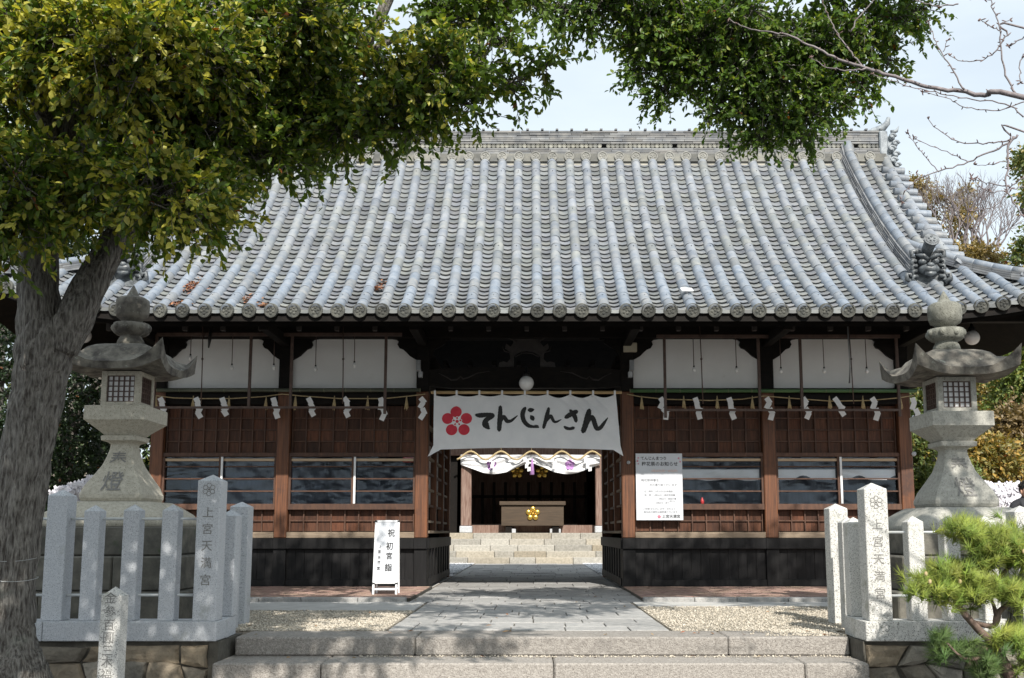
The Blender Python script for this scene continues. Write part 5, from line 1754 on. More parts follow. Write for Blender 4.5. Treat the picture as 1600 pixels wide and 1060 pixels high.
# ================================================================== INNER HALL
YH = 32.4
hall = thing('worship_hall', 'dark wooden worship hall beyond the gate at the top of pale stone steps', 'building', (XC, YH, 0))
hx = lambda px, Y=YH: Xp(px, Y, 1.5)
hz = lambda py, Y=YH: Zp(py, Y)
st_o = MB().box(-7, 7, 31.4, 46, -.1, hz(833)).put('hall_terrace', M['stepgrey'], kind='structure')
ys_ = [29.9, 30.25, 30.6, 30.95, 31.3]
zt_ = [hz(833) * k / 5 for k in (1, 2, 3, 4, 5)]
for k in range(5):
    x = -4.2
    while x < 4.1:
        w = min(rnd.uniform(.55, 1.5), 4.1 - x + .01)
        if w < .2: break
        block('stair_stone', x, x + w, ys_[k], ys_[k] + .42, zt_[k] - .23, zt_[k] - .003 * (k != 4), M['stepgrey'], st_o, g=.006, bv=.012)
        x += w
zt5 = hz(833)
for px_ in (728.5, 938.5):
    x = hx(px_)
    MB().box(x - .2, x + .2, YH - .2, YH + .2, zt5, zt5 + .22, bv=.02).put('column_base', M['granite'], hall)
    MB().box(x - .165, x + .165, YH - .165, YH + .165, zt5 + .22, 5.0, bv=.02).put('column', M['hallcol'], hall)
for s in (-1, 1):
    for q in (1, 2):
        x = XC + s * (2.15 + q * 2.2)
        MB().box(x - .15, x + .15, YH - .15, YH + .15, zt5, 5, bv=.02).put('column', M['hallcol'], hall)
    x0, x1 = sorted((XC + s * 2.3, XC + s * 7))
    MB().box(x0, x1, YH + .1, YH + .16, zt5, 5).put('side_wall', M['darkwood'], hall)
MB().box(XC - 7, XC + 7, YH - .1, YH + .14, hz(712), hz(690), bv=.01).put('tie_beam', M['hallcol'], hall)
MB().box(XC - 2.2, XC + 2.2, YH + .3, YH + .5, zt5, zt5 + .25).put('floor_beam', M['hallcol'], hall)
for (pa, pb) in ((790, 806), (859, 876)):
    MB().box(hx(pa), hx(pb), YH - .1, YH + .25, zt5, zt5 + .13, bv=.01).put('support_stone', M['granite'], hall)
MB().box(XC - 7, XC + 7, YH + 2.2, 40, zt5 + .25, zt5 + .3).put('hall_floor', M['darkwood'], hall)
MB().box(XC - 7, XC + 7, 39.5, 39.6, zt5, 5.2).put('rear_wall', M['darkwood'], hall)
MB().box(XC - 7, XC + 7, YH, 40, 4.9, 5.0).put('ceiling', M['darkwood'], hall)
for s in (-1, 1):
    MB().box(*(sorted((XC + s * 6.95, XC + s * 7.05))), YH, 40, zt5, 5).put('end_wall', M['darkwood'], hall)
for k in range(11):
    x = XC - 2.0 + k * .4
    MB().box(x - .05, x + .05, YH + 2.6, YH + 2.68, zt5 + .3, zt5 + 1.75).put('screen_bar', M['darkwood'], hall)
MB().box(XC - 2.2, XC + 2.2, YH + 2.6, YH + 2.68, zt5 + 1.2, zt5 + 1.3).put('screen_rail', M['darkwood'], hall)
MB().box(XC - 2.1, XC + 2.1, YH + 4, YH + 4.1, zt5 + .3, 4.6).put('inner_doors', M['hallcol'], hall)
# hall roof, seen only from elsewhere
hr = MB()
hr.prism([(30.9, 4.75), (35.9, 8.2), (41, 4.75), (41, 4.6), (35.9, 8.0), (30.9, 4.6)], XC - 8.5, XC + 8.5, 'yz')
hr.put('hall_roof', M['ridge'], hall)

# offertory box with a gold plum crest
YO = YH + .05
ob = thing('offertory_box', 'long brown wooden offertory box with gold plum blossom crest in the hall', 'offertory box', (hx(831), YO, zt5))
MB().box(hx(783.5), hx(880.5), YO - .25, YO + .45, hz(822, YO), hz(790, YO), bv=.01).put('body', M['box'], ob)
MB().box(hx(780.5), hx(883.5), YO - .32, YO + .5, hz(790, YO), hz(784, YO), bv=.012).put('lid_rim', M['box'], ob)
for px_ in (795, 868):
    MB().box(hx(px_ - 5), hx(px_ + 5), YO - .2, YO + .4, zt5, hz(822, YO)).put('foot', M['darkwood'], ob)
def crest(parent, cx, yy, cz, r):
    for k in range(5):
        w = math.pi / 2 + k * 2 * math.pi / 5
        MB().sphere((cx + r * .62 * math.cos(w), yy, cz + r * .62 * math.sin(w)), (r * .36, .05, r * .36), 14, 9).put('petal', M['gold'], parent)
    MB().sphere((cx, yy - .02, cz), (r * .17, .05, r * .17), 10, 7).put('flower_heart', M['gold'], parent)
    for k in range(5):
        w = -math.pi / 2 + k * 2 * math.pi / 5
        MB().sphere((cx + r * .27 * math.cos(w), yy - .02, cz + r * .27 * math.sin(w)), (r * .09, .04, r * .09), 8, 5).put('stamen', M['gold'], parent)
crest(ob, hx(832.5), YO - .27, hz(803, YO), .24)
for px_, lb in ((808, 'left'), (847, 'right')):
    c = thing('gold_crest', '%s of two gold plum crests hanging in the dark hall doorway' % lb, 'crest', (Xp(px_, YH + 1.2, 3), YH + 1.2, Zp(737, YH + 1.2)))
    crest(c, Xp(px_, YH + 1.2, 3), YH + 1.2, Zp(737, YH + 1.2), .24)
    MB().tube([(Xp(px_, YH + 1.2, 3), YH + 1.22, Zp(737, YH + 1.2)), (Xp(px_, YH + 1.2, 3), YH + 1.22, 4.9)], .01, 5).put('hanger', M['iron'], c)

# white curtain with purple crests
YCu = YH - .32
cu = thing('hall_curtain', 'white draped curtain with pale purple plum crests across the hall front', 'curtain', (hx(829, YCu), YCu, hz(742, YCu)))
xa, xb = hx(719, YCu), hx(938, YCu)
def cur(u, v, lift=0):
    zt0 = hz(711, YCu)
    # lower edge: two swags gathered at ends and middle
    q = abs((u * 2) % 1 - .5) * 2
    low = {0: 0}
    e = hz(737, YCu) + (hz(722, YCu) - hz(737, YCu)) * (max(0, 1 - abs(u - .5) / .17)) ** 1.0 + (hz(726, YCu) - hz(737, YCu)) * (max(0, (abs(u - .5) - .33) / .17)) ** 1.3
    e -= (hz(737, YCu) - hz(741, YCu)) * math.exp(-((abs(u - .5) - .27) / .09) ** 2)
    z_ = zt0 + (e - zt0) * v
    y_ = YCu + .05 * math.sin(v * 9 + u * 12) * v + .04 * math.sin(v * 16 - abs(u - .5) * 30) - lift
    return Vector((xa + (xb - xa) * u, y_, z_))
g = MB()
nx_, nz_ = 90, 12
vs_ = [cur(i / nx_, j / nz_) for j in range(nz_ + 1) for i in range(nx_ + 1)]
g.add(vs_, [(j * (nx_ + 1) + i, j * (nx_ + 1) + i + 1, (j + 1) * (nx_ + 1) + i + 1, (j + 1) * (nx_ + 1) + i) for j in range(nz_) for i in range(nx_)], smooth=True)
co = g.put('cloth', M['cloth'], cu)
for uc in (.222, .785):
    f_ = MB()
    for k in range(5):
        w = math.pi / 2 + k * 2 * math.pi / 5
        cu0, cv0 = uc + .021 * math.cos(w), .52 - .17 * math.sin(w)
        vs_ = [cur(cu0, cv0, .03 + .002 * k)]
        for q in range(14):
            a = 2 * math.pi * q / 14
            vs_.append(cur(cu0 + .0155 * math.cos(a), cv0 - .125 * math.sin(a), .03 + .002 * k))
        f_.add(vs_, [(0, 1 + q, 1 + (q + 1) % 14) for q in range(14)])
    f_.put('purple_plum_crest', M['purple'], co)
# twisted straw rope with white streamers and a purple tassel
rp = thing('hall_straw_rope', 'thick wavy straw rope looped above the hall curtain with paper streamers', 'rope', (hx(829, YCu), YCu - .15, hz(710, YCu)))
P = []
for i in range(61):
    u = i / 60
    px_ = 714 + (941 - 714) * u
    py_ = 712.5 - 7.0 * math.cos((px_ - 735) / 47.0 * 2 * math.pi + math.pi) * -1
    P.append(at(px_, 712 - 6.5 * math.cos((px_ - 783) / 47.5 * 2 * math.pi), YCu - .18))
MB().tube(P, .030, 8).put('rope', M['straw'], rp)
for px_ in (783, 830.5, 878, 736, 925):
    a = at(px_, 706, YCu - .18)
    MB().tube([a, a + Vector((0, 0, .5))], .012, 5).put('suspender', M['straw'], rp)
for px_ in (765, 819, 862, 914):
    c = at(px_, 716, YCu - .2)
    o = MB()
    for k in range(4):
        x0_ = c.x + (.03 if k % 2 else -.02) + k * .025; z0_ = c.z - .10 * k; y0_ = c.y - .02 * k
        o.hexa([(x0_, y0_, z0_ - .13), (x0_ + .10, y0_, z0_ - .11), (x0_ + .10, y0_ + .004, z0_ - .11), (x0_, y0_ + .004, z0_ - .13),
                (x0_, y0_, z0_), (x0_ + .10, y0_, z0_ + .02), (x0_ + .10, y0_ + .004, z0_ + .02), (x0_, y0_ + .004, z0_)])
    o.put('paper_streamer', M['paper'], rp)
c = at(831.5, 727, YCu - .2)
ts = MB()
ts.lathe([(.02, .2), (.05, .02), (.05, -.02), (.075, -.30), (.06, -.31)], (c.x, c.y, c.z), 10)
tag(ts.put('purple_tassel', M['purple']), 'purple hanging tassel in the middle of the hall curtain', 'tassel')
tag(MB().box(c.x - .12, c.x + .12, c.y - .02, c.y + .02, c.z + .04, c.z + .09, bv=.01).put('tassel_knot', M['paper']), 'white crossed knot above the purple tassel', 'knot')

# ================================================================== SMALL THINGS OUTSIDE
# fortune papers tied on strings
def paper_rack(label, pts, Y, n, cover):
    t = thing('fortune_paper_line', label, 'paper strings', at(*pts[0], Y))
    P = [at(a, b_, Y) for a, b_ in pts]
    MB().tube(P, .008, 5).put('string', M['straw'], t)
    c = catmull([tuple(p) for p in P], 12)
    m_ = None
    metas = []
    for v in range(3):
        mb = MB()
        rr = random.Random(v)
        for q in range(5):
            a = rr.uniform(-1.1, 1.1); l_ = rr.uniform(.05, .10); w = .014; oy = rr.uniform(-.03, .03); ox = rr.uniform(-.03, .03)
            d = Vector((math.sin(a), rr.uniform(-.4, .1), -math.cos(a))); e = Vector((math.cos(a), 0, math.sin(a)))
            o = Vector((ox, oy, 0))
            pp = [o - d * l_ * .5 - e * w, o - d * l_ * .5 + e * w, o + d * l_ + e * w, o + d * l_ - e * w]
            mb.add([tuple(p_) for p_ in pp] + [tuple(p_ + Vector((0, .004, 0))) for p_ in pp], [(0, 1, 2, 3), (4, 7, 6, 5), (0, 4, 5, 1), (1, 5, 6, 2), (2, 6, 7, 3), (3, 7, 4, 0)])
        mb.sphere((0, 0, 0), (.022, .02, .02), 6, 4)
        metas.append(mb.mesh('tied_paper', M['omikuji']))
    for i in range(n):
        f = rnd.random() * (len(c) - 1)
        k = int(f)
        p = Vector(c[k]).lerp(Vector(c[min(k + 1, len(c) - 1)]), f - k)
        link('tied_paper', rnd.choice(metas), t, p + Vector((0, rnd.uniform(-.03, .03), rnd.uniform(-cover, cover * .3))), rot=(rnd.uniform(-.3, .3), rnd.uniform(-.5, .5), rnd.uniform(-.6, .6)))
paper_rack('upper string of tied white fortune papers beside the left lantern shaft', [(85, 768), (105, 764), (125, 758), (150, 747)], 11.6, 60, .03)
paper_rack('lower string of tied white fortune papers above the left fence', [(96, 790), (110, 780), (128, 778)], 11.7, 30, .05)
for i, py in enumerate((757, 765, 773, 781)):
    paper_rack('%s row of white fortune papers on the rack beside the right lantern' % ['top', 'second', 'third', 'bottom'][i], [(1538 + i * 4, py), (1565, py + 1), (1600, py)], 14.5, 34, .03)
# tiled garden wall far right behind the rack
gw = thing('garden_wall', 'low pale boundary wall with small tiled coping behind the right lantern', 'wall', (9, 17.5, 0))
MB().box(7.6, 14, 17.4, 17.6, 0, Zp(766, 17.5)).put('wall_body', M['plaster'], gw)
gc = MB()
x = 7.6
while x < 14:
    gc.box(x, x + .19, 17.2, 17.8, Zp(766, 17.4), Zp(760, 17.4), tint=(.9, .9, .9)); gc.tube([(x, 17.18, Zp(763, 17.4)), (x, 17.82, Zp(763, 17.4))], .04, 7); x += .2
gc.put('coping_tile', M['ridge'], gw, kind='stuff')

# solar light plate on the eave tiles and drifts of dry leaves on the roof
sp = at(1073, 457, 14.55)
zs = zroof(sp.x, 14.6)
sl = thing('solar_lamp', 'small white solar lamp panel lying on the eave tiles', 'lamp', (sp.x, 14.55, zs + .11))
mb = MB(); mb.box(-.09, .09, -.06, .06, 0, .025, bv=.006)
o = link('panel', mb.mesh('panel', M['alu']), sl, (sp.x, 14.55, zs + .13), rot=(R(32), 0, .1))
mb = MB(); mb.tube([(sp.x, 14.53, zs + .08), (sp.x, 14.55, zs + .14)], .02, 7); mb.put('stalk', M['grey'], sl)
def leaf_pile(px, py, Y, wx, wy, n, label):
    x0 = at(px, py, Y).x
    mb = MB()
    for i in range(n):
        x = x0 + rnd.gauss(0, wx); y_ = Y + rnd.gauss(0, wy)
        z_ = zroof(x, max(y_, YE)) + .03 + abs(rnd.gauss(0, .02)) + .02
        a = rnd.uniform(0, 6.3); l_ = rnd.uniform(.025, .045); t = rnd.uniform(.5, 1.7)
        dx, dy = math.cos(a) * l_, math.sin(a) * l_
        mb.add([(x - dx, y_ - dy, z_ - dy * .6 + rnd.uniform(-.01, .01)), (x - dy * .4, y_ + dx * .4, z_ + .012), (x + dx, y_ + dy, z_ + dy * .6 + rnd.uniform(-.01, .02)), (x + dy * .4, y_ - dx * .4, z_ - .004)], [(0, 1, 2), (0, 2, 3)], tint=(t, t * rnd.uniform(.8, 1.05), t * .9))
    tag(mb.put('dry_leaf_drift', M['dryleaf']), label, 'dry leaves', kind='stuff')
leaf_pile(303, 438, 14.95, .10, .12, 130, 'brown dry leaves caught between roof tiles by the left corner')
leaf_pile(392, 464, 14.45, .05, .06, 60, 'brown dry leaves in an eave channel left of centre')
leaf_pile(593, 437, 14.95, .05, .09, 50, 'brown dry leaves in the roof channel above the left wing')
leaf_pile(281, 474, 14.3, .07, .05, 60, 'brown dry leaves at the tile edge near the left lantern')
leaf_pile(412, 480, 14.25, .05, .03, 30, 'few brown dry leaves at the eave left of centre')

# ================================================================== PERSON at the far right
YPn = 12.4
px0 = at(1600, 770, YPn).x + .035
gz = Zp(752, YPn) - 1.64
pt = thing('person', 'person with short black hair in a dark jacket standing at the far right', 'person', (px0, YPn, 0))
def skin_fig(name, verts, edges, radii, mat, parent, loc, sub=2):
    me = bpy.data.meshes.new(name)
    me.from_pydata(verts, edges, [])
    me.materials.append(mat)
    o = link(name, me, parent, loc)
    sk = o.modifiers.new('skin', 'SKIN')
    for v, r_ in zip(me.skin_vertices[0].data, radii): v.radius = r_ if hasattr(r_, '__len__') else (r_, r_)
    me.skin_vertices[0].data[0].use_root = True
    sk.use_smooth_shade = True
    ss = o.modifiers.new('sub', 'SUBSURF'); ss.levels = sub; ss.render_levels = sub
    return o
H_ = Zp(752, YPn)       # top of hair
b0 = H_ - 1.62
k = 1.0
vv = [(0, 0, .92), (0, 0, 1.08), (0, 0, 1.25), (0, .01, 1.36), (0, .0, 1.42), (0, -.01, 1.50), (0, -.02, 1.56),
      (-.17, .01, 1.32), (-.21, .02, 1.08), (-.17, -.10, .88), (-.14, -.17, .84),
      (.17, .01, 1.32), (.21, .02, 1.08), (.20, -.04, .84), (.20, -.06, .77),
      (-.09, 0, .84), (-.10, -.01, .46), (-.10, .02, .07), (-.11, -.12, .03),
      (.09, 0, .84), (.11, .0, .46), (.12, .03, .07), (.13, -.11, .03)]
ee = [(0, 1), (1, 2), (2, 3), (3, 4), (4, 5), (5, 6), (3, 7), (7, 8), (8, 9), (9, 10), (3, 11), (11, 12), (12, 13), (13, 14), (0, 15), (15, 16), (16, 17), (17, 18), (0, 19), (19, 20), (20, 21), (21, 22)]
rr_ = [(.15, .11), (.14, .10), (.16, .11), (.12, .09), .055, .08, .075, .06, .045, .036, .03, .06, .045, .036, .03, .09, .06, .045, .035, .09, .06, .045, .035]
vv = [(a, b_, c + b0 * (1 if c > .8 else (1 if c > .3 else 0))) for a, b_, c in vv]
skin_fig('body', vv, ee, rr_, M['jacket'], pt, (px0, YPn, 0))
hd = MB()
hc = Vector((px0, YPn - .02, H_ - .125))
hd.sphere(hc, (.076, .095, .112), 18, 14)
hd.v = [(x, y_, z_) if y_ > hc.y else (x * 1, y_ - (.014 * math.exp(-((z_ - hc.z + .02) / .02) ** 2 - ((x - hc.x) / .015) ** 2)), z_) for x, y_, z_ in hd.v]
hd.sphere(hc + Vector((0, -.10, -.018)), (.014, .018, .022), 8, 6)
hd.sphere(hc + Vector((0, -.088, -.06)), (.024, .008, .006), 8, 5)
for q in (-1, 1): hd.sphere(hc + Vector((q * .078, .0, -.01)), (.012, .022, .032), 8, 6)
hd.put('face', M['skin'], pt)
ey = MB()
for q in (-1, 1):
    ey.sphere(hc + Vector((q * .030, -.086, .008)), (.012, .008, .005), 8, 5)
    ey.box(hc.x + q * .030 - .017, hc.x + q * .030 + .017, hc.y - .095, hc.y - .085, hc.z + .024, hc.z + .030)
ey.put('eyes', M['hair'], pt)
hr_ = MB()
hr_.sphere(hc + Vector((0, .02, .035)), (.086, .098, .098), 16, 12)
for i in range(60):
    a = rnd.uniform(0, 6.28); e = rnd.uniform(.2, 1.3)
    p = hc + Vector((.084 * math.cos(a) * math.cos(e), .02 + .096 * math.sin(a) * math.cos(e), .035 + .097 * math.sin(e)))
    hr_.tube([p, p + Vector((math.cos(a) * .02, math.sin(a) * .02 - .008, .008))], [.012, .002], 4)
hr_.put('hair', M['hair'], pt)

# ================================================================== VEGETATION
def leaf_cloud(name, mat, blobs, leaf, pal, per=12, twl=.30, parent=None, droop=.15, upb=.5, seed=1, quads=True, tub=False, hang=0.0):
    """blobs: (x, y, z, rx, ry, rz, n_twigs, yellow 0..1).  Every leaf is its own folded blade on a twig."""
    rs = np.random.RandomState(seed)
    Pp, Ax, Nn, Sz, Tt = [], [], [], [], []
    TW = []
    for (x, y_, z_, rx, ry, rz, n, yel) in blobs:
        n = int(n)
        d = rs.normal(size=(n, 3)); d /= np.linalg.norm(d, axis=1, keepdims=True)
        r_ = rs.uniform(0, 1, n) ** .45
        c = np.array([x, y_, z_]) + d * np.array([rx, ry, rz]) * r_[:, None]
        # sub clumping: pull twigs towards a few random centres
        nc = max(3, n // 14)
        cc = c[rs.randint(0, n, nc)]
        c = c + (cc[rs.randint(0, nc, n)] - c) * .5 * rs.uniform(0, 1, (n, 1))
        td = d * .75 + rs.normal(size=(n, 3)) * .45 + np.array([0, 0, .12 - hang])
        td /= np.linalg.norm(td, axis=1, keepdims=True)
        L_ = twl * rs.uniform(.6, 1.3, n)
        s = (np.arange(per) + .6) / per
        p = c[:, None] + td[:, None] * (L_[:, None] * s[None])[..., None]
        p[..., 2] -= droop * (s[None] ** 2) * L_[:, None]
        a = td[:, None] * .7 + rs.normal(size=(n, per, 3)) * .62 + np.array([0, 0, -.22])
        a /= np.linalg.norm(a, axis=-1, keepdims=True)
        nr = np.array([0.05, -.25, upb])[None, None] + rs.normal(size=(n, per, 3)) * .5
        nr -= a * (nr * a).sum(-1, keepdims=True); nr /= np.linalg.norm(nr, axis=-1, keepdims=True)
        sz = leaf * rs.uniform(.65, 1.25, (n, per))
        tv = rs.uniform(0, 1, (n, 1)); lv = rs.uniform(0, 1, (n, per))
        yprob = yel * (.35 + .65 * s[None]) * (.4 + .9 * tv)
        isy = np.clip((yprob - lv) * 3 + .3, 0, 1)[..., None]
        g0, g1, y0 = [np.array(q) for q in pal]
        colr = g0 + (g1 - g0) * (lv * .6 + tv * .4)[..., None]
        colr = colr * (1 - isy) + y0 * isy * rs.uniform(.75, 1.15, (n, per, 1))
        br = rs.uniform(0, 1, (n, per, 1)) < .005
        colr = np.where(br, np.array([.20, .07, .02]), colr)
        Pp.append(p.reshape(-1, 3)); Ax.append(a.reshape(-1, 3)); Nn.append(nr.reshape(-1, 3)); Sz.append(sz.ravel()); Tt.append(colr.reshape(-1, 3))
        if tub: TW.append((c, td, L_))
    P = np.concatenate(Pp); A = np.concatenate(Ax); N_ = np.concatenate(Nn); S = np.concatenate(Sz); T = np.concatenate(Tt)
    B = np.cross(N_, A)
    m_ = len(P)
    cu = rs.uniform(-.05, .22, m_)
    if quads:
        tpl = [(0, 0, 0), (.28, .27, .08), (.62, .25, .07), (1, 0, -1), (.62, -.25, .07), (.28, -.27, .08)]
        V = np.zeros((m_, 6, 3))
        for i, (a, b_, c) in enumerate(tpl):
            hh = (-cu if c == -1 else np.full(m_, c))
            V[:, i] = P + A * (S * a)[:, None] + B * (S * b_)[:, None] + N_ * (S * hh)[:, None]
        F_ = np.array([(0, 1, 2, 3), (0, 3, 4, 5)])
        F_ = (F_[None] + (np.arange(m_) * 6)[:, None, None]).reshape(-1, 4)
        T = np.repeat(T, 6, 0)
    else:
        V = np.zeros((m_, 4, 3))
        for i, (a, b_, c) in enumerate([(0, 0, 0), (.5, .26, .06), (1, 0, -.05), (.5, -.26, .06)]):
            V[:, i] = P + A * (S * a)[:, None] + B * (S * b_)[:, None] + N_ * (S * c)[:, None]
        F_ = np.array([(0, 1, 2), (0, 2, 3)])
        F_ = (F_[None] + (np.arange(m_) * 4)[:, None, None]).reshape(-1, 3)
        T = np.repeat(T, 4, 0)
    o = link(name, npmesh(name, V.reshape(-1, 3) - np.array(wloc(parent) if parent else (0, 0, 0)), F_, mat, T), parent, wloc(parent) if parent else (0, 0, 0), kind='stuff')
    if tub:
        mb = MB()
        for (c, td, L_) in TW:
            for i in range(len(c)):
                p0 = Vector(c[i]) ; d_ = Vector(td[i])
                p1 = p0 + d_ * L_[i] * .95 + Vector((0, 0, -droop * L_[i] * .9))
                mb.tube([p0 - d_ * .12, p0.lerp(p1, .5) + Vector((0, 0, .01)), p1], [.006, .004, .002], 3, caps=False)
        mb.put('twig', M['bark'], parent, kind='stuff')
    return o

def limb(path, n=10, seed=0, parent=None, name='limb', mat='bark', knots=True):
    """path: (px, py, Y, radius m); gnarled tube"""
    rr = random.Random(seed)
    pts = catmull([(*at(px, py, Y), r_) for px, py, Y, r_ in path], 6)
    mb = MB()
    P = [Vector(p[:3]) + Vector((rr.uniform(-.01, .01), rr.uniform(-.01, .01), 0)) * (p[3] * 3) for p in pts]
    mb.tube(P, [p[3] for p in pts], n)
    # fluting
    if knots:
        q = len(P)
        for i in range(q):
            for k in range(n):
                v = Vector(mb.v[i * n + k])
                f = 1 + .07 * math.sin(k * 2.1 + i * .25) + .04 * math.sin(k * 5 + i * .9)
                mb.v[i * n + k] = tuple(P[i] + (v - P[i]) * f)
    return mb.put(name, M[mat], parent)

pal_cam = ((.055, .105, .02), (.15, .23, .038), (.52, .49, .10))
pal_dk = ((.055, .115, .025), (.14, .23, .045), (.30, .34, .07))
# ---- the forked camphor at the left
YT = 7.7
tl = thing('camphor_tree', 'large forked evergreen tree with furrowed bark and yellow-green leaves on the left', 'tree', (at(35, 1090, YT).x, YT, -.5))
limb([(0, 1150, YT, .5), (4, 1095, YT, .42), (10, 1055, YT, .31), (8, 1005, YT, .215), (9, 950, YT, .19), (19, 848, YT, .186), (35, 750, YT, .184), (50, 660, YT, .185), (61, 600, YT, .187), (70, 550, YT, .205), (82, 508, YT + .02, .19)], 26, 1, tl, 'trunk')
limb([(72, 560, YT, .185), (64, 500, YT, .165), (61, 430, YT, .148), (66, 350, YT, .145), (82, 260, YT + .1, .17), (95, 170, YT + .1, .15), (88, 60, YT + .2, .12), (75, -60, YT + .3, .10), (90, -260, YT + .3, .07)], 16, 2, tl)
limb([(92, 545, YT, .15), (118, 490, YT, .14), (150, 428, YT + .1, .122), (188, 368, YT + .2, .11), (240, 310, YT + .4, .105), (330, 262, YT + .5, .085), (430, 225, YT + .6, .075), (520, 160, YT + .6, .065), (560, 90, YT + .6, .06), (605, 0, YT + .6, .05), (650, -120, YT + .6, .035)], 14, 3, tl)
limb([(90, 250, YT + .1, .12), (130, 170, YT, .10), (170, 90, YT - .2, .08), (230, -20, YT - .4, .06)], 10, 4, tl)
limb([(88, 200, YT + .1, .11), (50, 120, YT - .3, .08), (10, 40, YT - .5, .06), (-40, -80, YT - .7, .05)], 10, 5, tl)
limb([(430, 225, YT + .6, .05), (520, 190, YT + .5, .035), (620, 150, YT + .3, .025), (740, 140, YT + .1, .014), (840, 110, YT, .006)], 8, 6, tl)
limb([(560, 90, YT + .6, .04), (640, 50, YT + .5, .025), (740, 20, YT + .5, .012)], 8, 7, tl)
limb([(88, 240, YT, .08), (180, 230, YT - .3, .045), (270, 205, YT - .4, .02)], 8, 8, tl)
limb([(82, 300, YT, .07), (30, 290, YT - .5, .05), (-30, 270, YT - .8, .03)], 8, 9, tl)
def B(px, py, Y, r_, n, yel=.3, fy=1.0, fz=.8):
    p = at(px, py, Y)
    return (p.x, p.y, p.z, r_, r_ * fy, r_ * fz, n, yel)
bl = []
for (px, py, Y, r_, n, ye) in [
    (30, 40, 7.2, .50, 150, .75), (130, 60, 6.9, .45, 150, .85), (240, 45, 7.2, .45, 140, .5), (350, 40, 7.4, .45, 130, .4), (450, 60, 7.6, .42, 110, .35),
    (-35, 140, 7.1, .42, 120, .7), (190, 105, 6.7, .38, 130, .9), (260, 130, 7.4, .45, 130, .45), (360, 130, 7.6, .45, 130, .45), (440, 150, 7.8, .36, 90, .35),
    (310, 95, 7.0, .35, 90, .65), (230, 60, 6.7, .3, 90, .8), (90, 75, 6.8, .25, 60, .8), (40, 110, 6.9, .12, 14, .6),
    (-45, 250, 7.0, .42, 120, .45), (220, 220, 7.6, .42, 110, .25), (330, 215, 7.5, .40, 110, .3), (420, 230, 7.8, .33, 80, .2),
    (35, 305, 6.9, .38, 150, .5), (-20, 350, 6.9, .30, 90, .3), (140, 300, 7.2, .33, 90, .5), (190, 285, 6.9, .32, 80, .5), (255, 300, 6.7, .28, 80, .8), (235, 325, 7.0, .24, 50, .4),
    (300, 330, 7.0, .22, 50, .6), (285, 270, 7.4, .35, 80, .35), (330, 300, 7.3, .2, 36, .6),
    (480, 180, 7.9, .33, 80, .25), (520, 120, 7.9, .30, 55, .3), (545, 200, 7.8, .25, 60, .3), (600, 180, 7.7, .26, 64, .35), (650, 200, 7.6, .17, 34, .1),
    (480, 235, 8.1, .16, 26, .1), (420, 262, 8.0, .14, 18, .1), (555, 60, 8.2, .18, 26, .5),
    (610, 110, 7.6, .24, 50, .85), (680, 100, 7.5, .22, 44, .6), (660, 150, 7.5, .24, 50, .5), (720, 130, 7.4, .17, 26, .3), (750, 100, 7.5, .14, 20, .2), (800, 130, 7.4, .13, 18, .1), (845, 108, 7.4, .09, 12, .1), (735, 165, 7.4, .12, 14, .1),
    (700, 25, 7.9, .27, 54, .1), (770, 5, 7.9, .25, 54, .1), (815, -25, 7.9, .2, 30, .1), (700, 65, 7.7, .15, 22, .1), (785, 65, 7.6, .10, 12, .1),
    (520, 20, 7.8, .33, 60, .4), (480, 10, 7.3, .25, 50, .6),
    # deeper, shaded filling
    (90, 190, 8.4, .7, 130, .1), (250, 180, 8.6, .75, 190, .1), (380, 170, 8.7, .6, 130, .1), (30, 280, 8.4, .5, 90, .1), (190, 350, 8.2, .15, 16, .2), (150, 30, 8.6, .8, 170, .2), (350, 20, 8.8, .7, 150, .2)]:
    bl.append(B(px, py, Y, r_, n, ye))
leaf_cloud('crown', M['leaf'], [b[:6] + (b[6] * 1.25, b[7]) for b in bl], .064, pal_cam, 17, .30, tl, seed=3, tub=True)
# upper crown, above the frame: gives the dappled shade over the left side
bu = []
rr = random.Random(5)
for (x, y_, z_, r_, n) in [(-4.6, 7.6, 6.6, 1.3, 230), (-3.0, 8.0, 6.7, 1.2, 200), (-1.6, 8.4, 6.9, 1.0, 130), (-3.8, 7.5, 8.1, 1.3, 190), (-2.2, 7.2, 8.0, 1.0, 120), (-6.2, 8.4, 7.2, 1.3, 200),
                       (-4.2, 4.6, 5.0, .9, 260), (-3.0, 4.4, 5.1, .9, 260), (-1.8, 4.6, 5.3, .9, 240), (-.9, 5.4, 5.8, .9, 190), (-4.8, 3.2, 4.5, .9, 240), (-3.6, 3.2, 4.8, .9, 260), (-2.5, 3.2, 4.9, .9, 260), (-1.4, 3.4, 5.0, .8, 200), (-.4, 3.5, 5.1, .7, 130), (.6, 3.7, 5.2, .6, 60), (-2.2, 6.6, 8.9, 1.0, 90), (-.8, 6.9, 9.0, .8, 50), (-3.6, 6.6, 9.0, 1.0, 90), (-4.0, 2.6, 3.9, .5, 120), (-2.8, 2.6, 4.1, .5, 120)]:
    bu.append((x, y_, z_, r_, r_, r_ * .6, n, .4))
leaf_cloud('upper_crown', M['leaf'], bu, .11, pal_cam, 12, .34, tl, seed=4, quads=False)
for (a, b_) in (((-3.9, 7.9, 5.2), (-3.0, 4.4, 5.0)), ((-3.9, 7.9, 5.2), (-4.6, 4.0, 4.7)), ((-3.0, 4.4, 5.0), (-.6, 3.4, 5.0)), ((-3.9, 7.9, 5.6), (-1.6, 8.2, 6.9)), ((-3.9, 7.9, 5.2), (-4.4, 7.4, 7.9))):
    a, b_ = Vector(a), Vector(b_)
    MB().tube([a, a.lerp(b_, .5) + Vector((.1, 0, .25)), b_], [.09, .06, .02], 8).put('limb', M['bark'], tl)
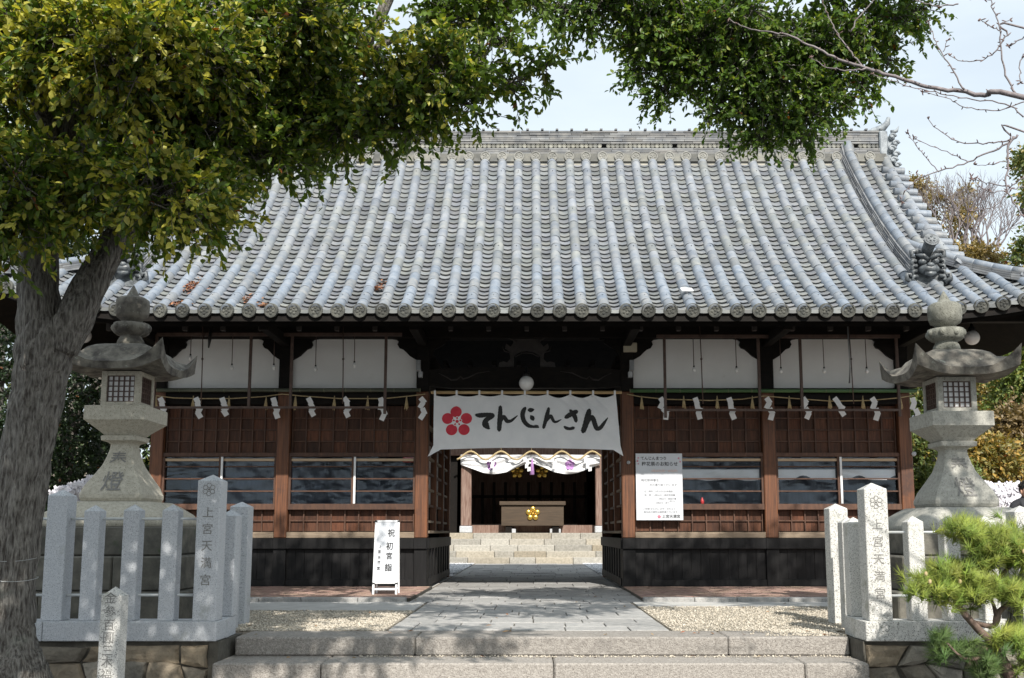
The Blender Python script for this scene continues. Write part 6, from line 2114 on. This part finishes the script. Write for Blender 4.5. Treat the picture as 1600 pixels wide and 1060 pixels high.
# wire loops round the trunk
for py in (874, 905):
    c = at(14, py, YT)
    P = [c + Vector((.200 * math.cos(w), .200 * math.sin(w), .012 * math.sin(2 * w + py))) for w in np.linspace(0, 2 * math.pi, 26)]
    tag(MB().tube(P, .0017, 4).put('wire_loop', M['steel']), '%s of two thin wires tied round the big trunk' % ('upper' if py < 880 else 'lower'), 'wire')

# ---- second evergreen, its bough hanging in from the top right
YB2 = 8.7
t2 = thing('overhanging_tree', 'dark green evergreen boughs hanging down from the top right against the sky', 'tree', (6.4, 3.4, -.5))
p0 = Vector((6.4, 3.4, -.5))
MB().tube([p0, p0 + Vector((0, 0, 1)), p0 + Vector((-.1, .2, 3)), p0 + Vector((-.3, .8, 5.2)), p0 + Vector((-.6, 1.6, 7.5))], [.42, .3, .27, .22, .14], 14).put('trunk', M['bark'], t2)
def wl(path, rad, name='limb'):
    pts = catmull([tuple(p) for p in path], 6)
    n = len(pts)
    MB().tube(pts, [rad[0] + (rad[1] - rad[0]) * i / (n - 1) for i in range(n)], 8).put(name, M['bark'], t2)
wl([p0 + Vector((-.3, .8, 5.0)), Vector((4.9, 5.6, 6.4)), Vector((3.2, 7.6, 6.5)), at(1150, -60, YB2), at(1150, 60, YB2), at(1170, 160, YB2)], (.16, .02))
wl([Vector((3.2, 7.6, 6.5)), at(1000, -60, YB2), at(930, -20, YB2), at(880, 20, YB2)], (.07, .012))
wl([Vector((3.2, 7.6, 6.5)), at(1300, -60, YB2), at(1320, 40, YB2), at(1350, 110, YB2)], (.07, .012))
wl([at(1150, -60, YB2), at(1060, 20, YB2), at(1030, 90, YB2), at(1040, 140, YB2)], (.05, .008))
wl([at(1150, 60, YB2), at(1220, 120, YB2), at(1260, 190, YB2)], (.04, .008))
b2_ = []
for (px, py, Y, r_, n, ye) in [
    (840, 5, 8.7, .18, 30, .1), (880, 15, 8.7, .18, 36, .1), (930, 15, 8.7, .22, 54, .25), (985, 20, 8.7, .28, 84, .35), (960, -30, 8.7, .35, 80, .2), (1040, 20, 8.6, .33, 110, .3), (1010, 75, 8.8, .24, 50, .2), (1050, 100, 8.7, .25, 56, .25),
    (1000, 110, 8.8, .15, 22, .1), (1040, 140, 8.8, .17, 28, .1), (1090, 60, 8.6, .33, 110, .3), (1110, 120, 8.7, .26, 70, .25), (1150, 40, 8.5, .36, 120, .25), (1165, 110, 8.6, .30, 90, .3), (1130, 170, 8.7, .18, 36, .2), (1170, 165, 8.7, .24, 64, .2),
    (1215, 60, 8.6, .33, 110, .2), (1230, 130, 8.7, .28, 80, .2), (1205, 190, 8.7, .21, 52, .2), (1260, 180, 8.7, .24, 64, .2), (1180, 215, 8.7, .12, 20, .1), (1245, 215, 8.7, .12, 22, .2), (1290, 150, 8.7, .22, 54, .25),
    (1280, 60, 8.6, .33, 100, .2), (1340, 50, 8.6, .30, 90, .3), (1310, 110, 8.7, .23, 54, .3), (1350, 130, 8.7, .15, 26, .3), (1385, 90, 8.7, .16, 26, .4), (1390, 30, 8.6, .25, 60, .3), (1430, 20, 8.6, .17, 30, .4), (1130, -30, 8.6, .5, 100, .2), (1300, -40, 8.6, .5, 100, .2), (1410, -40, 8.6, .3, 50, .2),
    (1140, 60, 9.3, .4, 80, .05), (1240, 80, 9.3, .4, 80, .05), (1060, 20, 9.3, .3, 50, .05)]:
    b2_.append(B(px, py, Y, r_, n, ye))
leaf_cloud('crown', M['leaf'], [b[:6] + (b[6] * 1.1, b[7]) for b in b2_], .054, pal_dk, 15, .24, t2, seed=8, tub=True, hang=.25)
bu = [(x, y_, z_, r_, r_, r_ * .6, n, .3) for x, y_, z_, r_, n in [(2.2, 8.4, 6.6, .9, 130), (3.6, 8.0, 6.9, .9, 120), (1.0, 8.3, 6.4, .7, 80), (5.2, 5.2, 7.3, 1.2, 140), (6.2, 4.0, 8.0, 1.3, 150), (4.2, 6.6, 7.4, 1.0, 110), (.6, 5.7, 5.6, .8, 130), (1.6, 5.8, 5.7, .8, 130), (2.5, 6.0, 6.2, .8, 110), (4.4, 6.0, 9.4, 1.1, 150), (5.8, 6.0, 9.6, 1.1, 150), (7.2, 6.0, 9.6, 1.1, 130), (3.2, 6.2, 8.8, 1.0, 130)]]
leaf_cloud('upper_crown', M['leaf'], bu, .11, pal_dk, 11, .32, t2, seed=9, quads=False)

# ---- bare cherry reaching in from the right
YC = 5.6
ch = thing('bare_cherry_tree', 'leafless cherry branches with small buds reaching in at the upper right', 'tree', (4.5, 5.4, -.5))
MB().tube([(4.5, 5.4, -.55), (4.4, 5.4, .8), (4.5, 5.5, 2.2), (4.4, 5.5, 3.6), (4.2, 5.6, 5.0)], [.2, .14, .12, .09, .05], 12).put('trunk', M['barkcherry'], ch)
brs = [
    ([(4.5, 5.5, 2.9)], [(1600, 153), (1540, 150), (1500, 143), (1450, 136), (1390, 118), (1350, 106), (1310, 92), (1270, 74), (1230, 55), (1205, 51), (1165, 43), (1138, 30)], .028, .004),
    ([], [(1350, 107), (1330, 82), (1312, 58), (1300, 35), (1288, 12), (1283, -20)], .009, .004),
    ([], [(1352, 108), (1320, 110), (1290, 104), (1268, 90)], .008, .003),
    ([], [(1330, 50), (1345, 22), (1372, -5)], .007, .005),
    ([], [(1600, 182), (1570, 162), (1520, 156), (1470, 146), (1430, 138), (1400, 128), (1365, 117)], .007, .003),
    ([], [(1600, 160), (1560, 172), (1510, 168), (1484, 156), (1440, 144)], .006, .003),
    ([], [(1506, 141), (1488, 108), (1470, 82), (1458, 55), (1450, 33)], .008, .003),
    ([], [(1474, 80), (1482, 62)], .004, .0025),
    ([(4.45, 5.5, 3.3)], [(1600, 44), (1575, 55), (1560, 75), (1540, 92), (1510, 97), (1484, 88)], .012, .003),
    ([], [(1591, 152), (1572, 118), (1564, 75), (1562, 40), (1550, 10), (1548, -15)], .010, .004),
    ([], [(1562, 48), (1545, 40), (1531, 30)], .005, .003),
    ([], [(1548, 0), (1520, -2)], .007, .004), ([], [(1600, 58), (1582, 70), (1576, 72)], .006, .005),
    ([], [(1564, 38), (1578, 30)], .004, .003), ([], [(1600, 85), (1594, 100), (1594, 130)], .006, .004),
    ([], [(1496, 5), (1470, 10), (1440, 4), (1420, -8)], .007, .004),
    ([(4.4, 5.5, 2.5)], [(1600, 205), (1580, 218), (1545, 224), (1500, 222), (1470, 206), (1450, 186)], .011, .003),
    ([], [(1590, 212), (1560, 232), (1520, 250), (1480, 265), (1440, 278), (1418, 295), (1408, 315)], .010, .003),
    ([], [(1585, 214), (1574, 232), (1575, 260), (1572, 290), (1580, 310), (1600, 340)], .012, .005),
    ([], [(1467, 270), (1448, 246), (1430, 225), (1417, 207)], .005, .0025), ([], [(1512, 254), (1480, 238), (1440, 222), (1428, 215)], .005, .0025),
    ([], [(1573, 252), (1545, 257), (1520, 257)], .004, .0025), ([], [(1445, 276), (1430, 270)], .003, .0025),
    ([], [(1600, 275), (1578, 294), (1560, 318), (1535, 328), (1512, 328)], .007, .003),
    ([], [(1576, 293), (1550, 288), (1525, 282), (1516, 276)], .006, .0025), ([], [(1576, 297), (1550, 301), (1532, 292), (1520, 278)], .005, .0025),
    ([], [(1600, 292), (1580, 296)], .006, .004),
]
bud = MB()
for i, (pre, path, r0, r1) in enumerate(brs):
    rr = random.Random(i)
    pts = [Vector(p) for p in pre]
    wpts = [at(a, b_, YC + .25 * math.sin(i * 1.7) + .0012 * (1600 - a)) for a, b_ in path]
    if i not in (0, 8, 16): pass
    c = [Vector(p) for p in catmull([tuple(p) for p in (pts + wpts)], 5)]
    n = len(c)
    c = [p + Vector((rr.uniform(-1, 1), 0, rr.uniform(-1, 1))) * .006 for p in c]
    rad = [r0 + (r1 - r0) * (k / (n - 1)) ** .7 for k in range(n)]
    MB().tube(c, [q * .68 for q in rad], 7).put('branch', M['barkcherry'], ch)
    for k in range(2, n):
        if rr.random() < .55:
            d = Vector((rr.uniform(-1, 1), rr.uniform(-1, 1), rr.uniform(-.3, 1))).normalized()
            l_ = rr.uniform(.005, .022)
            bud.tube([c[k], c[k] + d * l_, c[k] + d * (l_ + .011)], [.0025, .0036, .0008], 5)
    for q in range(3):
        d = Vector((rr.uniform(-1, 1), rr.uniform(-.5, .5), rr.uniform(-1, 1))).normalized()
        bud.tube([c[-1], c[-1] + d * .010, c[-1] + d * .021], [.003, .0045, .001], 5)
bud.put('bud', M['bud'], ch, kind='stuff')

# ---- small pine, lower right
YPi = 7.75
pi = thing('pine_tree', 'small pruned pine with long bright green needles in the lower right corner', 'tree', (at(1620, 1120, YPi).x, YPi, -.5))
limb([(1640, 1160, YPi, .07), (1600, 1090, YPi, .05), (1575, 1050, YPi, .043), (1555, 1010, YPi, .036), (1530, 985, YPi, .03), (1512, 965, YPi - .05, .026), (1500, 950, YPi - .05, .02), (1490, 940, YPi - .05, .012)], 9, 21, pi, 'trunk', 'barkpine')
limb([(1512, 968, YPi, .016), (1530, 975, YPi, .018), (1552, 978, YPi, .02), (1558, 965, YPi, .028), (1562, 955, YPi, .022), (1578, 942, YPi, .017), (1590, 930, YPi + .05, .012)], 8, 22, pi, 'limb', 'barkpine')
limb([(1558, 970, YPi, .02), (1554, 950, YPi, .014), (1548, 935, YPi + .05, .010)], 7, 23, pi, 'limb', 'barkpine')
limb([(1555, 1012, YPi, .018), (1525, 1030, YPi - .1, .014), (1500, 1025, YPi - .2, .011), (1480, 1005, YPi - .25, .008)], 7, 24, pi, 'limb', 'barkpine')
limb([(1600, 870, YPi + .1, .012), (1578, 885, YPi + .1, .016), (1560, 905, YPi + .1, .014), (1548, 915, YPi + .1, .009)], 7, 25, pi, 'limb', 'barkpine')
limb([(1590, 990, YPi + .25, .07), (1586, 950, YPi + .25, .06), (1600, 900, YPi + .3, .045), (1620, 850, YPi + .3, .03)], 9, 27, pi, 'limb', 'bark')
limb([(1490, 945, YPi - .05, .009), (1470, 935, YPi - .1, .007), (1440, 930, YPi - .1, .005)], 6, 28, pi, 'limb', 'barkpine')
limb([(1562, 905, YPi + .1, .008), (1540, 880, YPi, .006), (1510, 850, YPi, .005), (1480, 835, YPi, .004)], 6, 29, pi, 'limb', 'barkpine')
rs = np.random.RandomState(5)
tuft = []
for (px, py, sx, sy, n) in [(1440, 918, 26, 16, 26), (1480, 925, 26, 18, 30), (1505, 905, 30, 18, 28), (1530, 925, 26, 14, 22), (1480, 895, 20, 10, 12), (1495, 825, 26, 9, 20), (1520, 838, 26, 14, 26), (1555, 850, 30, 18, 34), (1585, 855, 25, 18, 30), (1535, 872, 26, 12, 20), (1590, 880, 15, 10, 10),
                           (1575, 925, 26, 12, 22), (1600, 930, 20, 16, 16), (1560, 1000, 16, 12, 16), (1590, 1005, 20, 14, 22), (1462, 1010, 12, 16, 16), (1500, 1015, 18, 9, 10), (1540, 1040, 18, 14, 14), (1600, 1040, 18, 14, 10), (1530, 1055, 14, 8, 8)]:
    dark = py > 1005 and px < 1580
    for i in range(int(n * 1.9)):
        p = at(px + 8 + rs.normal() * sx * .58, py + rs.normal() * sy * .7, YPi + rs.uniform(-.25, .22))
        tuft.append((np.array(p), dark))
NV, NF, NT = [], [], []
kk = 0
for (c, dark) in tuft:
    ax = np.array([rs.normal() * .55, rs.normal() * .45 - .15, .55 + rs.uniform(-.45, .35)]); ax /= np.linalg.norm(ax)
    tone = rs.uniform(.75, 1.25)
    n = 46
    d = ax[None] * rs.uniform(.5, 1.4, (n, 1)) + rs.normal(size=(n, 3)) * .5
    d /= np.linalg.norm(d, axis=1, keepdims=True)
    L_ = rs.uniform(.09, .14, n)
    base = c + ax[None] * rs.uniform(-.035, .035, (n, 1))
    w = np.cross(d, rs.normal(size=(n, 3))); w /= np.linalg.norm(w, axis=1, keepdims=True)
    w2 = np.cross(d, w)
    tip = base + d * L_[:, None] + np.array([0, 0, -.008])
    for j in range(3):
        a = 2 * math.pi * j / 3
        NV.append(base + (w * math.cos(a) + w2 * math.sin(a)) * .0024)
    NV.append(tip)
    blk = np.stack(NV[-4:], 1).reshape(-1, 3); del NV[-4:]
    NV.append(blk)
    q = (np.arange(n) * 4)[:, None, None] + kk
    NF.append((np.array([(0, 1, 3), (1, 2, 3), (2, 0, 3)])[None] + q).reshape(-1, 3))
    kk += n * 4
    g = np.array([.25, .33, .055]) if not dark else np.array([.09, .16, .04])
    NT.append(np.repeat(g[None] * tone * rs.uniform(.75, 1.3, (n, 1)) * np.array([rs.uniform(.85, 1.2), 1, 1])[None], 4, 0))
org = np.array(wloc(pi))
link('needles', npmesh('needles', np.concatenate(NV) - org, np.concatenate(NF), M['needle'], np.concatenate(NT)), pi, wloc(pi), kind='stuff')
lf = MB()
for (px, py) in ((1500, 909), (1453, 909), (1447, 897), (1600, 862)):
    c = at(px, py, YPi - .25)
    lf.sphere(c, (.014, .008, .02), 7, 5)
lf.put('caught_dry_leaf', M['straw'], pi)

# ---- trees behind and beside
def bg_tree(name, label, x, y_, h, tr, blobs, leaf, pal, seed, mat='leaf2', per=9, twl=.5, group=None):
    t = thing(name, label, 'tree', (x, y_, -.02), group)
    rr = random.Random(seed)
    P = [(x, y_, -.05), (x + rr.uniform(-.1, .1), y_, h * .35), (x + rr.uniform(-.3, .3), y_ + .1, h * .7), (x + rr.uniform(-.4, .4), y_, h * .95)]
    MB().tube(P, [tr, tr * .75, tr * .5, tr * .15], 9).put('trunk', M['bark'], t)
    for i in range(6):
        z0 = h * rr.uniform(.3, .7); a = rr.uniform(0, 6.28); l_ = h * rr.uniform(.16, .3)
        MB().tube([(x, y_, z0), (x + math.cos(a) * l_ * .5, y_ + math.sin(a) * l_ * .5, z0 + l_ * .45), (x + math.cos(a) * l_, y_ + math.sin(a) * l_, z0 + l_ * .9)], [tr * .4, tr * .25, tr * .08], 6).put('limb', M['bark'], t)
    leaf_cloud('crown', M[mat], blobs, leaf, pal, per, twl, t, seed=seed, quads=False)
    return t
def auto_blobs(x, y_, z0, z1, r_, n, tw, yel, seed):
    rr = random.Random(seed)
    out = []
    for i in range(n):
        f = (i + .5) / n
        zz = z0 + (z1 - z0) * f
        rad = r_ * math.sin(math.pi * (.15 + .8 * f)) 
        a = rr.uniform(0, 6.28); d = rad * rr.uniform(.2, .75)
        q = rad * rr.uniform(.4, .65) + .3
        out.append((x + d * math.cos(a), y_ + d * math.sin(a), zz, q, q, q * .75, tw, yel))
    return out
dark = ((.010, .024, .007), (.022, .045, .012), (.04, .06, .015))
lab = ['dark evergreen tree behind the left lantern beyond the gate end', 'dark evergreen thicket tree at the far left edge', 'dark green tree behind the left eaves', 'tall dark evergreen shading the left grove', 'deep green tree behind the forked trunk', 'outermost dark evergreen seen left of the big trunk', 'rearmost dark evergreen left of the gate']
for i, (x, y_, h, r_) in enumerate([(-9.5, 20.5, 7, 2.2), (-13.0, 19, 8, 2.8), (-10.6, 24.5, 9, 3), (-11.2, 14.6, 9.0, 2.6), (-8.6, 24, 6.5, 2.0), (-17.5, 23, 9, 3.4), (-14.5, 27, 9.5, 3.4)]):
    bb = auto_blobs(x, y_, .4 if i != 3 else 4.6, h, r_, 13, 130, .12, i)
    bg_tree('evergreen_tree', lab[i], x, y_, h, .22, bb, .13, dark, 40 + i)
bshr = []
for i in range(24):
    bshr.append((-8.4 - (i % 12) * .9, 18.4 + (i % 3) * .8, .9 + 1.7 * (i // 12) + (i % 2) * .4, 1.0, .8, 1.1, 170, .1))
sh_ = leaf_cloud('undergrowth', M['leaf2'], bshr, .09, dark, 9, .3, None, seed=60, quads=False)
# right side: sunlit hillside
hill = MB()
nx_, ny_ = 40, 14
vs_ = []
for j in range(ny_ + 1):
    for i in range(nx_ + 1):
        x = -60 + 120 * i / nx_; y_ = 48 + 60 * j / ny_
        z_ = -.3 + (10.0 * (j / ny_) ** .8) * (1 + .2 * math.sin(i * .7)) * (1 if x < 8 or True else 1)
        vs_.append((x, y_, z_ if j else -.4))
hill.add(vs_, [(j * (nx_ + 1) + i, j * (nx_ + 1) + i + 1, (j + 1) * (nx_ + 1) + i + 1, (j + 1) * (nx_ + 1) + i) for j in range(ny_) for i in range(nx_)], smooth=True)
hill.put('hillside', M['soil'], kind='structure')
olive = ((.06, .10, .025), (.14, .18, .05), (.34, .25, .06))
gold = ((.12, .13, .035), (.24, .20, .06), (.44, .28, .07))
lime = ((.09, .14, .035), (.17, .22, .06), (.28, .28, .06))
def bgt(label, px, pyt, pyb, Y, wpx, pal, yel, seed, leaf=.13, tw=110, nb=12):
    c0 = at(px, pyb, Y); c1 = at(px, pyt, Y)
    r_ = wpx / F * Y
    bb = auto_blobs(c0.x, Y, max(c0.z, .2) + r_ * .3, c1.z - r_ * .25, r_, nb, tw, yel, seed)
    bg_tree('broadleaf_tree', label, c0.x, Y, c1.z * .85, .18, bb, leaf, pal, seed, per=9, twl=.45)
bgt('golden brown autumn tree right of the stone lantern cap', 1570, 590, 740, 29, 55, gold, .75, 70)
bgt('yellow-green tree behind the lantern fire box', 1555, 560, 760, 32, 60, olive, .55, 71)
bgt('bright green tree top at the right edge under the eaves', 1600, 540, 700, 27, 40, lime, .4, 72)
bgt('autumn orange shrub tree behind the lantern shaft', 1545, 690, 790, 24, 40, gold, .6, 73)
bgt('dull green tree left of the right lantern shaft', 1450, 600, 790, 30, 32, olive, .3, 74)
bgt('brownish tree at the far right above the garden wall', 1598, 640, 790, 25, 40, ((.14, .10, .05), (.22, .16, .08), (.26, .17, .05)), .4, 75)
def shrub(label, px, pyt, pyb, Y, wpx, pal, seed):
    c0 = at(px, pyb, Y); c1 = at(px, pyt, Y); r_ = wpx / F * Y / 2
    t = thing('clipped_shrub', label, 'shrub', (c0.x, Y, 0))
    MB().tube([(c0.x, Y, -.05), (c0.x + .03, Y, c1.z * .6)], [.05, .03], 6).put('stem', M['bark'], t)
    zc = (c1.z + max(c0.z, .2)) / 2
    leaf_cloud('foliage', M['leaf2'], [(c0.x, Y, zc, r_, r_, (c1.z - zc), 700, .3)], .055, pal, 9, .14, t, seed=seed, quads=False)
shrub('rounded light green shrub right of the lantern shaft', 1500, 706, 800, 19.5, 78, lime, 80)
shrub('rounded green shrub left of the right lantern shaft', 1452, 722, 800, 19.0, 52, lime, 81)
# bare twiggy tree and faded-leaf trees above the roof corner
def bare(label, px, pyb, pyt, Y, spread, seed, mat='barkcherry'):
    rr = random.Random(seed)
    base = at(px, pyb, Y)
    t = thing('bare_tree', label, 'tree', (base.x, Y, 0))
    hgt = at(px, pyt, Y).z - base.z
    mb = MB(); tr = MB()
    tr.tube([(base.x, Y, -.3), (base.x, Y, base.z * .5), (base.x, Y, base.z)], [.16, .13, .11], 7)
    def grow(p, d, l_, r_, lev):
        q = p + d * l_
        m_ = p.lerp(q, .5) + Vector((rr.uniform(-1, 1), rr.uniform(-1, 1), rr.uniform(-1, 1))) * l_ * .06
        (tr if lev < 2 else mb).tube([p, m_, q], [r_, r_ * .85, r_ * .68], 5 if lev < 3 else 3, caps=False)
        if lev > 6: return
        for k in range(3 if lev in (1, 3) else 2):
            nd = (d + Vector((rr.uniform(-1, 1), rr.uniform(-.7, .7), rr.uniform(-.5, .8))) * .62 + Vector((0, 0, .06))).normalized()
            grow(q, nd, l_ * rr.uniform(.68, .88), r_ * .66, lev + 1)
    for k in range(4):
        d = Vector(((k - 1.5) * spread * .45, rr.uniform(-.2, .2), 1)).normalized()
        grow(Vector((base.x, Y, base.z)), d, hgt * .26, .075, 1)
    tr.put('trunk', M['barkcherry'], t)
    mb.put('twigs', M['barkcherry'], t, kind='stuff')
bare('leafless grey tree rising behind the right roof corner', 1500, 425, 275, 38, .9, 90)
bare('leafless pale tree behind the roof corner nearer the edge', 1540, 420, 290, 42, 1.0, 91)
faded = ((.17, .13, .05), (.27, .21, .085), (.33, .22, .07))
def top_tree(label, bl_, Y, seed, pal=faded):
    x = at(bl_[0][0], 300, Y).x
    zt = at(0, min(b[1] for b in bl_), Y).z
    t = thing('broadleaf_tree', label, 'tree', (x, Y, 0))
    MB().tube([(x, Y, -.3), (x + .1, Y, zt * .5), (x, Y, zt * .93)], [.3, .22, .06], 8).put('trunk', M['bark'], t)
    bb = []
    for (px, py, wp, n) in bl_:
        p = at(px, py, Y + rnd.uniform(-1, 1)); r_ = wp / F * Y
        bb.append((p.x, p.y, p.z, r_, r_, r_ * .7, n, .4))
        MB().tube([(x, Y, p.z - r_ * 2.6), (p.x * .6 + x * .4, Y, p.z - r_ * 1.2), (p.x, p.y, p.z)], [.09, .06, .02], 5, caps=False).put('limb', M['bark'], t)
    leaf_cloud('crown', M['leaf2'], bb, .16, pal, 8, .5, t, seed=seed, quads=False)
top_tree('faded olive-brown tree directly behind the gable end', [(1440, 300, 22, 90), (1425, 290, 12, 40), (1460, 320, 20, 70), (1445, 350, 22, 50), (1420, 330, 14, 30)], 40, 95)
top_tree('faded olive-brown tree behind the corner ridge', [(1505, 330, 20, 70), (1510, 305, 13, 46), (1495, 350, 20, 50), (1480, 385, 25, 60)], 41, 96)
top_tree('low brown-green tree above the right corner ridge', [(1535, 402, 22, 130), (1510, 400, 22, 110), (1555, 412, 14, 60), (1490, 405, 20, 80)], 36, 97)
top_tree('green tree at the right edge seen through the bare branches', [(1602, 255, 16, 110), (1610, 240, 18, 90), (1606, 300, 12, 50)], 34, 98, olive)
top_tree('small green tree at the right edge above the corner ridge', [(1606, 395, 16, 110), (1600, 412, 10, 50), (1612, 370, 12, 60)], 30, 99, olive)
# far woods: one mass at the back, hidden for the most part by the gate
bw = []
rr = random.Random(31)
for i in range(46):
    x = -40 + i * 1.8
    if -6 < x < 9: continue
    bw.append((x, 52 + rr.uniform(-3, 3), 3.0 + rr.uniform(0, 3), 2.2, 2.0, 2.4, 70, .3))
fw_ = leaf_cloud('far_wood', M['leaf2'], bw, .35, ((.03, .06, .015), (.07, .11, .03), (.2, .17, .04)), 9, .9, None, seed=61, quads=False)

# a few fallen leaves on the steps, gravel and paving
fl_ = MB()
rr = random.Random(77)
for i in range(46):
    if i < 16: x, y_, z_ = rr.uniform(-2.5, 2.7), rr.uniform(9.15, 9.6), .004
    elif i < 24: x, y_, z_ = rr.uniform(-2.5, 2.7), rr.uniform(8.7, 9.0), -.160
    else: x, y_, z_ = rr.uniform(-3.2, 3.4), rr.uniform(9.8, 14.5), .02
    a = rr.uniform(0, 6.3); l_ = rr.uniform(.02, .04); t = rr.uniform(.7, 2.2)
    dx, dy = math.cos(a) * l_, math.sin(a) * l_
    fl_.add([(x - dx, y_ - dy, z_ + .004), (x - dy * .45, y_ + dx * .45, z_ + .014), (x + dx, y_ + dy, z_ + rr.uniform(.005, .02)), (x + dy * .45, y_ - dx * .45, z_ + .008)], [(0, 1, 2), (0, 2, 3)], tint=(t, t * rr.uniform(.8, 1.3), t * .9))
tag(fl_.put('fallen_leaves', M['dryleaf']), 'scattered brown fallen leaves on the steps and gravel', 'fallen leaves', kind='stuff')
